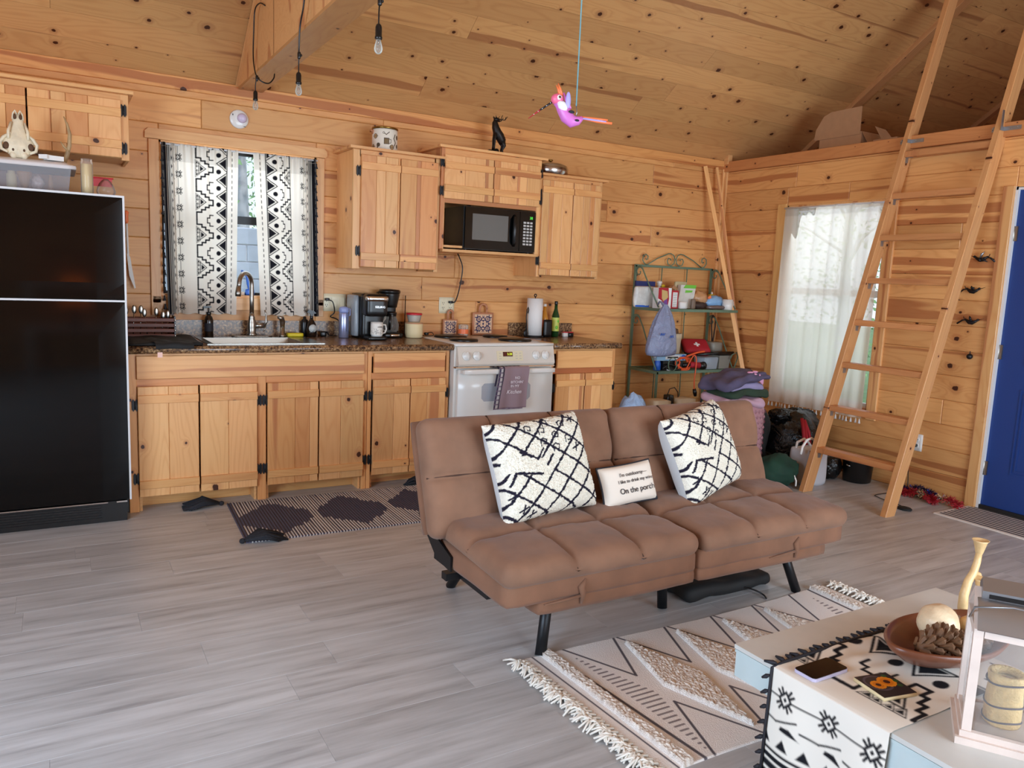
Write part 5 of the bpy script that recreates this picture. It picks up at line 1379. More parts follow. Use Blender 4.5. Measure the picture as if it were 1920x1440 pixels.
cj = thing('glass_candle', 'tall glass candle with pale wax beside the bin on the fridge', 'candle', (.583, -.62, ZF))
g = MB(); g.lathe([(.026, 0), (.028, .004), (.028, .155), (.025, .165), (.025, .175)], (.583, -.62, ZF), 22, cap=False); g.build('glass_tube', 'jar', cj)
g = MB(); g.cyl((.583, -.62, ZF + .005), .0255, .145, 22); g.build('wax', 'candle', cj)
zg = thing('zip_bag', 'clear zip bag with red closure behind the glass candle', 'bag', (.672, -.52, ZF))
g = MB(); g.sphere((.672, -.52, ZF + .032), (.046, .03, .034), 16, 10, lambda q, d: Vector((q.x * (1 - .25 * max(0, d.z)), q.y, q.z + .03 * max(0, d.z)))); g.build('pouch', 'jar', zg)
g = MB(); g.rbox((.655, -.52, ZF + .098), (.052, .004, .004), .002, (6, 2, 2)); g.tube([(.61, -.52, ZF + .095), (.635, -.52, ZF + .055)], .001, 4); g.bx(.612, .700, -.521, -.519, ZF + .055, ZF + .096); g.build('red_closure', 'reddark', zg)
fs = thing('fly_swatter', 'white fly swatter with orange tip hanging between fridge and window', 'fly swatter', (.815, -.04, 1.22))
g = MB(); g.tube([(.798, -.04, 1.60), (.802, -.04, 1.40), (.808, -.04, 1.30)], .006, 8); g.prism([(.795, 1.40), (.812, 1.38), (.826, 1.28), (.838, 1.20), (.832, 1.195), (.805, 1.27)], -.046, -.042, 'xz'); g.build('paddle', 'paper', fs)
g = MB(); g.lathe([(.004, 0), (.011, .02), (.009, .05), (.014, .07), (.004, .08)], (.798, -.04, 1.565), 10); g.build('tip', 'orangep', fs)

# ------------------------------------------------------------------ on the wall and on the wall cabinets
md_ = thing('motion_light', 'round white battery puck light on wall above kitchen window', 'light', (1.436, -.004, 2.246))
g = MB(); g.lathe([(.056, 0), (.056, -.008), (.050, -.014), (.02, -.016), (.001, -.016)], (1.436, -.004, 2.246), 32, 'y'); g.build('base_disc', 'white', md_)
g = MB(); g.sphere((1.452, -.024, 2.252), (.029, .022, .029), 18, 12); g.build('dome', plain('lilac_white_dome', (206, 192, 214), .3), md_)
g = MB(); g.sphere((1.398, -.020, 2.268), (.003, .002, .006), 6, 5); g.sphere((1.468, -.020, 2.204), (.008, .002, .002), 6, 5); g.build('slots', 'black', md_)

cn = thing('canister', 'cream metal canister with kitchenware print on tall wall cabinet', 'canister', (2.315, -.115, 2.124))
cx_, cy_, cz_, cr_ = 2.315, -.19, 2.1245, .082
g = MB(); g.lathe([(cr_ - .004, 0), (cr_, .003), (cr_, .140), (cr_ - .004, .144), (0, .144)], (cx_, cy_, cz_), 36); g.build('body', plain('cream_tin', (222, 216, 200), .3), cn)
g = MB(); g.lathe([(cr_ + .001, 0), (cr_ + .004, .003), (cr_ + .003, .010), (cr_ - .003, .012), (.001, .013)], (cx_, cy_, cz_ + .1445), 36); g.build('lid', 'brass', cn)
g = MB(); g.lathe([(.016, 0), (.016, .008), (.001, .009)], (cx_ - cr_ - .004, cy_, cz_ + .125), 12, 'x'); g.tube([(cx_ - cr_ - .01, cy_ - .02, cz_ + .125), (cx_ - cr_ - .018, cy_, cz_ + .135), (cx_ - cr_ - .01, cy_ + .02, cz_ + .125)], .004, 6); g.build('side_handle', 'terra', cn)
cv = Canvas(.24, .125, 620, (222, 216, 200)); D = (88, 76, 62)
for (a, b) in ((.045, .085), (.16, .02), (.02, .02)): cv.circle(a, b, .016, D); cv.circle(a, b, .012, (170, 140, 100)); cv.line(a - .02, b, a + .02, b, .003, D)
cv.rect(.105, .140, .035, .075, D); cv.rect(.109, .136, .039, .068, (120, 100, 70)); cv.path([(.140, .068), (.152, .066), (.152, .045), (.140, .042)], .004, D)
cv.path([(.105, .105), (.120, .095), (.140, .112)], .005, D); cv.circle(.103, .106, .007, D); cv.circle(.103, .106, .004, (222, 216, 200)); cv.path([(.185, .10), (.175, .075), (.190, .05), (.18, .03)], .008, D); cv.circle(.068, .03, .013, D); cv.path([(.068, .03), (.060, .008)], .008, D); cv.circle(.21, .085, .015, D); cv.circle(.21, .03, .013, D)
a = -PI / 2 - .25 + (cv.X - .12) / (cr_ + .0006)
grid_mesh('kitchenware_print', np.stack([cx_ + (cr_ + .0006) * np.cos(a), cy_ + (cr_ + .0006) * np.sin(a), cz_ + .010 + cv.Y], -1), cv.C, 'tile', cn, origin=(cx_, cy_, cz_))

# elk figurine
ek = thing('elk_figurine', 'dark bronze elk figurine standing on the microwave cabinet', 'figurine', (3.165, -.20, 2.2))
M['bronze'] = plain('dark_bronze', (34, 28, 24), .45, metal=.5, noise=.3, nscale=80)
ex, ey, ez = 3.085, -.24, 2.1985
g = MB()
g.sphere((ex + .004, ey, ez + .016), (.042, .030, .017), 14, 8, lambda q, d: q * (1 + .15 * math.sin(d.x * 8))); g.sphere((ex + .035, ey, ez + .022), (.020, .020, .022), 10, 8); g.rbox((ex + .055, ey, ez + .006), (.050, .03, .006), .005, (5, 4, 2)); g.build('rock_base', 'bronze', ek)
g = MB()
g.tube([(ex + .080, ey, ez + .075), (ex + .075, ey, ez + .100), (ex + .055, ey, ez + .130), (ex + .035, ey, ez + .155), (ex + .022, ey, ez + .185), (ex + .016, ey, ez + .215), (ex + .020, ey, ez + .232)], [.020, .030, .033, .031, .026, .020, .013], 14)   # trunk and neck
g.tube([(ex + .012, ey, ez + .232), (ex + .028, ey, ez + .240), (ex + .052, ey, ez + .228)], [.014, .014, .007], 10)     # head
for yy_ in (-.012, .012):
    g.tube([(ex + .025, ey + yy_, ez + .150), (ex + .014, ey + yy_, ez + .100), (ex + .012, ey + yy_, ez + .060), (ex + .010, ey + yy_, ez + .030)], [.014, .008, .0055, .006], 8)
    g.tube([(ex + .075, ey + yy_, ez + .095), (ex + .090, ey + yy_, ez + .065), (ex + .076, ey + yy_, ez + .035), (ex + .082, ey + yy_, ez + .002)], [.020, .013, .006, .006], 8)
    g.tube([(ex + .018, ey + yy_, ez + .243), (ex + .010, ey + yy_ * 1.8, ez + .256)], [.006, .002], 6)
g.build('body', 'bronze', ek)
g = MB()
for yy_, s in ((-.008, -1), (.008, 1)):
    g.tube([(ex + .030, ey + yy_, ez + .245), (ex + .050, ey + yy_ + s * .014, ez + .236), (ex + .078, ey + yy_ + s * .022, ez + .236), (ex + .098, ey + yy_ + s * .022, ez + .262)], [.004, .004, .003, .0015], 6)
    g.tube([(ex + .052, ey + yy_ + s * .014, ez + .236), (ex + .056, ey + yy_ + s * .016, ez + .258), (ex + .064, ey + yy_ + s * .014, ez + .268)], [.003, .0025, .0015], 6); g.tube([(ex + .078, ey + yy_ + s * .022, ez + .236), (ex + .084, ey + yy_ + s * .026, ez + .258)], [.003, .0015], 6); g.tube([(ex + .020, ey + yy_, ez + .245), (ex + .012, ey + yy_ + s * .01, ez + .262)], [.003, .0015], 6)
g.build('antlers', 'bronze', ek)
# pan lid
pl = thing('pan_lid', 'domed aluminium pan lid on the right-hand wall cabinet', 'lid', (3.60, -.20, 2.101))
g = MB(); g.lathe([(.128, 0), (.132, .002), (.132, .048), (.124, .068), (.085, .085), (.03, .094), (.001, .095)], (3.575, -.235, 2.1015), 40); g.build('dome', plain('aluminium', (186, 182, 178), .22, metal=1, noise=.1, nscale=30), pl)
g = MB(); g.lathe([(.008, 0), (.008, .008), (.018, .010), (.019, .020), (.001, .023)], (3.575, -.235, 2.195), 16); g.build('knob', 'brass', pl)

# ------------------------------------------------------------------ green wrought-iron rack
rack = thing('metal_rack', 'green wrought-iron baker rack with scrolls in the corner of the room', 'rack', (5.0, -.22, 0))
RX0, RX1, RYB, RYF, RYF2 = 4.585, 5.44, -.045, -.375, -.395
def spiral(cx, cz, r0, turns, a0, sgn, y, n=26):
    return [(cx + (r0 * (1 - .75 * k / n)) * math.cos(a0 + sgn * turns * 2 * PI * k / n), y, cz + (r0 * (1 - .75 * k / n)) * math.sin(a0 + sgn * turns * 2 * PI * k / n)) for k in range(n + 1)]
def spiral_y(cy, cz, r0, turns, a0, sgn, x, n=20):
    return [(x, cy + (r0 * (1 - .7 * k / n)) * math.cos(a0 + sgn * turns * 2 * PI * k / n), cz + (r0 * (1 - .7 * k / n)) * math.sin(a0 + sgn * turns * 2 * PI * k / n)) for k in range(n + 1)]
for x in (RX0, RX1):
    g = MB(); g.bx(x - .009, x + .009, RYB - .009, RYB + .009, 0, 1.50); g.build('post', 'green', rack)
    for zz in (1.158, .655):
        zt_ = 1.50 if zz > 1 else 1.10
        g = MB(); yF = RYF if zz > 1 else RYF2
        g.tube([(x, RYB - .005, zt_ - .05)] + [(x, RYB - .05 - .045 * math.cos(a), zt_ - .05 + .045 * math.sin(a)) for a in (2.6, 2.1, 1.6, 1.1, .6)] + [(x, RYB - .14, zt_ - .10), (x, (RYB + yF) / 2 - .05, (zt_ + zz) / 2 - .03), (x, yF + .015, zz + .01)], .0055, 8)
        g.tube(spiral_y(RYB - .050, zt_ - .055, .042, .95, 2.4, -1, x), .0045, 6)
        g.build('side_scroll', 'green', rack)
    g = MB(); g.bx(x - .008, x + .008, RYF2 - .008, RYF2 + .008, 0, .65); g.build('front_leg', 'green', rack)
for zz, yF, nm in ((1.158, RYF, 'upper'), (.655, RYF2, 'lower'), (.14, RYF2, 'bottom')):
    g = MB(); g.bx(RX0 - .01, RX1 + .01, yF - .008, yF + .008, zz - .022, zz); g.bx(RX0 - .01, RX1 + .01, RYB - .008, RYB + .008, zz - .022, zz)
    for x in (RX0, RX1): g.bx(x - .008, x + .008, yF + .008, RYB - .008, zz - .022, zz)
    for k in range(1, 24):
        xx = RX0 + (RX1 - RX0) * k / 24; g.tube([(xx, yF + .006, zz - .006), (xx, RYB - .006, zz - .006)], .0030, 5)
    g.build('shelf', 'green', rack)
g = MB(); g.bx(RX0 - .009, RX1 + .009, RYB - .009, RYB + .009, 1.488, 1.506); g.build('top_bar', 'green', rack)
xm = (RX0 + RX1) / 2
for s in (-1, 1):
    g = MB()
    e0 = xm + s * (RX1 - RX0) * .36
    g.tube([(e0 + s * .0, RYB, 1.507), (xm + s * .20, RYB, 1.565), (xm + s * .085, RYB, 1.608), (xm + s * .055, RYB, 1.612), (xm + s * .022, RYB, 1.598), (xm + s * .006, RYB, 1.565), (xm + s * .014, RYB, 1.530), (xm + s * .045, RYB, 1.510), (xm + s * .080, RYB, 1.522), (xm + s * .092, RYB, 1.550), (xm + s * .078, RYB, 1.572), (xm + s * .058, RYB, 1.568), (xm + s * .050, RYB, 1.555)], .0048, 8)
    g.tube([(e0, RYB, 1.507), (e0 + s * .030, RYB, 1.516), (e0 + s * .052, RYB, 1.545), (e0 + s * .046, RYB, 1.580), (e0 + s * .020, RYB, 1.594), (e0 - s * .004, RYB, 1.580), (e0 - s * .002, RYB, 1.555), (e0 + s * .012, RYB, 1.548), (e0 + s * .018, RYB, 1.558)], .0048, 8)
    g.build('crest_scroll', 'green', rack)
for k in (.335, .665):
    x = RX0 + (RX1 - RX0) * k
    g = MB(); g.tube([(x, RYB, 1.49), (x - (.5 - k) * .1, RYB, .16)], .0045, 6); g.build('back_rod', 'green', rack)
g = MB(); g.tube([(RX1 + .0, RYF2, .66), (RX1 + .01, RYF2 - .01, .70), (RX1 + .03, RYF2 - .01, .76), (RX1 + .0, RYF2 - .02, .80), (RX1 - .04, RYF2 - .01, .78), (RX1 - .045, RYF2, .74)], .005, 7); g.build('side_ring', 'green', rack)
g = MB(); g.tube([(4.735 + .045 * math.cos(a), RYF2 - .012, .71 + .055 * math.sin(a)) for a in [2 * PI * k / 18 for k in range(18)]], .0045, 6, closed=True); g.build('front_ring', 'green', rack)

Z1, Z2 = 1.1585, .6555
def put(name, label, cat, shapes, group=None, part=None):
    pass
# upper shelf, left to right
t = thing('snack_bag', 'white zip food bag with navy top at the left end of the upper shelf', 'bag', (4.54, -.20, Z1))
g = MB(); g.rbox((4.560, -.205, Z1 + .085), (.105, .018, .085), .016, (8, 3, 8), lambda w, d, p: Vector((w.x, w.y + .006 * math.sin(p.x * 40 + p.z * 30), w.z))); g.build('pouch', plain('white_film', (212, 212, 206), .35, noise=.12, nscale=40), t)
g = MB(); g.bx(4.462, 4.662, -.214, -.196, Z1 + .172, Z1 + .212); g.build('navy_top', 'navy', t)
g = MB(); g.bx(4.462, 4.600, -.226, -.222, Z1 + .004, Z1 + .018); g.build('blue_stripe', 'skyplastic', t)
t = thing('cracker_box', 'opened red and white cracker box on the upper shelf of the rack', 'box', (4.70, -.27, Z1))
g = MB(); g.bx(4.598, 4.735, -.335, -.270, Z1, Z1 + .165); b_ = g.build('carton', 'paper', t)
g = MB(); g.prism([(4.598, Z1 + .165), (4.598, Z1 + .08), (4.640, Z1 + .06), (4.665, Z1), (4.700, Z1), (4.712, Z1 + .08), (4.700, Z1 + .165)], -.3362, -.3352, 'xz'); g.build('red_print', 'red', b_)
g = MB(); g.prism([(4.630, Z1 + .150), (4.690, Z1 + .140), (4.700, Z1 + .09), (4.660, Z1 + .05), (4.635, Z1 + .08)], -.3372, -.3362, 'xz'); g.build('food_print', plain('cracker_print', (200, 170, 110), .6), b_)
g = MB(); g.prism([(4.655, Z1 + .06), (4.690, Z1 + .08), (4.700, Z1 + .01), (4.670, Z1 + .005)], -.3382, -.3372, 'xz'); g.build('label_print', plain('violet_print', (120, 70, 150), .6), b_)
g = MB(); g.bx(4.742, 4.815, -.330, -.24, Z1, Z1 + .148); b2_ = g.build('red_end_panel', 'red', t)
g = MB(); g.bx(4.755, 4.803, -.3315, -.3302, Z1 + .012, Z1 + .132)
g.build('nutrition_print', 'paper', b2_)
g = MB(); [g.bx(4.760, 4.798, -.3325, -.3316, Z1 + .02 + k * .014, Z1 + .0225 + k * .014) for k in range(8)]; g.build('print_lines', 'ink', b2_)
g = MB(); g.add([(4.735, -.335, Z1 + .165), (4.815, -.33, Z1 + .148), (4.790, -.30, Z1 + .195), (4.735, -.27, Z1 + .165)], [(0, 1, 2), (0, 2, 3)]); g.build('flap', 'cardboard', t)
t = thing('spray_bottle', 'white spray trigger bottle behind the cracker box', 'bottle', (4.80, -.13, Z1))
g = MB(); g.lathe([(.024, 0), (.026, .004), (.026, .13), (.012, .16), (.012, .175)], (4.785, -.12, Z1), 16); g.build('body', 'paper', t)
g = MB(); g.lathe([(.016, 0), (.022, .008), (.018, .018), (.026, .026), (.022, .040), (.001, .044)], (4.785, -.12, Z1 + .176), 16); g.build('trigger_head', 'white', t)
g = MB(); g.rbox((4.825, -.12, Z1 + .180), (.016, .012, .010), .004, (4, 3, 3)); g.build('nozzle', 'yellow', t)
t = thing('food_pouch', 'white standing food pouch with green band on the upper shelf', 'pouch', (4.94, -.24, Z1))
g = MB(); g.prism([(4.850, Z1 + .003), (4.995, Z1 + .003), (5.030, Z1 + .100), (5.045, Z1 + .195), (4.880, Z1 + .195), (4.862, Z1 + .09)], -.285, -.245, 'xz'); g.build('pouch', plain('pale_pouch', (208, 204, 196), .4, noise=.06, nscale=30), t)
g = MB(); g.prism([(4.905, Z1 + .168), (5.040, Z1 + .168), (5.046, Z1 + .196), (4.925, Z1 + .196)], -.2865, -.2855, 'xz'); g.prism([(4.925, Z1 + .130), (5.000, Z1 + .135), (5.010, Z1 + .152), (4.930, Z1 + .152)], -.2865, -.2855, 'xz'); g.build('green_print', 'brightgreen', t)
g = MB(); g.rbox((4.935, -.215, Z1 + .112), (.065, .016, .110), .012, (5, 3, 6)); tag(g.build('food_packet', plain('khaki_packet', (188, 178, 140), .5)), 'khaki food packet standing behind the white green-banded pouch', 'packet')
g = MB(); g.rbox((4.865, -.325, Z1 + .029), (.036, .022, .029), .004, (3, 3, 3)); tag(g.build('small_carton', 'paper'), 'small white carton lying in front of the food pouch', 'box')
g = MB(); g.rbox((4.975, -.335, Z1 + .042), (.020, .014, .042), .008, (4, 3, 6)); tag(g.build('seasoning_packet', plain('brown_packet', (120, 100, 84), .5)), 'small brown seasoning packet leaning by the bread bags', 'packet')
def blob(c, r, amp=.1, seed=0, fq=3.0, n=22, m=14, flat=None):
    g = MB()
    from mathutils import noise as _n
    def fn(q, d):
        k = 1 + amp * _n.noise(Vector((d.x * fq + seed * 3.1, d.y * fq, d.z * fq + seed))) + amp * .5 * _n.noise(Vector((d.x * fq * 2.3, d.y * fq * 2.3 + seed, d.z * fq * 2.3)))
        q = q * k
        if flat is not None and q.z < -r[2] * flat: q.z = -r[2] * flat
        return q
    g.sphere(c, r, n, m, fn)
    return g
t = thing('bread_bag', 'orange-brown bread bag slumped on the upper shelf of the rack', 'bag', (5.13, -.24, Z1))
blob((5.120, -.25, Z1 + .088), (.085, .06, .062), .25, 3, 3).build('bag_body', 'tan', t)
g = MB(); g.prism([(5.155, Z1 + .10), (5.185, Z1 + .118), (5.195, Z1 + .095), (5.165, Z1 + .085)], -.318, -.312, 'xz'); g.build('label_print', 'orangep', t)
blob((5.095, -.27, Z1 + .030), (.095, .05, .035), .2, 5, 3, flat=.85).build('bread_loaf', plain('dark_bread', (64, 44, 36), .6, noise=.3, nscale=30)); _o = bpy.context.scene.collection.objects[-1]
tag(_o, 'dark loaf in clear wrap under the orange-brown bread bag', 'bread')
t = thing('blue_bread_bag', 'light blue bread bag tied at its end beside the white mug', 'bag', (5.27, -.26, Z1))
g = blob((5.270, -.27, Z1 + .062), (.105, .055, .055), .18, 8, 3); g.tube([(5.345, -.28, Z1 + .045), (5.375, -.285, Z1 + .035), (5.395, -.29, Z1 + .032)], [.030, .018, .026], 10); g.build('bag_body', 'skybag', t)
g = MB(); g.tube([(5.374, -.285, Z1 + .035), (5.380, -.286, Z1 + .034)], .021, 10); g.build('tie', 'skyplastic', t)
g = blob((5.240, -.335, Z1 + .018), (.11, .035, .018), .2, 11, 3, flat=.95); tag(g.build('plastic_wrap', plain('brown_grey_wrap', (110, 92, 86), .3)), 'crumpled brownish plastic wrap at the front edge under the bread bags', 'wrap')
t = thing('yellow_bottle', 'small yellow squeeze bottle behind the blue bread bag', 'bottle', (5.36, -.13, Z1))
g = MB(); g.rbox((5.365, -.14, Z1 + .062), (.028, .016, .062), .010, (5, 4, 8)); g.build('body', 'yellow', t)
g = MB(); g.lathe([(.009, 0), (.009, .012), (.004, .022)], (5.372, -.14, Z1 + .124), 10); g.build('cap', 'paper', t)
g = MB(); g.bx(5.345, 5.385, -.1575, -.1560, Z1 + .055, Z1 + .085); g.build('label', 'ink', t)
mug('mug', 'plain white mug at the right end of the upper rack shelf', 5.362, -.342, Z1, .045, .088, 'white')
t = thing('clear_jar', 'clear jar standing between the blue bread bag and white mug', 'jar', (5.33, -.20, Z1))
g = MB(); g.lathe([(.030, 0), (.032, .004), (.032, .085), (.026, .095)], (5.415, -.20, Z1), 18, cap=False); g.build('body', 'jar', t)

# hanging shopping bag
hb_ = thing('shopping_bag', 'grey-blue plastic shopping bag hanging full from the upper shelf', 'bag', (4.56, -.42, .79))
V = []; F = []; n = 36
lv = [(1.196, .014, .012), (1.165, .040, .018), (1.12, .070, .030), (1.06, .100, .042), (1.00, .120, .052), (.93, .138, .060), (.87, .150, .066), (.82, .150, .066), (.795, .135, .058), (.785, .08, .03)]
for i, (z, a, b) in enumerate(lv):
    for k in range(n):
        t_ = 2 * PI * k / n; fold = 1 + (.16 * math.sin(t_ * 9 + i * .3) * max(0, 1 - i / 7)) + .05 * noise3(math.cos(t_) * 2, math.sin(t_) * 2, z * 9)
        V.append((4.575 - .02 * i / 9 + a * math.cos(t_) * fold, -.455 + b * math.sin(t_) * fold, z))
for i in range(len(lv) - 1):
    for k in range(n): F.append((i * n + k, i * n + (k + 1) % n, (i + 1) * n + (k + 1) % n, (i + 1) * n + k))
F.append(tuple((len(lv) - 1) * n + k for k in range(n)))
g = MB(); g.add(V, F, True); g.tube([(4.575, -.445, 1.18), (4.562, -.42, 1.21), (4.560, -.40, 1.215), (4.562, -.375, 1.190)], [.016, .010, .008, .008], 8); g.build('bag_body', 'greybag', hb_)
g = MB()
for (xx, zz, n_) in ((4.475, .965, 9), (4.575, .948, 7)): g.tube([(xx + .006 * k, -.530 - .002 * (k % 2), zz + .010 * ((k * 7) % 3 - 1)) for k in range(n_)], .0030, 5)
g.build('blue_print', 'skyplastic', hb_)
# lower shelf
t = thing('plastic_pitcher', 'beige plastic bucket on the lower shelf behind the hanging bag', 'bucket', (4.97, -.15, Z2))
g = MB(); g.lathe([(.055, 0), (.058, .004), (.072, .245), (.076, .25), (.076, .29), (.070, .29), (.066, .24), (.052, .01), (0, .01)], (4.930, -.17, Z2), 26, cap=False); g.build('body', 'beige', t)
g = blob((4.925, -.165, Z2 + .30), (.050, .05, .035), .35, 4, 4); tag(g.build('brown_bag', plain('brown_paper', (110, 78, 54), .7)), 'crumpled brown bag poking out of the beige bucket', 'bag')
t = thing('foil_box', 'blue and white foil box lying on the lower rack shelf', 'box', (4.80, -.33, Z2))
g = MB(); g.box((4.770, -.330, Z2 + .105), (.31, .050, .050), Matrix.Rotation(-.02, 3, 'Z')); b_ = g.build('carton', plain('pale_blue_carton', (150, 188, 216), .5), t)
g = MB(); g.bx(4.700, 4.850, -.3575, -.3560, Z2 + .090, Z2 + .122); g.build('label', 'paper', b_)
g = MB(); g.bx(4.720, 4.835, -.3585, -.3575, Z2 + .100, Z2 + .112); g.build('label_print', 'ink', b_)
g = MB(); g.lathe([(.022, 0), (.022, .0012)], (4.890, -.3588, Z2 + .105), 18, 'y'); g.build('blue_badge', 'skyplastic', b_)
g = MB(); g.box((4.78, -.33, Z2 + .04), (.22, .07, .078), None); tag(g.build('tool_case', 'black'), 'black tool case under the blue and white foil box', 'case')
t = thing('cleaner_bottle', 'bright blue cleaner bottle at the left end of the lower shelf', 'bottle', (4.62, -.34, Z2))
g = MB(); g.lathe([(.026, 0), (.030, .006), (.028, .06), (.018, .09), (.014, .10)], (4.640, -.330, Z2), 16); g.build('body', 'skyplastic', t)
g = MB(); g.rbox((4.638, -.33, Z2 + .112), (.024, .012, .012), .005, (4, 3, 3)); g.build('cap', 'paper', t)
t = thing('first_aid_bag', 'red zip first aid bag with white cross on the lower shelf', 'bag', (5.14, -.25, Z2))
Rf = Matrix.Rotation(-.35, 3, 'Z') @ Matrix.Rotation(.62, 3, 'X')
g = MB(); g.rbox((5.135, -.235, Z2 + .175), (.115, .085, .036), .026, (8, 8, 5), rot=Rf); fb = g.build('body', 'red', t)
g = MB(); g.T = Matrix.Translation((5.135, -.235, Z2 + .175)) @ Rf.to_4x4()
g.box((0, -.005, .0368), (.052, .017, .002)); g.box((0, -.005, .0368), (.017, .052, .0021)); g.build('white_cross', 'paper', fb)
g = MB(); g.T = Matrix.Translation((5.135, -.235, Z2 + .175)) @ Rf.to_4x4()
g.tube([(-.116, -.07, 0), (-.10, -.0865, 0), (.10, -.0865, 0), (.116, -.07, 0), (.116, .06, 0)], .005, 6); g.tube([(-.116, .05, 0), (-.125, -.03, -.01), (-.09, -.10, -.015), (-.03, -.098, -.01)], .008, 6); g.build('zip', 'black', fb)
t = thing('clear_tub', 'clear plastic tub with dark lid on the lower shelf under the first aid bag', 'tub', (5.26, -.28, Z2))
g = MB(); tray(g, 5.115, 5.275, -.375, -.25, Z2 + .001, Z2 + .095, .008); g.build('body', 'tub', t)
g = MB(); g.bx(5.12, 5.272, -.37, -.255, Z2 + .095, Z2 + .103); g.build('lid', 'tub', t)
g = MB(); [g.rbox((5.15 + .03 * k, -.32 + .02 * (k % 2), Z2 + .022), (.014, .014, .012), .004, (3, 3, 3)) for k in range(4)]; tag(g.build('clothes_pegs', 'paper'), 'small white oddments inside the clear tub', 'oddments', kind='stuff')
t = thing('grey_tub', 'translucent grey tub with black lid at the right end of the lower shelf', 'tub', (5.36, -.25, Z2))
g = MB(); tray(g, 5.290, 5.425, -.370, -.12, Z2 + .001, Z2 + .115, .01); g.build('body', plain('grey_translucent', (140, 138, 128), .3), t)
g = MB(); g.bx(5.285, 5.430, -.375, -.115, Z2 + .115, Z2 + .128); g.build('lid', 'black', t)
g = MB(); g.rbox((5.355, -.21, Z2 + .175), (.06, .07, .045), .012, (4, 4, 4)); tag(g.build('grey_box', plain('grey_plastic', (146, 142, 130), .5)), 'grey plastic container stacked on the black-lidded tub', 'container')
g = MB(); g.tube([(5.02, -.385, Z2 + .128), (5.24, -.390, Z2 + .140), (5.43, -.385, Z2 + .138)], [.010, .013, .014], 10); tag(g.build('umbrella', 'black'), 'folded black umbrella lying across the clear tub', 'umbrella')
t = thing('flashlight', 'red and black flashlight on the lower shelf beside the clear tub', 'flashlight', (5.03, -.36, Z2))
g = MB(); g.tube([(4.955, -.365, Z2 + .045), (5.06, -.372, Z2 + .036)], [.026, .026], 14); g.build('red_body', 'red', t)
g = MB(); g.tube([(5.06, -.372, Z2 + .036), (5.085, -.374, Z2 + .034), (5.10, -.375, Z2 + .034), (5.115, -.376, Z2 + .034)], [.026, .030, .034, .034], 14); g.tube([(4.885, -.36, Z2 + .04), (4.955, -.365, Z2 + .045)], [.018, .022], 12); g.build('black_head', 'black', t)
# orange extension cord heap and the loop that hangs down
rd = random.Random(12); pts = []
for k in range(70):
    a = k * .62; r_ = .060 + .022 * math.sin(k * 1.7)
    pts.append((4.885 + r_ * 1.25 * math.cos(a), -.365 - .018 * math.sin(a * .5) + .012 * math.sin(a), Z2 + .055 + .048 * math.sin(a) + .006 * math.sin(k)))
pts += [(4.96, -.40, Z2 + .12), (4.985, -.412, Z2 + .10), (4.985, -.415, Z2 + .02), (4.978, -.415, Z2 - .08), (4.985, -.415, Z2 - .16)]
cord('extension_cord', 'coiled orange extension cord hanging off the lower shelf', pts, .0052, mat='orange', sm=2, cat='extension cord')
t = bpy.data.objects['extension_cord']
g = MB(); g.tube([(4.985, -.415, Z2 - .155), (4.995, -.415, Z2 - .185), (5.002, -.415, Z2 - .215)], [.014, .018, .012], 10); g.build('socket_end', 'black', t)
for (n_, lab, pts, mt) in (('cable', 'orange flat strap lying over the first aid bag', [(4.90, -.385, Z2 + .115), (5.00, -.395, Z2 + .145), (5.09, -.392, Z2 + .155)], 'orange'), ('jumper_cable', 'black and red cable tangle at the left of the lower shelf', [(4.66, -.375, Z2 + .02), (4.72, -.39, Z2 + .05), (4.80, -.385, Z2 + .03), (4.84, -.39, Z2 + .012), (4.74, -.392, Z2 + .010), (4.68, -.388, Z2 + .03)], 'black')):
    cord(n_, lab, pts, .008, mat=mt, cat='cable')
g = MB(); g.box((4.79, -.37, Z2 + .007), (.15, .035, .013), Matrix.Rotation(.1, 3, 'Z')); tag(g.build('paper_packet', 'paper'), 'flat white packet on the front edge of the lower shelf', 'packet')
g = MB(); g.tube([(5.430, -.115, 1.10), (5.405, -.13, 1.07), (5.412, -.13, .98), (5.425, -.13, .88), (5.432, -.13, .82), (5.440, -.13, .90), (5.452, -.13, 1.0), (5.450, -.13, 1.07), (5.430, -.12, 1.095)], .006, 7); tag(g.build('dog_leash', plain('dark_brown_leash', (52, 34, 28), .7)), 'dark looped leash hanging on the right side of the rack', 'leash')

# on the floor below and beside the rack
def outline_box(name, label, cat, x0, x1, y0, y1, z0, z1, mat, r=.01, n=4):
    g = MB(); g.rbox(((x0 + x1) / 2, (y0 + y1) / 2, (z0 + z1) / 2), ((x1 - x0) / 2, (y1 - y0) / 2, (z1 - z0) / 2), r, (n, n, n)); return tag(g.build(name, mat), label, cat)
outline_box('beige_box', 'beige box on the floor under the left side of the rack', 'box', 4.40, 4.56, -.62, -.46, 0, .455, 'beige')
outline_box('beige_box', 'second beige box on the floor under the middle of the rack', 'box', 4.66, 4.84, -.60, -.44, 0, .455, 'beige')
g = MB(); g.rbox((4.615, -.52, .43), (.030, .03, .055), .006, (3, 3, 4)); g.rbox((4.615, -.52, .19), (.03, .03, .189), .004, (2, 2, 3)); g.tube([(4.60, -.52, .48), (4.62, -.52, .53), (4.67, -.52, .54), (4.71, -.52, .50), (4.715, -.52, .46)], .004, 6); tag(g.build('black_charger', 'black'), 'black charger with thin looped wire between the beige boxes', 'charger')
tb = thing('tote_bag', 'white printed tote bag with two black loop handles under the rack', 'bag', (4.80, -.74, 0))
g = MB(); g.rbox((4.81, -.74, .225), (.13, .07, .225), .02, (6, 4, 6), lambda w, d, p: Vector((w.x * (1 + .1 * p.z), w.y, w.z))); b_ = g.build('bag_body', 'paper', tb)
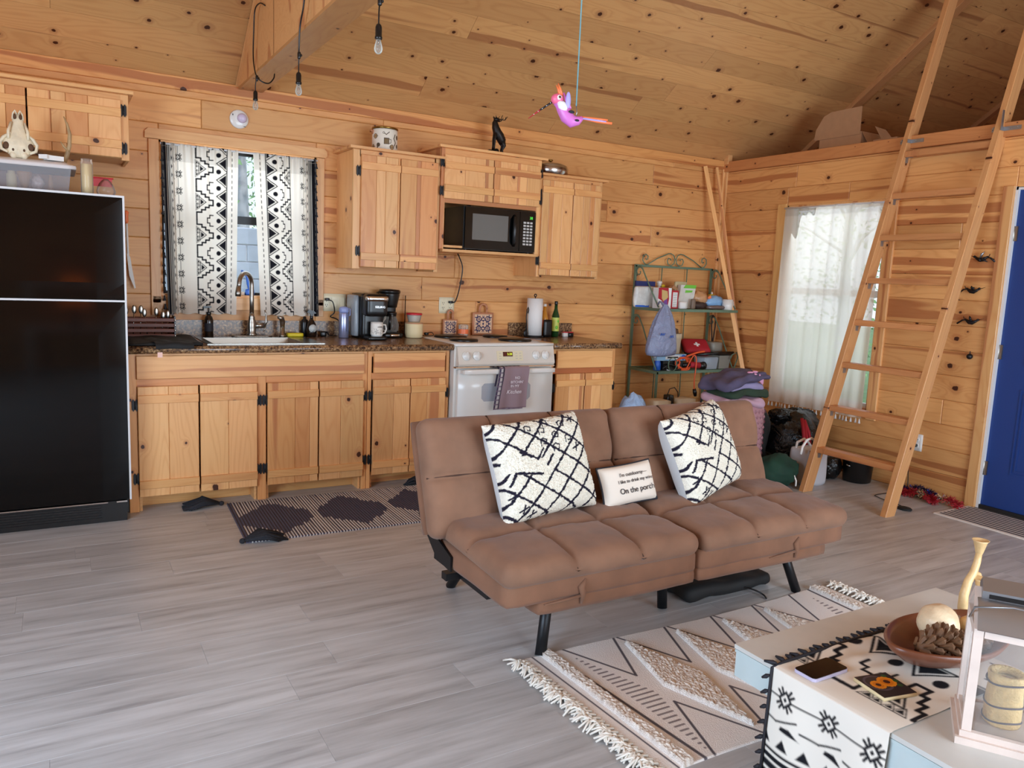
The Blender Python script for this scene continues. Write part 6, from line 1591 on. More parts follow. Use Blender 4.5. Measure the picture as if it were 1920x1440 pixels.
g = MB(); [g.bx(4.75 + .07 * i, 4.80 + .07 * i, -.8125, -.811, .415 + .01 * i, .430 + .01 * i) for i in range(2)]; g.build('blue_print', 'navy', b_)
for i, (xx, yy_) in enumerate(((4.735, -.80), (4.885, -.76))):
    g = MB(); g.tube([(xx - .045, yy_, .44), (xx - .038, yy_, .50), (xx - .018, yy_, .545), (xx + .005, yy_, .550), (xx + .028, yy_, .53), (xx + .040, yy_, .48), (xx + .042, yy_, .44)], .007, 8); g.build('handle', 'black', tb)
t = thing('laundry_bag', 'pale blue plastic bag bulging beside the base cabinet', 'bag', (4.17, -.62, 0))
g = blob((4.17, -.62, .26), (.135, .12, .262), .14, 6, 3, 28, 20); g.build('bag_body', 'bluebag', t)

# suitcase with folded clothes on top
sc2 = thing('suitcase', 'dusty pink hard-shell suitcase standing behind the sofa end', 'suitcase', (4.48, -1.36, 0))
g = MB(); g.rbox((4.44, -1.36, .30), (.20, .13, .262), .035, (10, 8, 12)); body = g.build('shell', plain('pink_shell', (176, 132, 138), .35), sc2)
g = MB()
for r_ in range(13):
    for k in range(11):
        yy_ = -1.475 + k * .023 + (.0115 if r_ % 2 else 0); zz = .07 + r_ * .037
        if yy_ < -1.24: g.add([(4.642, yy_ - .009, zz), (4.642, yy_, zz - .016), (4.642, yy_ + .009, zz), (4.642, yy_, zz + .016), (4.648, yy_, zz)], [(0, 1, 4), (1, 2, 4), (2, 3, 4), (3, 0, 4)])
        xx = 4.27 + k * .033 + (.0165 if r_ % 2 else 0)
        g.add([(xx - .013, -1.491, zz), (xx, -1.491, zz - .016), (xx + .013, -1.491, zz), (xx, -1.491, zz + .016), (xx, -1.497, zz)], [(0, 1, 4), (1, 2, 4), (2, 3, 4), (3, 0, 4)])
g.build('diamond_texture', plain('pink_relief', (150, 104, 112), .3), body)
g = MB(); g.rbox((4.44, -1.36, .30), (.203, .022, .265), .01, (6, 3, 6)); g.build('zip_band', plain('mauve_zip', (186, 152, 162), .6), sc2)
for (a, b) in ((4.28, -1.45), (4.60, -1.45), (4.28, -1.27), (4.60, -1.27)):
    g = MB(); g.lathe([(.018, 0), (.02, .004), (.02, .02), (.018, .024)], (a - .012, b, .019), 14, 'x'); g.build('wheel', 'rubber', sc2)
def cloth(name, label, c, h, amp, seed, mat, rotz=0, tilt=0):
    from mathutils import noise as _n
    g = MB(); R_ = Matrix.Rotation(rotz, 3, 'Z') @ Matrix.Rotation(tilt, 3, 'Y')
    g.rbox(c, h, min(h) * .95, (22, 16, 8), lambda w, d, p: w + d * amp * _n.noise(Vector((w.x * 9 + seed, w.y * 9, w.z * 22))) + Vector((0, 0, -.10 * (w.x * w.x) / max(h[0], .01))), rot=R_)
    return tag(g.build(name, mat), label, 'clothes', 'folded clothes on the suitcase')
cloth('folded_sweater', 'folded pale pink sweater at the bottom of the clothes pile', (4.42, -1.38, .598), (.18, .13, .030), .030, 1, 'pinkfab', 0, .06)
cloth('folded_shirt', 'dark green folded shirt in the middle of the clothes pile', (4.47, -1.37, .652), (.20, .12, .024), .025, 5, 'forest', .1, .02)
cloth('folded_shirt', 'lavender folded shirt under the slate purple sweatshirt', (4.46, -1.36, .696), (.155, .12, .020), .02, 8, 'lavfab', 0, 0)
sw = cloth('folded_sweatshirt', 'slate purple sweatshirt with pink print on top of the clothes pile', (4.43, -1.37, .748), (.215, .14, .034), .032, 12, 'purplefab', .05, -.16)
g = MB()
for k in range(6): g.sphere((4.545 + k * .014, -1.485 + k * .006, .735 - k * .006 + .016), (.0055, .006, .026), 10, 8)
for (a, b, c) in ((4.50, -1.475, .775), (4.53, -1.455, .788), (4.48, -1.46, .785)): g.sphere((a, b, c), (.024, .018, .008), 12, 8)
g.build('pink_print', 'pinkprint', sw)
# bags in the corner below the porch window
g = blob((4.81, -1.19, .28), (.155, .14, .285), .16, 2, 2.5, 30, 20); bb = tag(g.build('black_backpack', 'rubber'), 'black fabric backpack slumped beside the pink suitcase', 'backpack')
g = MB(); g.tube([(4.74, -1.24, .53), (4.77, -1.25, .585), (4.83, -1.24, .59), (4.86, -1.22, .54)], .018, 8); g.build('strap', 'black', bb)
tr1 = thing('trash_bag', 'full shiny black bin bag with red drawstring under the porch window', 'bag', (5.24, -1.16, 0))
g = blob((5.225, -1.23, .225), (.265, .25, .235), .16, 9, 2.2, 34, 22, flat=.95); [g.sphere((5.16 + .09 * k, -1.24, .40 + .015 * (k % 2)), (.075, .07, .045), 18, 10, lambda q, d: q * (1 + .35 * math.sin(d.x * 9 + d.y * 11 + d.z * 7))) for k in range(-1, 3)]; g.build('bag_body', 'trash', tr1)
g = MB(); g.tube([(5.085, -1.43, .43), (5.075, -1.46, .36), (5.070, -1.48, .27), (5.085, -1.49, .22), (5.10, -1.48, .28), (5.098, -1.44, .42)], [.012, .014, .012, .010, .012, .010], 8); g.tube([(5.10, -1.44, .42), (5.125, -1.47, .33), (5.128, -1.49, .24), (5.112, -1.48, .28)], .011, 8); g.build('red_drawstring', 'red', tr1)
g = blob((5.27, -1.575, .09), (.085, .07, .095), .15, 14, 2.2, 26, 18, flat=.97); tag(g.build('trash_bag', 'trash'), 'smaller dark bin bag low on the floor behind the white tote', 'bag')
gr = thing('green_bag', 'dark green velvety drawstring bag on the floor behind the sofa', 'bag', (4.70, -1.62, 0))
g = blob((4.695, -1.575, .108), (.150, .125, .118), .16, 21, 2.4, 32, 20, flat=.92); g.build('bag_body', 'darkgreen', gr)
g = MB(); g.tube([(4.735, -1.69, .10), (4.742, -1.705, .065), (4.738, -1.708, .03)], .006, 7); g.build('white_pull_cord', 'paper', gr)
tw = thing('canvas_tote', 'white canvas tote bag with black panel behind the ladder foot', 'bag', (4.97, -1.58, 0))
g = MB(); g.rbox((4.985, -1.60, .130), (.105, .085, .130), .016, (10, 8, 10), lambda w, d, p: w + d * .010 * noise3(w.x * 12, w.y * 12, w.z * 9)); g.build('canvas_body', plain('pale_canvas', (206, 208, 214), .85), tw)
g = MB(); g.bx(4.872, 4.955, -1.698, -1.690, .175, .262); bp_ = g.build('black_panel', 'black', tw)
g = MB(); g.bx(4.888, 4.894, -1.700, -1.698, .20, .245); g.bx(4.888, 4.915, -1.700, -1.698, .212, .218); g.bx(4.918, 4.924, -1.700, -1.698, .205, .24); g.build('white_print', 'paper', bp_)
for (xa, xb, yy_, hh) in ((4.80, 4.99, -1.675, .345), (4.90, 5.06, -1.55, .31)):
    g = MB(); xm_ = (xa + xb) / 2; g.tube([(xa, yy_, .24), (xa + .01, yy_, .29), (xa + .05, yy_, hh - .01), (xm_, yy_, hh), (xb - .03, yy_, hh - .03), (xb, yy_, .25)], .009, 7); g.build('handle', 'paper', tw)
ptt = thing('stock_pot', 'black enamel stock pot on the floor in the corner behind the ladder', 'pot', (5.40, -1.66, 0))
g = MB(); g.lathe([(.085, 0), (.095, .006), (.105, .15), (.109, .155), (.105, .155), (.09, .01), (0, .01)], (5.40, -1.70, 0), 30, cap=False); g.build('body', 'black', ptt)
g = MB(); g.lathe([(.108, 0), (.110, .002), (.108, .004)], (5.40, -1.70, .155), 30, cap=False); g.tube([(5.40 - .10, -1.70 - .02, .12), (5.40 - .128, -1.70, .13), (5.40 - .10, -1.70 + .02, .12)], .005, 6); g.build('rim', 'steel', ptt)

# two slim strips of moulding leaning in the corner
def stick(label, a, b, w):
    a = Vector(a); b = Vector(b); d = (b - a).normalized()
    s_ = d.cross(Vector((1, -.6, 0))).normalized()
    s2 = s_.cross(d).normalized()
    return tag(board('wood_strip', (a + b) / 2, (b - a).length, w, .010, d, s2, 'cab', None, tint=(1.05, 1.05, 1.0)), label, 'wood strip', 'strips of pine moulding leaning in the corner')
stick('broader pine moulding strip leaning in the corner, further from the window', (5.505, -.675, .006), (5.283, -.035, 2.371), .034)
stick('slimmer pine moulding strip leaning in the corner, nearer the window', (5.510, -.600, .006), (5.405, -.050, 2.372), .024)

# ------------------------------------------------------------------ sofa (futon)
sf = thing('sofa', 'brown microsuede futon sofa with tufted seat and black metal legs', 'sofa', (2.455, -2.75, 0))
SXL, SXR = 1.58, 3.335
def tuft(u, v, nu, nv, k=.016):
    """valley depth near seams; u, v in 0..1"""
    du = min(abs(u * nu - round(u * nu)) / nu if 0 < round(u * nu) < nu else 9, 9)
    dv = min(abs(v * nv - round(v * nv)) / nv if 0 < round(v * nv) < nv else 9, 9)
    return du, dv
def cushion(x0, x1, y0, y1, z0, z1, nu, nv, parent, name, mat, n=(54, 36, 8), r=.045, seamw=.05, depth=.026, lean=0.0, puff=.016):
    cx, cy, cz = (x0 + x1) / 2, (y0 + y1) / 2, (z0 + z1) / 2
    hx, hy, hz = (x1 - x0) / 2, (y1 - y0) / 2, (z1 - z0) / 2
    def disp(w, d, p):
        u = (w.x / hx + 1) / 2; v = (w.y / hy + 1) / 2
        top = max(0, d.z) if p.z > 0 else 0
        if p.z <= -hz + 1e-6: return w
        e = puff * (1 - (2 * u - 1) ** 4) * (1 - (2 * v - 1) ** 4)
        s = 0
        for i in range(1, nu): s = max(s, math.exp(-abs(u - i / nu) * 2 * hx / (seamw * .42)))
        for j in range(1, nv): s = max(s, math.exp(-abs(v - j / nv) * 2 * hy / (seamw * .42)))
        wr = .006 * noise3(w.x * 11, w.y * 11, cx) + .003 * noise3(w.x * 34, w.y * 30, cx)
        return w + Vector((0, 0, 1)) * ((e - s * depth + wr) * min(1, top * 1.2 + (.35 if p.z > 0 else 0)))
    g = MB(); g.T = None
    g.rbox((0, 0, 0), (hx, hy, hz), r, n, disp)
    return g, (cx, cy, cz)
ZS0, ZS1 = .366, .446
def seams(R_, c_, hx, hy, hz, parent):
    def top(u, v):
        e = .017 * (1 - (2 * u - 1) ** 4) * (1 - (2 * v - 1) ** 4)
        ed = min(1, max(0, min(u, 1 - u) * 2 * hx, 0) / .03) * 1.0; ed2 = min(1, max(0, min(v, 1 - v) * 2 * hy, 0) / .03)
        return hz + e - .0245 - .018 * (1 - ed) - .018 * (1 - ed2)
    for i in (1, 2):
        g = MB(); g.tube([R_ @ Vector(((2 * i / 3 - 1) * hx, (2 * k / 20 - 1) * hy * .985, top(i / 3, .5 + (k / 20 - .5) * .985))) + c_ for k in range(21)], .0042, 6); g.build('seam', 'seam', parent)
    g = MB(); g.tube([R_ @ Vector(((2 * k / 30 - 1) * hx * .985, 0, top(.5 + (k / 30 - .5) * .985, .5))) + c_ for k in range(31)], .0042, 6); g.build('seam', 'seam', parent)
# seat: two tufted cushions sloping slightly to the front, on two upholstered slabs
for (x0, x1) in ((SXL + .05, 2.478), (2.490, SXR)):
    g, c = cushion(x0, x1, -3.130, -2.575, ZS0, ZS1, 3, 2, sf, 'seat_cushion', 'suede')
    Rr = Matrix.Rotation(.045, 3, 'X')
    g.v = [tuple(Rr @ Vector(q) + Vector(c)) for q in g.v]; sc_o = g.build('seat_cushion', 'suede', sf); seams(Rr, Vector(c), (x1 - x0) / 2, .275, .042, sc_o)
for (x0, x1, s) in ((SXL + .068, 2.476, -1), (2.492, SXR - .012, 1)):
    g = MB(); g.rbox(((x0 + x1) / 2, -2.845, .330), ((x1 - x0) / 2, .262, .044), .018, (16, 12, 5), lambda w, d, p: w + d * .004 * noise3(w.x * 5, w.y * 5, w.z * 8)); g.build('seat_base', 'suede2', sf)
    xa, xb = (x0 + .125, x1) if s < 0 else (x0, x1 - .10)
    g = MB(); g.rbox(((xa + xb) / 2, -2.842, .272), ((xb - xa) / 2, .262, .030), .014, (16, 10, 3), lambda w, d, p: w + d * .004 * noise3(w.x * 6, w.y * 5, w.z * 8)); g.build('lower_base', 'suede2', sf)
    xs_ = x0 + .30 if s < 0 else x1 - .30
    g = MB(); g.tube([(xs_ + .012, -3.108, .350), (xs_ - .008, -3.112, .325), (xs_, -3.113, .298), (xs_ - .004, -3.110, .265)], [.004, .012, .010, .004], 8); g.tube([(xs_ - .15, -3.107, .284), (xs_ - .07, -3.109, .288), (xs_, -3.111, .294)], [.002, .005, .006], 8); g.build('fabric_pucker', 'suede2', sf)
# back: two tufted panels leaning backwards
ang = math.atan2(.146, .399)
for i, (x0, x1) in enumerate(((SXL + .005, 2.452), (2.460, SXR - .005))):
    g, c = cushion(x0, x1, -.225, .225, -.052, .052, 3, 2, sf, 'back_cushion', 'suede', n=(54, 34, 8), r=.040, depth=.024, puff=.018)
    # local: x along, y up the back, z towards the sitter
    hx = (x1 - x0) / 2; cxx = (x0 + x1) / 2
    R3 = Matrix(((1, 0, 0), (0, math.sin(ang), -math.cos(ang)), (0, math.cos(ang), math.sin(ang))))
    cen = Vector((cxx, -2.575 , .600))
    g.v = [tuple(R3 @ Vector(q) + cen) for q in g.v]; sc_o = g.build('back_cushion', 'suede', sf); seams(R3, cen, hx, .225, .052, sc_o)
g = MB(); R3 = Matrix(((1, 0, 0), (0, math.sin(ang), -math.cos(ang)), (0, math.cos(ang), math.sin(ang))))
g.rbox((2.4575, -2.515, .590), (.874, .218, .022), .015, (20, 6, 3), rot=R3); g.build('back_panel', 'suede2', sf)
for xx in (1.640, 3.270):
    g = MB(); g.prism([(-2.44, .475), (-2.425, .42), (-2.60, .295), (-2.72, .285), (-2.72, .34), (-2.60, .375)], xx - .004, xx + .004, 'yz'); g.build('hinge_bracket', 'blackmetal', sf)
g = MB(); g.bx(1.66, 3.26, -2.64, -2.60, .215, .243); g.bx(1.72, 1.76, -2.85, -2.40, .215, .243); g.bx(3.16, 3.20, -2.85, -2.40, .215, .243); g.build('steel_frame', 'blackmetal', sf)
def sleg(a, b, r0=.021, r1=.021):
    g = MB(); g.tube([a, b], [r0, r1], 16); lg = g.build('leg', 'blackmetal', sf)
sleg((1.995, -2.840, .245), (1.905, -2.935, .002)); sleg((1.925, -2.38, .235), (1.885, -2.225, .002))
sleg((2.60, -2.775, .245), (2.60, -2.80, .002)); sleg((3.225, -2.85, .245), (3.285, -2.925, .002)); sleg((3.15, -2.38, .235), (3.21, -2.225, .002))

# black garment on the floor under the sofa
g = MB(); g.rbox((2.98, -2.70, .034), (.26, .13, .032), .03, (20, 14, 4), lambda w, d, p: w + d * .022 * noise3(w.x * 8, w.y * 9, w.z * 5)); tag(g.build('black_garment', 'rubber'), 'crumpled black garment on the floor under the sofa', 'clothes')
cord('sofa_cable', 'short black cable end poking from under the sofa', [(3.02, -2.80, .03), (3.08, -2.86, .02), (3.10, -2.90, .008), (3.085, -2.93, .006)], .004, cat='cable')

# ------------------------------------------------------------------ cushions
def pillow_pts(w, h, th, nx, ny, sag=.05, corner=.14):
    U, V = np.meshgrid(np.linspace(-1, 1, nx), np.linspace(-1, 1, ny))
    k = 1 - corner * (1 - np.abs(V) ** 2) * np.abs(U) ** 6 * .35; k2 = 1 - corner * (1 - np.abs(U) ** 2) * np.abs(V) ** 6 * .35
    X = U * w / 2 * (1 - .06 * (1 - V ** 2) * (np.abs(U) ** 3)); Y = V * h / 2 * (1 - .06 * (1 - U ** 2) * (np.abs(V) ** 3))
    Z = th / 2 * ((1 - U ** 4) * (1 - V ** 4)) ** .42
    return U, V, X, Y, Z
def lattice_canvas(w, h, seed):
    cv = Canvas(w, h, 600, (240, 233, 216)); rd = random.Random(seed); I = (36, 32, 48)
    def wl(x0, y0, x1, y1, wd=.0088):
        n = max(3, int(math.hypot(x1 - x0, y1 - y0) / .010)); P = []
        for k in range(n + 1):
            t = k / n; P.append((x0 + (x1 - x0) * t + rd.uniform(-.0018, .0018), y0 + (y1 - y0) * t + rd.uniform(-.0018, .0018)))
        for a, b in zip(P[:-1], P[1:]): cv.line(*a, *b, wd * rd.uniform(.7, 1.3), I)
    sx, sy = .092, .070
    for k in range(-1, 10): wl(-.02, .05 + k * .098, w + .02, .05 + k * .098 - (w + .04) * .72)
    for k in range(-7, 7): wl(.01 + k * .108, -.02, .01 + k * .108 + (h + .04) * 1.15, h + .02)
    cv.poly([(w * .0, h * .50), (w * .44, h * .38), (w * .56, h * .52), (w * .30, h * .60), (w * .04, h * .66)], (240, 233, 216))
    wl(w * .12, h * .47, w * .38, h * .42); wl(w * .12, h * .47, w * .05, h * .36); wl(w * .20, h * .66, w * .36, h * .57); wl(w * .36, h * .57, w * .44, h * .66); wl(w * .44, h * .50, w * .52, h * .58)
    for (a, b) in ((.47, .84), (.60, .77), (.46, .72), (.58, .65), (.70, .88), (.34, .88), (.73, .72), (.54, .93)):
        x, y = w * a, h * b; r_ = .015
        cv.path([(x - r_, y - r_), (x - r_ * .9, y + r_ * .6), (x, y + r_), (x + r_, y + r_ * .5), (x + r_ * .6, y - r_ * .6), (x - r_ * .2, y - r_ * .4)], .0055, I)
    for (a, b) in ((.07, .26), (.14, .12), (.84, .92), (.80, .62), (.22, .05)):
        x, y = w * a, h * b; cv.line(x - .018, y - .006, x + .018, y + .006, .007, I); cv.line(x - .004, y - .015, x + .004, y + .015, .007, I)
    return cv
def pillow(name, label, w, h, th, loc, rot, cv, mat, back, group=None, piping=None, fuzz=.0):
    t = thing(name, label, 'cushion', loc, rot, group)
    ny, nx = cv.X.shape
    U, V, X, Y, Z = pillow_pts(w, h, th, nx, ny)
    if fuzz:
        rs = np.random.RandomState(3); N_ = rs.rand(ny, nx); N_ = (N_ + np.roll(N_, 1, 0) + np.roll(N_, 1, 1) + np.roll(N_, 2, 0)) / 2 - .5
        Z = Z + fuzz * (N_ - .5) * (Z > th * .03); X = X + fuzz * .4 * (rs.rand(ny, nx) - .5); Y = Y + fuzz * .4 * (rs.rand(ny, nx) - .5)
    grid_mesh('front', np.stack([X, Y + h / 2, Z], -1), cv.C, mat, None, origin=(0, 0, 0)).parent = t
    U, V, X, Y, Z = pillow_pts(w, h, th, 24, 24)
    C_ = np.ones(X.shape + (3,)) * np.array(srgb(*back)[:3])
    o = grid_mesh('back', np.stack([X[:, ::-1], Y + h / 2, -Z], -1), C_, 'runner', None, origin=(0, 0, 0)); o.parent = t
    if piping:
        n = 24; e = []
        f = lambda u, v: (u * w / 2 * (1 - .06 * (1 - v * v) * abs(u) ** 3), v * h / 2 * (1 - .06 * (1 - u * u) * abs(v) ** 3) + h / 2, 0)
        for k in range(n): e.append(f(-1 + 2 * k / n, -1))
        for k in range(n): e.append(f(1, -1 + 2 * k / n))
        for k in range(n): e.append(f(1 - 2 * k / n, 1))
        for k in range(n): e.append(f(-1, 1 - 2 * k / n))
        g = MB(local=True); g.tube(e, .0045, 8, closed=True); g.build('piping', piping, t)
    return t
def basis_rot(xd, yd):
    xd = Vector(xd).normalized(); yd = Vector(yd); yd = (yd - xd * yd.dot(xd)).normalized(); zd = xd.cross(yd)
    return Matrix((xd, yd, zd)).transposed().to_euler()
cvp = lattice_canvas(.445, .385, 4)
pillow('throw_pillow', 'large shaggy cream pillow with black lattice at the fridge end of the sofa', .445, .385, .17, (2.035, -2.770, .462), basis_rot((.985, .10, .055), (-.13, .40, 1)), cvp, 'pile', (214, 216, 216), 'shaggy lattice pillows', fuzz=.006)
cvp2 = lattice_canvas(.44, .385, 4)
pillow('throw_pillow', 'large shaggy cream pillow with black lattice at the ladder end of the sofa', .44, .385, .17, (2.895, -2.760, .458), basis_rot((.94, .31, .12), (-.12, .38, 1)), cvp2, 'pile', (214, 216, 216), 'shaggy lattice pillows', fuzz=.006)
cvs = Canvas(.275, .165, 100, (228, 218, 204))
sp_ = pillow('small_pillow', 'small white lettered pillow with black piping between the lattice pillows', .275, .165, .075, (2.425, -2.765, .464), basis_rot((.965, .02, .06), (-.16, .38, 1)), cvs, 'runner', (228, 218, 204), piping='ink')
for s_, xx, yy_, sz in (("I'm outdoorsy\u2014", .012, .120, .021), ("I like to drink my wine", .018, .093, .0195), ("On the porch", .018, .055, .032)):
    text_obj('lettering', s_, sz, (xx, yy_, .040), (0, 0, 0), 'ink', sp_)

# ------------------------------------------------------------------ rugs
def kitchen_rug():
    W_, H_ = 1.26, .70
    cv = Canvas(W_, H_, 420, (80, 78, 94)); rd = random.Random(8)
    x = .03; K = 0
    while x < W_:
        ph = (x / .42) % 1.0; d = abs(ph - .5) * 2          # 0 in the middle of a diamond, 1 between
        half = (1 - d) * .235
        j = rd.uniform(-.02, .02)
        for (a, b) in ((0.0, H_ / 2 - half - .045 + j), (H_ / 2 + half + .045 + j, H_)):
            if b - a > .01: cv.line(x + rd.uniform(-.001, .001), a, x + rd.uniform(-.002, .002), b, .0048, (214, 206, 198))
        if abs(half) < .03: cv.line(x, 0, x, H_, .0048, (214, 206, 198))
        x += .0155; K += 1
    h, w = cv.X.shape
    Z = .006 + .0022 * np.sin(cv.X / .0155 * 2 * PI) + .002 * np.sin(cv.X * 9) * np.sin(cv.Y * 7)
    Z[:, 0] = 0; Z[:, -1] = 0; Z[0, :] = 0; Z[-1, :] = 0
    # slightly skewed on the floor
    X = 1.215 + cv.X + .035 * (1 - cv.Y / H_) * -1 * (1 - cv.X / W_) + .02; Y = -1.375 + cv.Y + .045 * (1 - cv.X / W_)
    return tag(grid_mesh('kitchen_rug', np.stack([X, Y, Z], -1), cv.C, 'rug', origin=(1.83, -1.0, 0)), 'slate blue woven runner rug with cream dashes before the sink cabinet', 'rug')
krug = kitchen_rug()
def tassel(c, d, L_, seed, parent):
    rd = random.Random(seed); g = MB(); c = Vector(c); d = Vector(d).normalized(); s = d.cross(Vector((0, 0, 1)))
    g.sphere(c + Vector((0, 0, .012)), (.016, .016, .013), 10, 8)
    for k in range(46):
        a = rd.uniform(-1, 1); e = c + d * L_ * rd.uniform(.75, 1.05) + s * a * .075 + Vector((0, 0, rd.uniform(.003, .012)))
        m = c + d * L_ * .5 + s * a * .06 + Vector((0, 0, rd.uniform(.02, .045)))
        g.tube([c + Vector((0, 0, .012)), m, e], [.006, .008, .005], 4)
    o = g.build('tassel', 'yarn', parent); return o
tassel((1.205, -.640, 0), (-1, .10, 0), .20, 1, krug); tassel((1.185, -1.320, 0), (.75, .10, 0), .20, 2, krug); tassel((2.455, -.66, 0), (-.6, .5, 0), .12, 3, krug); tassel((2.47, -1.36, 0), (1, .1, 0), .12, 4, krug)

def living_rug():
    W_, H_ = 1.62, .735; x0, yb = 1.835, -3.680
    cv = Canvas(W_, H_, 380, (240, 235, 230)); G = (96, 92, 98); LG = (140, 132, 132)
    X = lambda x: x - x0
    def Y(y): return y - yb
    for m in (0, 1):                                         # the two ends mirror each other
        mx = (lambda x: X(x)) if m == 0 else (lambda x: W_ - X(x))
        cv.line(mx(1.878), 0, mx(1.868), H_, .007, G)
        cv.line(mx(1.982), 0, mx(1.945), H_, .013, G)
        for k in range(26):                                  # rows of short dashes forming a lens
            y = Y(-3.64) + k * .0245; c = 1 - abs(k - 12.5) / 12.5
            cv.line(mx(2.018 - .012 * k / 26), y, mx(2.018 - .012 * k / 26 + .092 * c), y, .0085, LG)
    ends = (1.996, 2.235, 2.48, 2.725, 2.97, 3.21, 3.28)
    for i in range(5):
        a = 2.0 + .245 * i; ap = a + .120
        if ap > 3.25: break
        cv.line(X(a), Y(-2.945), X(ap), Y(-3.215), .010, G); cv.line(X(a + .232), Y(-2.945), X(ap), Y(-3.215), .010, G)
        cv.line(X(a + .02), Y(-3.675), X(ap), Y(-3.402), .010, G); cv.line(X(a + .25), Y(-3.675), X(ap), Y(-3.402), .010, G)
    T = np.zeros(cv.X.shape)                                  # tufted areas stand proud
    px, py = cv.X + x0, cv.Y + yb
    for cx_ in (1.918, 2 * x0 + W_ - 1.918): T = np.maximum(T, (np.abs(px - cx_ - .012 * (.5 - cv.Y / H_) * -1) < .021) * 1.0)
    for i in range(6):
        c = 2.2425 + .245 * i - .0; dd = np.abs(px - c) / .085 + np.abs(py + 3.31) / .31
        if c < 3.15: T = np.maximum(T, (dd < 1) * 1.0)
    rs = np.random.RandomState(4); N_ = rs.rand(*T.shape)
    for _ in range(2): N_ = (N_ + np.roll(N_, 1, 0) + np.roll(N_, 1, 1) + np.roll(N_, -1, 0)) / 4
    N_ = (N_ - N_.min()) / (N_.max() - N_.min())
    C = cv.C.copy(); tc = np.array(srgb(244, 238, 228)[:3]); td = np.array(srgb(208, 192, 178)[:3])
    tw_ = (td + (tc - td) * np.clip((N_ - .3) * 2.4, 0, 1)[..., None]); C = np.where(T[..., None] > 0, tw_, C)
    # dotted margins round the tufted diamonds
    Z = .005 + T * (.010 + .012 * N_)
    Z[:, 0] = 0; Z[:, -1] = 0; Z[0, :] = 0; Z[-1, :] = 0
    Xw = px + .03 * (1 - cv.Y / H_) * (1 - cv.X / W_); Yw = py + .012 * np.sin(px * 4)
    o = grid_mesh('woven_rug', np.stack([Xw, Yw, Z], -1), C, 'rug', origin=(2.64, -3.31, 0)); tag(o, 'cream tufted area rug with grey zigzags and fringe beneath coffee table', 'rug')
    rd = random.Random(6)
    for side in (0, 1):
        g = MB(); n = 34
        for k in range(n):
            y = yb + .01 + (H_ - .02) * k / (n - 1); sx = -1 if side == 0 else 1; xe = (x0 + .03 * (1 - (y - yb) / H_)) if side == 0 else x0 + W_
            p0 = Vector((xe, y, .008)); kn = Vector((xe + sx * rd.uniform(.022, .034), y + rd.uniform(-.01, .01), .014))
            g.tube([p0, kn], .0045, 5); g.sphere(kn, .009, 7, 5)
            for q in range(6):
                a = rd.uniform(-.9, .9); L_ = rd.uniform(.035, .065)
                m = kn + Vector((sx * L_ * .5 * math.cos(a), L_ * .5 * math.sin(a), rd.uniform(.004, .014))); e = kn + Vector((sx * L_ * math.cos(a * 1.4), L_ * math.sin(a * 1.4), rd.uniform(-.010, -.004)))
                g.tube([kn, m, e], [.0045, .0042, .003], 5)
        f_ = g.build('fringe', 'ropecream', o); f_['kind'] = 'stuff'
    return o
living_rug()
cvd = Canvas(.40, .95, 320, (214, 208, 200)); y_ = .03
x = .028
while x < .385: cvd.rect(x, x + .019, .0, .925, (28, 30, 48)); x += .0385
X_ = 5.145 + cvd.X; Y_ = -3.38 + cvd.Y
Zm = np.full(cvd.X.shape, .007); Zm[0, :] = 0; Zm[-1, :] = 0; Zm[:, 0] = 0; Zm[:, -1] = 0
tag(grid_mesh('doormat', np.stack([X_, Y_, Zm], -1), cvd.C, 'rug', origin=(5.34, -2.9, 0)), 'navy and white striped doormat in front of the blue door', 'doormat')

# ------------------------------------------------------------------ coffee table and what stands on it
TZ = .37
tbl = thing('coffee_table', 'low pale grey-washed coffee table with blue-grey edges on the fringed rug', 'table', (2.51, -4.23, 0))
g = MB(); g.bx(2.036, 2.992, -4.76, -3.713, TZ - .012, TZ); g.build('tabletop', 'slate', tbl)
g = MB(); g.bx(2.040, 2.988, -4.756, -3.717, TZ - .092, TZ - .012); g.bx(2.037, 2.040, -4.758, -3.715, TZ - .022, TZ - .014); g.build('apron', 'tableside', tbl)
for (a, b) in ((2.22, -3.90), (2.80, -3.90), (2.22, -4.57), (2.80, -4.57)):
    g = MB(); g.bx(a - .04, a + .04, b - .04, b + .04, 0, TZ - .092); g.build('leg', 'tableside', tbl)
# runner
W_r = .335; x_edge = 2.036; top_len = .60; hang = .34
nx, ny = 460, 210
S_, T_ = np.meshgrid(np.linspace(0, top_len + hang, nx), np.linspace(0, W_r, ny))
q_ = S_ - hang
on = q_ > 0
x = np.where(on, x_edge - .004 + q_, x_edge - .008 - .012 * np.clip(-q_ / hang, 0, 1) - .008 * np.sin(T_ * 30) * np.clip(-q_ / .1, 0, 1))
z = np.where(on, TZ + .0035, TZ + .0035 + q_)
k_ = np.clip(1 - np.abs(q_) / .01, 0, 1); z = z - .002 * k_
wr = np.clip((q_ - .15) / .1, 0, 1) * np.clip((T_ - .17) / .1, 0, 1)
z = z + wr * .004 * (1 + np.sin(T_ * 95 + q_ * 9)) + np.where(on, .0006 * np.sin(q_ * 60), 0)
y = -4.190 + T_ + .010 * np.clip(-q_ / hang, 0, 1) * np.sin(S_ * 9)
s_fab = .25 + q_ * .62; s_fab = np.where(q_ < 0, .25 + q_ * .74, s_fab); s_fab = np.abs(s_fab); s_fab = np.where(s_fab > .565, 1.13 - s_fab, s_fab)
C = sample(_FC, s_fab, (T_ * .80 + .02))
rn = grid_mesh('table_runner', np.stack([x, y, z], -1), C, 'runner', origin=(2.2, -4.02, TZ))
tag(rn, 'cream table runner with black tribal print draped over the coffee table end', 'table runner')
g = MB(); yb_ = -4.190 + W_r
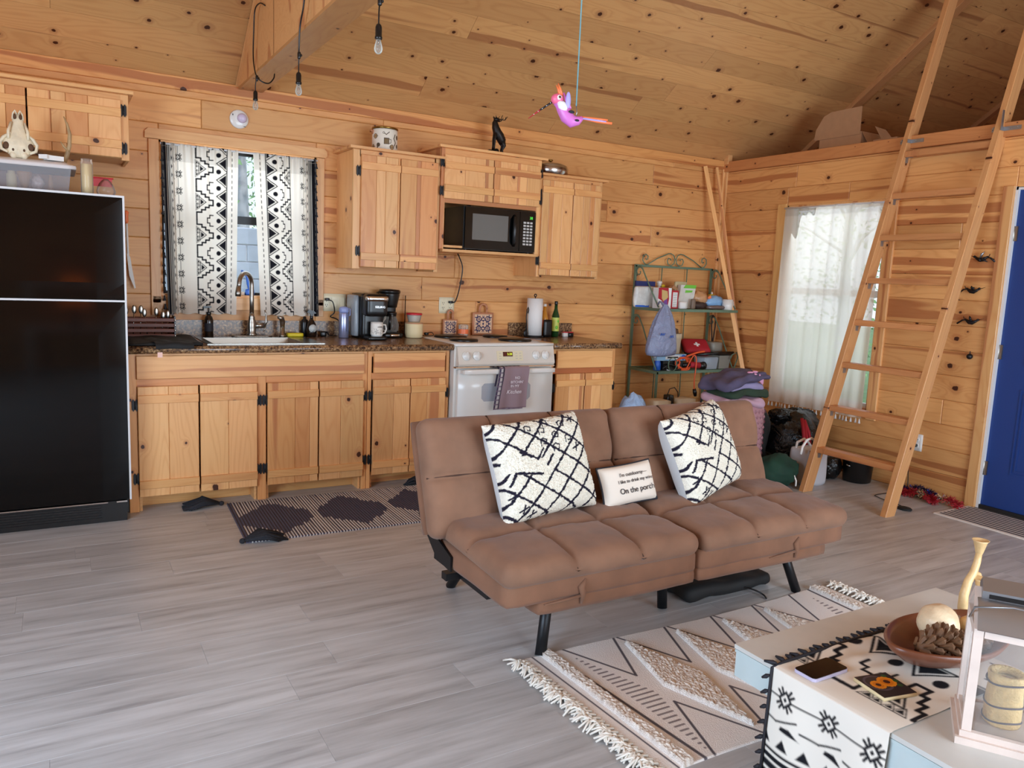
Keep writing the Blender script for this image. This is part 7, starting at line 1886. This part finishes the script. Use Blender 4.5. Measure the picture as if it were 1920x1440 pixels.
g.tube([(x_edge - .02, yb_, .06), (x_edge - .014, yb_ + .002, .20), (x_edge - .010, yb_ + .001, TZ), (x_edge + .03, yb_, TZ + .006), (x_edge + .3, yb_ + .002, TZ + .008), (x_edge + .58, yb_, TZ + .006)], .0045, 6)
rd = random.Random(4)
for k in range(26):
    if k < 7: c = Vector((x_edge - .014, yb_ + .004, .09 + k * .043)); d = Vector((rd.uniform(-.4, .1), .8, -.6))
    else: c = Vector((x_edge + .01 + (k - 7) * .031, yb_ + .003, TZ + .006)); d = Vector((rd.uniform(-.9, .2), 1, -.05))
    d.normalize(); g.tube([c, c + d * .010, c + d * rd.uniform(.022, .034)], [.003, .0065, .003], 6)
g.build('tassel_trim', 'ink', rn)['kind'] = 'stuff'

ph = thing('smartphone', 'black smartphone with pale edge lying near the table corner', 'phone', (2.12, -3.931, TZ + .004))
def rrect(cx, cy, hx, hy, r, n=6):
    P = []
    for (sx, sy, a0) in ((1, 1, 0), (-1, 1, 1), (-1, -1, 2), (1, -1, 3)):
        for k in range(n + 1): a = (a0 + k / n) * PI / 2; P.append((cx + sx * (hx - r) + r * math.cos(a), cy + sy * (hy - r) + r * math.sin(a)))
    return P
g = MB(); g.prism(rrect(2.120, -3.932, .068, .034, .011), TZ + .0050, TZ + .0135); g.build('case', plain('lavender_case', (188, 182, 206), .3), ph)
g = MB(); pr_ = rrect(2.120, -3.932, .0665, .0325, .010)
g.prism(pr_, TZ + .0138, TZ + .0146); g.build('screen', 'blackgloss', ph)
tl_ = thing('trivet_tile', 'square dark tile printed with orange sunflowers on the runner', 'tile', (2.196, -4.062, TZ + .004), rot=(0, 0, -.20))
g = MB(local=True); g.rbox((0, 0, .005), (.052, .052, .005), .002, (3, 3, 2)); g.build('body', 'candle', tl_)
cv = Canvas(.102, .102, 1500, (48, 40, 42)); cv.circle(.040, .062, .036, (84, 74, 84)); cv.circle(.040, .062, .030, (56, 48, 50))
for (a, b, r_) in ((.034, .055, .020), (.067, .062, .025)):
    for k in range(14):
        t = 2 * PI * k / 14; cv.circle(a + r_ * .72 * math.cos(t), b + r_ * .72 * math.sin(t), r_ * .26, (226, 140, 30))
    cv.circle(a, b, r_ * .66, (214, 120, 24)); cv.circle(a, b, r_ * .34, (70, 34, 26))
for (a, b) in ((.088, .040), (.082, .088), (.094, .060)): cv.circle(a, b, .007, (52, 84, 44))
o = grid_mesh('sunflower_print', np.stack([cv.X - .051, cv.Y - .051, np.full(cv.X.shape, .0104)], -1), cv.C, 'tile', None, origin=(0, 0, 0), smooth=False); o.parent = tl_

# carved wooden bowl
bw_ = thing('wooden_bowl', 'carved reddish wooden dough bowl holding pine cones', 'bowl', (2.51, -4.035, TZ + .004))
g = MB(); V = []; F = []; n = 44
def ring(a, b, z, sh=0):
    return [((2.505 + a * math.cos(t) * (1 + .12 * math.cos(t) ** 2), -4.030 + b * math.sin(t) * (1 - .18 * max(0, -math.cos(t)) ** 2), TZ + .0045 + z + .012 * abs(math.cos(t)) ** 3 * (z / .07))) for t in [2 * PI * k / n for k in range(n)]]
RR = [ring(.10, .055, 0), ring(.15, .085, .018), ring(.195, .118, .048), ring(.208, .128, .066), ring(.200, .121, .070), ring(.185, .110, .055), ring(.14, .078, .026), ring(.09, .05, .014), ring(.01, .01, .012)]
for r_ in RR: V += r_
for i in range(len(RR) - 1):
    for k in range(n): F.append((i * n + k, i * n + (k + 1) % n, (i + 1) * n + (k + 1) % n, (i + 1) * n + k))
F.append(tuple(range(n - 1, -1, -1))); F.append(tuple((len(RR) - 1) * n + k for k in range(n)))
g.add(V, F, True); g.build('body', 'bowl', bw_)
def pine_cone(label, c, ax, L_, R_, seed):
    t = thing('pine_cone', label, 'pine cone', c, group='pine cones in the carved bowl')
    ax = Vector(ax).normalized(); u = ax.orthogonal().normalized(); w = ax.cross(u); g = MB(); rd = random.Random(seed); c = Vector(c)
    g.tube([c - ax * L_ * .45, c, c + ax * L_ * .42], [R_ * .3, R_ * .45, R_ * .12], 8); n = 70
    for k in range(n):
        f = k / n; a = k * 2.39996; rad = R_ * (math.sin(PI * (.14 + .80 * f)) ** .8); p = c + ax * L_ * (f - .48)
        d = u * math.cos(a) + w * math.sin(a); s = ax.cross(d); tip = p + d * rad * 1.12 + ax * .015; wd = .0095 + .004 * math.sin(PI * f)
        g.add([p + d * rad * .3 - s * wd * .3, tip - s * wd * .75 - d * .004, tip + d * .002 + ax * .003, tip + s * wd * .75 - d * .004, p + d * rad * .3 + s * wd * .3, p + d * rad * .5 - ax * .003, tip - ax * .003], [(0, 1, 2, 3, 4), (0, 5, 6, 1), (4, 3, 6, 5), (1, 6, 3, 2)])
    g.build('scales', 'cone', t)
    return t
pine_cone('large open pine cone lying in front of the cream ball', (2.415, -4.062, TZ + .072), (.9, -.35, .1), .135, .052, 1)
pine_cone('smaller pine cone beside the lantern end of the wooden bowl', (2.560, -4.082, TZ + .062), (.9, .3, .1), .075, .032, 2)
pine_cone('pine cone half hidden behind the cream ball', (2.600, -3.985, TZ + .065), (.3, 1, .2), .075, .032, 3)
g = MB(); g.sphere((2.490, -4.012, TZ + .098), .053, 24, 16, lambda q, d: q * (1 + .02 * math.sin(d.x * 7 + d.z * 5))); tag(g.build('decorative_ball', plain('cream_ball', (222, 196, 160), .45, noise=.12, nscale=30, bump=.3, bscale=50)), 'cream wooden ball resting on the pine cones in the bowl', 'ball')
g = MB(); g.rbox((2.580, -4.045, TZ + .092), (.022, .020, .020), .014, (6, 6, 6)); tag(g.build('acorn_ornament', 'antlerlight'), 'small pale wooden piece in the bowl beside the lantern', 'ornament')

# antler candle holder
ah = thing('candle_holder', 'antler-shaped candle holder with two flared cups behind the lantern', 'candle holder', (2.79, -3.93, TZ))
ax_, ay_ = 2.785, -3.93
g = MB(); g.lathe([(.050, 0), (.052, .006), (.040, .014), (.02, .02)], (ax_, ay_, TZ), 22); g.build('base', 'antlerlight', ah)
g = MB()
g.tube([(ax_ - .012, ay_, TZ + .015), (ax_ - .026, ay_, TZ + .060), (ax_ - .028, ay_, TZ + .100), (ax_ - .014, ay_, TZ + .140), (ax_ + .010, ay_, TZ + .165), (ax_ + .022, ay_, TZ + .195), (ax_ + .026, ay_, TZ + .222)], [.014, .014, .013, .012, .011, .010, .009], 12)
g.tube([(ax_ + .002, ay_ - .010, TZ + .015), (ax_ + .012, ay_ - .016, TZ + .06), (ax_ + .019, ay_ - .021, TZ + .11)], [.011, .010, .009], 12)
g.tube([(ax_ - .005, ay_, TZ + .152), (ax_ + .022, ay_ + .006, TZ + .160), (ax_ + .048, ay_ + .004, TZ + .150), (ax_ + .060, ay_, TZ + .130)], [.010, .009, .008, .003], 10)
g.build('antler_stem', 'antlerlight', ah)
for (a, b, c_, s) in ((ax_ + .027, ay_, TZ + .218, 1.0), (ax_ + .020, ay_ - .022, TZ + .105, 1.05)):
    g = MB(); g.lathe([(.008 * s, 0), (.011 * s, .008), (.019 * s, .040), (.024 * s, .046), (.022 * s, .046), (.016 * s, .036), (0, .026)], (a, b, c_), 20, cap=False); g.build('cup', 'antlerlight', ah)

# wooden lantern (built about its own centre, then turned)
LR = math.atan2(.55, .84)
la = thing('lantern', 'whitewashed wooden lantern with glass sides and metal roof holding a candle', 'lantern', (2.262, -4.305, TZ + .0), rot=(0, 0, math.atan2(.074, .113)))
def LB(): return MB(local=True)
hw, hd2, LH = .083, .083, .250      # half widths; local x = along the gable side, local y = away
g = LB(); g.bx(-hw - .012, hw + .012, -hd2 - .012, hd2 + .012, .0, .016); g.bx(-hw - .004, hw + .004, -hd2 - .004, hd2 + .004, .016, .030); g.build('base', 'whitewood', la)
for sx in (-1, 1):
    for sy in (-1, 1):
        g = LB(); xx, yy_ = sx * (hw - .009), sy * (hd2 - .009); g.bx(xx - .0095, xx + .0095, yy_ - .0095, yy_ + .0095, .030, LH); g.bx(xx - .004 + sx * .009, xx + .004 + sx * .003, yy_ - .012, yy_ + .012, .030, .075) if False else None; g.build('post', 'whitewood', la)
for s in (-1, 1):
    g = LB(); g.bx(-hw, hw, s * (hd2 - .009) - .0095, s * (hd2 - .009) + .0095, LH, LH + .020); g.build('top_rail', 'whitewood', la)
    g = LB(); g.bx(s * (hw - .009) - .0095, s * (hw - .009) + .0095, -hd2 + .02, hd2 - .02, LH, LH + .020); g.build('top_rail', 'whitewood', la)
    g = LB(); g.bx(-hw + .018, hw - .018, s * (hd2 - .006) - .004, s * (hd2 - .006) + .004, .030, .042); g.build('bottom_rail', 'whitewood', la)
for s in (-1, 1):
    g = LB(); g.bx(-hw + .018, hw - .018, s * (hd2 - .010) - .001, s * (hd2 - .010) + .001, .042, LH); g.build('pane', 'glass', la)
    g = LB(); g.bx(s * (hw - .010) - .001, s * (hw - .010) + .001, -hd2 + .018, hd2 - .018, .030, LH); g.build('pane', 'glass', la)
# gables face +-y' sides seen from the left: ridge runs along local y
for s in (-1, 1):
    g = LB(); yg = s * (hd2 - .006)
    for q in (-1, 1):
        g.prism([(q * (hw + .006), LH + .020), (q * (hw - .012), LH + .020), (0, LH + .070), (0, LH + .088)], yg - .007, yg + .007, 'xz')
    g.build('gable_frame', 'whitewood', la)
for s in (-1, 1):
    g = LB(); pts = [(s * (hw + .006 - k * .0), 0) for k in range(1)]
    P = [(s * (hw + .010) * (1 - f) + s * .028 * f, LH + .020 + .052 * math.sin(f * PI / 2)) for f in [k / 8 for k in range(9)]]
    V = []; F = []
    for (a, b) in P: V += [(a, -hd2 + .004, b), (a, hd2 - .004, b)]
    for i in range(8): F.append((2 * i, 2 * i + 1, 2 * i + 3, 2 * i + 2))
    V += [(v[0], v[1], v[2] - .0015) for v in V]; F += [tuple(i + 18 for i in f[::-1]) for f in F]
    g.add(V, F, True); g.build('roof_sheet', 'galv', la)
g = LB(); g.prism([(-.030, LH + .068), (.030, LH + .068), (.034, LH + .090), (0, LH + .112), (-.034, LH + .090)], -hd2 + .012, hd2 - .012, 'xz'); g.build('roof_cap', 'galv', la)
g = LB()
for s in (-1, 1): g.bx(s * .0315 - .0015, s * .0315 + .0015, -hd2 + .025, hd2 - .025, LH + .074, LH + .084)
g.build('vent_slot', 'black', la)
g = LB(); g.tube([(-.0, -hd2 - .004, LH + .012), (.020, -hd2 - .010, LH + .030), (-.098, -hd2 - .008, LH + .075), (-.108, -.02, LH + .088), (-.104, .02, LH + .088), (-.098, hd2 + .006, LH + .072), (0, hd2 + .004, LH + .012)], .0022, 7); g.sphere((0, -hd2 - .004, LH + .012), .005, 8, 6); g.build('wire_handle', 'galv', la)
cdl = thing('pillar_candle', 'cream bark-textured pillar candle standing inside the lantern', 'candle', (2.262, -4.305, TZ + .031), rot=(0, 0, .3))
g = LB(); g.lathe([(.037, 0), (.038, .004), (.0375, .05), (.035, .085), (.038, .115), (.036, .120), (.026, .118), (.022, .100), (0, .098)], (0, 0, 0), 34, cap=True)
g.build('wax', plain('textured_cream_wax', (236, 200, 134), .55, noise=.15, nscale=60, bump=.5, bscale=160), cdl)
for zz in (.100, .048, .012):
    g = LB(); g.tube([(.0385 * math.cos(a), .0385 * math.sin(a), zz + .004 * math.sin(a * 2)) for a in [2 * PI * k / 24 for k in range(24)]], .0022, 5, closed=True); g.build('grey_twine', plain('grey_twine', (92, 82, 88), .8), cdl)
g = LB(); g.cyl((-.004, 0, .098), .019, .012, 18); g.build('tea_light', 'chrome', cdl)

# ------------------------------------------------------------------ ladder to the loft
ld_ = thing('ladder', 'tall pine lumber ladder leaning on the loft edge in front of the window', 'ladder', (4.80, -2.045, 0))
dl = Vector((.3025, 0, 1)).normalized(); LL = 3.62
perp = dl.cross(Vector((0, 1, 0))).normalized()      # points to -x side
if perp.x > 0: perp = -perp
for yc in (-1.741, -2.350):
    c = Vector((4.757, yc, 0)) + dl * LL / 2 - perp * .0445
    o = board('rail', c, LL, .089, .038, dl, perp, 'lumber', ld_, ch=.003, tint=(1.08, 1.08, 1.06))
for zc in (.285, .570, .862, 1.150, 1.437, 1.728, 2.013, 2.300):
    xf = 4.757 + .3025 * zc
    rg = board('rung', (xf + .045, -2.0455, zc), .569, .070, .038, (0, 1, 0), (1, 0, 0), 'lumber', ld_, ch=.003, tint=(.98, .86, .80))
    if zc < 2.4:
        g = MB(); g.bx(xf + .025, xf + .05, -1.764, -1.761, zc - .055, zc - .019); g.bx(xf + .025, xf + .05, -1.80, -1.761, zc - .0215, zc - .019); g.build('corner_brace', 'galv', ld_)
        g = MB(); g.bx(xf + .025, xf + .05, -2.330, -2.327, zc - .055, zc - .019); g.build('corner_brace', 'galv', ld_)
for (yy_, dy, xo) in ((-1.762, -.09, 0), (-1.718, .035, 0), (-2.328, .03, 0), (-2.372, -.10, 0)):
    t = thing('angle_bracket', {-1.762: 'galvanised angle bracket right of the left ladder rail at the loft edge', -1.718: 'small galvanised bracket left of the left ladder rail at the loft edge', -2.328: 'small galvanised bracket left of the right ladder rail at the loft edge', -2.372: 'large galvanised angle bracket right of the right ladder rail'}[yy_], 'bracket', (XR - .034, yy_, 2.39))
    g = MB(); g.bx(XR - .036, XR - .0325, min(yy_, yy_ + dy), max(yy_, yy_ + dy), 2.380, 2.404); g.bx(XR - .075 , XR - .034, yy_ - .0015, yy_ + .0015, 2.380, 2.404)
    if yy_ < -2.36: g.bx(XR - .075, XR - .055, yy_ - .003, yy_, 2.404, 2.50)
    g.build('plate', 'galv', t)
    g = MB(); [g.sphere((XR - .037, yy_ + dy * f, 2.392), .0035, 6, 4) for f in (.4, .8)]; g.build('screw', 'steel', t)

# ------------------------------------------------------------------ loft boxes
M['cardboard'].node_tree.nodes['Principled BSDF'].inputs['Roughness'].default_value = .85
cb = thing('cardboard_box', 'open cardboard box with raised flap at the loft edge', 'box', (5.86, -1.02, 2.42))
g = MB(); g.bx(5.72, 6.02, -1.215, -.84, 2.421, 2.56); g.build('carton', 'cardboard', cb)
g = MB(); g.prism([(-1.205, 2.54), (-.790, 2.54), (-.80, 2.62), (-.865, 2.715), (-.93, 2.740), (-1.20, 2.745)], 5.715, 5.720, 'yz'); g.prism([(-.83, 2.56), (-.75, 2.64), (-.78, 2.70), (-.84, 2.69)], 5.80, 5.804, 'yz'); g.build('flap', 'cardboard', cb)
g = MB(); g.add([(5.72, -1.215, 2.56), (5.95, -1.215, 2.56), (5.93, -1.25, 2.48), (5.74, -1.255, 2.48), (5.72, -1.213, 2.562), (5.95, -1.213, 2.562), (5.93, -1.248, 2.482), (5.74, -1.253, 2.482)], [(0, 1, 2, 3), (7, 6, 5, 4), (0, 4, 5, 1), (1, 5, 6, 2), (2, 6, 7, 3), (3, 7, 4, 0)]); g.build('side_flap', 'cardboard', cb)
cb2 = thing('cardboard_box', 'second cardboard box with folded flap behind the first on the loft', 'box', (5.95, -1.36, 2.42))
g = MB(); g.bx(5.80, 6.05, -1.46, -1.262, 2.421, 2.50); g.build('carton', 'cardboard', cb2)
g = MB(); g.add([(5.80, -1.265, 2.60), (5.80, -1.36, 2.56), (5.82, -1.42, 2.48), (5.82, -1.33, 2.48), (5.803, -1.265, 2.60), (5.803, -1.36, 2.56), (5.823, -1.42, 2.48), (5.823, -1.33, 2.48)], [(0, 1, 2, 3), (7, 6, 5, 4), (0, 4, 5, 1), (1, 5, 6, 2), (2, 6, 7, 3), (3, 7, 4, 0)]); g.build('flap', 'cardboard', cb2)

# ------------------------------------------------------------------ string lights over the beam
sl = thing('string_lights', 'black cable string of three clear bulbs looped over the pine beam', 'string lights', (1.40, -1.3, 2.3))
def sbulb(x, y, z, s=1.0):
    g = MB(); g.T = Matrix.Translation((x, y, z)) @ Matrix.Scale(.78, 4) @ Matrix.Translation((-x, -y, -z)); g.lathe([(.006 * s, .066), (.012 * s, .060), (.015 * s, .050), (.015 * s, .012), (.017 * s, .010), (.017 * s, .0), (.014 * s, -.002)], (x, y, z), 16); so = g.build('socket', 'black', sl)
    TT = g.T; g = MB(); g.T = TT; g.lathe([(.010, 0), (.011, -.006), (.017, -.026), (.0195, -.040), (.017, -.052), (.010, -.061), (.001, -.064)], (x, y, z - .002), 20, cap=False); b_ = g.build('bulb', 'bulb', sl)
    g = MB(); g.T = TT; g.tube([(x, y, z - .004), (x, y, z - .022)], .003, 6); g.tube([(x - .004, y, z - .022), (x - .006, y, z - .040), (x, y, z - .046), (x + .006, y, z - .040), (x + .004, y, z - .022)], .0008, 5); g.build('filament', 'steel', b_)
xs = 1.405
sbulb(xs, -.612, 2.253); sbulb(xs, -1.492, 2.178); sbulb(1.443, -2.402, 2.170)
def wire(pts, r=.0036):
    P = [Vector(p) for p in pts]; out = []
    for i in range(len(P) - 1):
        p0 = P[max(i - 1, 0)]; p1 = P[i]; p2 = P[i + 1]; p3 = P[min(i + 2, len(P) - 1)]
        for k in range(6):
            t = k / 6; out.append(.5 * ((2 * p1) + (p2 - p0) * t + (2 * p0 - 5 * p1 + 4 * p2 - p3) * t * t + (3 * p1 - p0 - 3 * p2 + p3) * t ** 3))
    out.append(P[-1]); g = MB(); g.tube(out, r, 8); g.build('cable', 'black', sl)
wire([(xs + .022, -.74, 2.715), (xs + .01, -.68, 2.740), (xs, -.605, 2.723), (xs, -.575, 2.62), (xs, -.560, 2.50), (xs + .002, -.585, 2.42), (xs + .006, -.625, 2.375), (xs + .03, -.64, 2.350), (xs + .07, -.62, 2.352), (xs + .10, -.60, 2.385), (xs + .11, -.58, 2.415)])
wire([(xs + .004, -.618, 2.37), (xs, -.614, 2.33), (xs, -.612, 2.300)], .0028)
wire([(xs + .010, -1.60, 2.80), (xs, -1.585, 2.53), (xs - .002, -1.52, 2.42), (xs, -1.495, 2.33), (xs, -1.497, 2.295)])
wire([(xs, -1.497, 2.30), (xs, -1.492, 2.26), (xs, -1.492, 2.225)], .0028)
wire([(1.455, -2.38, 2.42), (1.452, -2.385, 2.35), (1.448, -2.395, 2.30)]); wire([(1.448, -2.395, 2.30), (1.443, -2.402, 2.26), (1.443, -2.402, 2.215)], .0028)
for (a, b, c) in ((xs + .006, -.620, 2.368), (xs, -1.497, 2.300), (1.448, -2.395, 2.300)):
    g = MB(); g.rbox((a, b, c), (.007, .008, .016), .005, (4, 4, 5)); g.sphere((a + .009, b, c + .002), .006, 8, 6); g.build('connector', 'black', sl)

# ------------------------------------------------------------------ hanging hummingbird
hm = thing('hummingbird_ornament', 'painted pink wooden hummingbird hanging on a teal string', 'ornament', (1.944, -2.896, 1.93))
def hp(px, py, off=0):     # points on the bird's own vertical plane, in the bird's frame (metres along body, up)
    dx = px; return (1.944 + dx * .863, -2.896 - dx * .503 - off, 1.93 + py)
g = MB(); g.tube([hp(-.052, .018), hp(-.040, .010), hp(-.026, -.010), hp(-.014, -.030), hp(.006, -.046), hp(.024, -.042), hp(.040, -.032)], [.013, .017, .021, .023, .021, .015, .006], 16); body = g.build('body', 'magenta', hm)
g = MB(); g.tube([hp(-.050, .018, .004), hp(-.036, .002, .010), hp(-.022, -.020, .010)], [.009, .016, .012], 12); g.build('white_breast', 'paper', body)
g = MB(); g.sphere(hp(-.048, .024), (.022, .020, .019), 18, 12); hd3 = g.build('head', 'pink', hm)
g = MB(); g.sphere(hp(-.050, .026, .017), (.010, .004, .010), 14, 8); g.build('eye_white', 'paper', hd3)
g = MB(); g.sphere(hp(-.051, .028, .021), (.005, .003, .0045), 12, 8); g.build('pupil', 'antlerdark', hd3)
g = MB(); g.tube([hp(-.066, .014), hp(-.105, -.013)], [.0035, .0028], 8); g.build('black_beak', 'black', hm)
g = MB(); g.tube([hp(-.105, -.013), hp(-.143, -.042)], [.0028, .0010], 8); g.build('red_beak_tip', 'red', hm)
g = MB(); [g.sphere(hp(-.072 - k * .0135, .0115 - k * .0098, .0035), .0016, 6, 4) for k in range(5)]; g.build('dots', 'paper', hm)
g = MB(); g.tube([hp(-.040, .036), hp(-.046, .056), hp(-.054, .070)], [.006, .004, .0015], 8); g.tube([hp(-.034, .036), hp(-.040, .058), hp(-.048, .076)], [.006, .004, .0015], 8); g.build('crest', 'orangep', hm)
g = MB(); g.sphere(hp(-.018, .018, .012), (.010, .006, .030), 14, 10); g.build('wing', 'lilac', hm)
g = MB(); g.tube([hp(-.028, .046, .0), hp(-.018, .02, .004), hp(-.008, -.006, .012)], [.003, .007, .003], 8); g.build('wing', 'magenta', hm)
g = MB(); g.tube([hp(.034, -.030), hp(.085, -.034), hp(.125, -.036)], [.004, .0045, .0035], 8); g.tube([hp(.034, -.034), hp(.09, -.042), hp(.140, -.046)], [.003, .0045, .0045], 8); g.build('tail_feather', 'orangep', hm)
g = MB(); g.tube([hp(.034, -.034, .003), hp(.085, -.039, .004), hp(.118, -.042, .004)], [.003, .003, .002], 8); g.build('tail_stripe', 'lilac', hm)
g = MB(); g.sphere(hp(-.010, -.018, .022), (.012, .003, .005), 10, 6); g.sphere(hp(.012, -.044, .018), (.010, .003, .004), 10, 6); g.build('grey_markings', 'ink', body)
zt5 = slope_z(-2.90)
g = MB(); g.tube([(1.958, -2.905, 1.935), (1.957, -2.905, zt5 - .01)], .0022, 7); g.build('string', 'teal', hm)
g = MB(); g.tube([(1.958, -2.905, 1.90), (1.961, -2.906, 1.915), (1.958, -2.905, 1.935)], .0018, 6); g.build('hook', 'galv', hm)

# ------------------------------------------------------------------ small metal birds on the right wall
def wall_bird(label, y, z, face, wings):
    t = thing('metal_bird', label, 'ornament', (XR - .006, y, z), group='metal hummingbirds on the wall')
    s = -face; x = XR - .022
    P = lambda a, b, o=0: (x - o, y + s * a, z + b)
    g = MB(); g.tube([P(-.048, .018), P(-.040, .008), P(-.018, -.004), P(.0, -.006), P(.018, .002), P(.030, .010)], [.002, .007, .014, .014, .009, .006], 10); g.sphere(P(.034, .013), .0085, 10, 8); g.tube([P(.038, .013), P(.072, .024)], [.002, .0008], 6); g.build('body', 'blackmetal', t)
    g = MB(); g.tube([P(-.040, .008), P(-.064, .006), P(-.096, -.018)], [.004, .005, .006], 6); g.tube([P(-.050, .008), P(-.060, .030)], [.003, .002], 6); g.build('tail', 'blackmetal', t)
    for i, (a, b) in enumerate(wings):
        g = MB(); g.tube([P(-.005, .004, .008), P(a * .5, b * .5 + .004, .014), P(a, b, .010)], [.004, .008, .002], 8); g.build('wing', 'blackmetal' if i or face > 0 else 'galv', t)
    g = MB(); g.cyl((XR - .02, y, z - .004), .003, .02, 8, 'x'); g.build('pin', 'blackmetal', t)
wall_bird('topmost metal hummingbird on the wall, pale wings and beak to the left', -2.315, 1.600, -1, ((-.03, .046), (-.055, -.020), (-.012, -.020)))
wall_bird('middle metal hummingbird on the wall with long forked tail', -2.300, 1.397, 1, ((-.012, .030), (.008, .022)))
wall_bird('lowest metal hummingbird on the wall with raised wing', -2.315, 1.199, 1, ((-.016, .036), (-.004, .014)))
g = MB(); g.sphere((XR - .020, -2.325, .974), .0185, 18, 12); g.cyl((XR - .02, -2.325, .990), .003, .018, 8); tag(g.build('wall_ball', 'blackmetal'), 'small black ball ornament on the wall below the metal birds', 'ornament')

# ------------------------------------------------------------------ outlet, cord, pad, garland by the door
t = thing('outlet', 'white outlet plate low on the wall between ladder and door', 'outlet', (XR - .004, -2.037, .285))
g = MB(); g.rbox((XR - .008, -2.037, .345), (.004, .036, .059), .003, (2, 4, 4)); g.build('cover_plate', 'white', t)
g = MB(); [g.rbox((XR - .013, -2.037, zz), (.002, .014, .016), .002, (2, 3, 3)) for zz in (.325, .365)]; r_ = g.build('receptacle', 'white', t)
g = MB(); [g.bx(XR - .0165, XR - .015, -2.037 + dy - .0015, -2.037 + dy + .0015, zz - .004, zz + .006) for zz in (.325, .365) for dy in (-.006, .006)]; g.build('slots', 'black', r_)
cord('adapter_cord', 'thin dark cord from low outlet along floor past the ladder foot', [(XR - .035, -2.030, .325), (XR - .050, -2.02, .30), (XR - .04, -2.01, .18), (XR - .04, -2.02, .03), (5.42, -2.03, .006), (5.30, -2.02, .006), (5.16, -2.02, .006), (5.13, -2.06, .006), (5.10, -2.16, .006), (5.085, -2.24, .008), (5.065, -2.275, .010)], .003, plug=(XR - .026, -2.033, .325), cat='cord', mat='black')
g = MB(); g.lathe([(.001, .001), (.036, .001), (.040, .008), (.034, .014), (.001, .016)], (5.045, -2.305, 0), 28, sx=1.0, sy=1.15); tag(g.build('charging_pad', 'rubber'), 'flat round black pad on the floor between ladder and doormat', 'pad')
gl = thing('tinsel_garland', 'red white and blue tinsel garland lying along the wall by the door', 'garland', (5.40, -2.2, 0))
rd = random.Random(33); path = []
for k in range(60):
    f = k / 59; path.append(Vector((5.47 - .10 * math.sin(f * PI * 2.2) ** 2 - .05 * f, -1.98 - .44 * f + .03 * math.sin(f * 17), .030 + .008 * math.sin(f * 23))))
path2 = [Vector((p.x + .045, p.y + .02, p.z + .012)) for p in path]
for nm_, mt, rng_ in (('red_tinsel', 'red', [(8, 20), (34, 46), (52, 60)]), ('white_tinsel', 'chrome', [(0, 8), (20, 34), (46, 52)])):
    g = MB()
    for a, b in rng_:
        for k in range(a, b):
            for q in range(34):
                c = path[k] + Vector((rd.uniform(-.008, .008), rd.uniform(-.008, .008), 0)); d = Vector((rd.uniform(-1, 1), rd.uniform(-1, 1), rd.uniform(-.75, 1))).normalized() * rd.uniform(.024, .046); w = d.orthogonal().normalized() * .0017
                g.add([c - w, c + w, c + d + w, c + d - w], [(0, 1, 2, 3)])
    g.build(nm_, mt, gl)['kind'] = 'stuff'
g = MB()
for k in range(6, 40):
    for q in range(30):
        c = path2[k]; d = Vector((rd.uniform(-1, 1), rd.uniform(-1, 1), rd.uniform(-.75, 1))).normalized() * rd.uniform(.022, .040); w = d.orthogonal().normalized() * .0017
        g.add([c - w, c + w, c + d + w, c + d - w], [(0, 1, 2, 3)])
g.build('blue_tinsel', plain('blue_foil', (30, 44, 120), .25, metal=.8), gl)['kind'] = 'stuff'

# ------------------------------------------------------------------ lamp on a low table behind the camera, seen only as a reflection in the fridge
lt = thing('side_table', 'pale side table by the wall behind the camera mirrored in the fridge', 'table', (.62, -6.95, 0))
g = MB(); g.bx(.1, 1.15, -7.25, -6.65, .70, .74); g.build('tabletop', 'whitewood', lt)
for (a, b) in ((.15, -7.2), (1.1, -7.2), (.15, -6.7), (1.1, -6.7)):
    g = MB(); g.bx(a - .025, a + .025, b - .025, b + .025, 0, .70); g.build('leg', 'whitewood', lt)
lm = thing('table_lamp', 'small table lamp with glowing orange shade mirrored in the fridge', 'lamp', (.62, -6.9, .74))
g = MB(); g.lathe([(.07, 0), (.075, .01), (.03, .03), (.02, .10), (.045, .16), (.02, .22), (.012, .26)], (.62, -6.9, .74), 22); g.build('base', 'blackmetal', lm)
g = MB(); g.lathe([(.19, .0), (.10, .17)], (.62, -6.9, .98), 28, cap=False); g.build('shade', plain('glowing_shade', (200, 96, 30), .8, emis=4.0), lm)
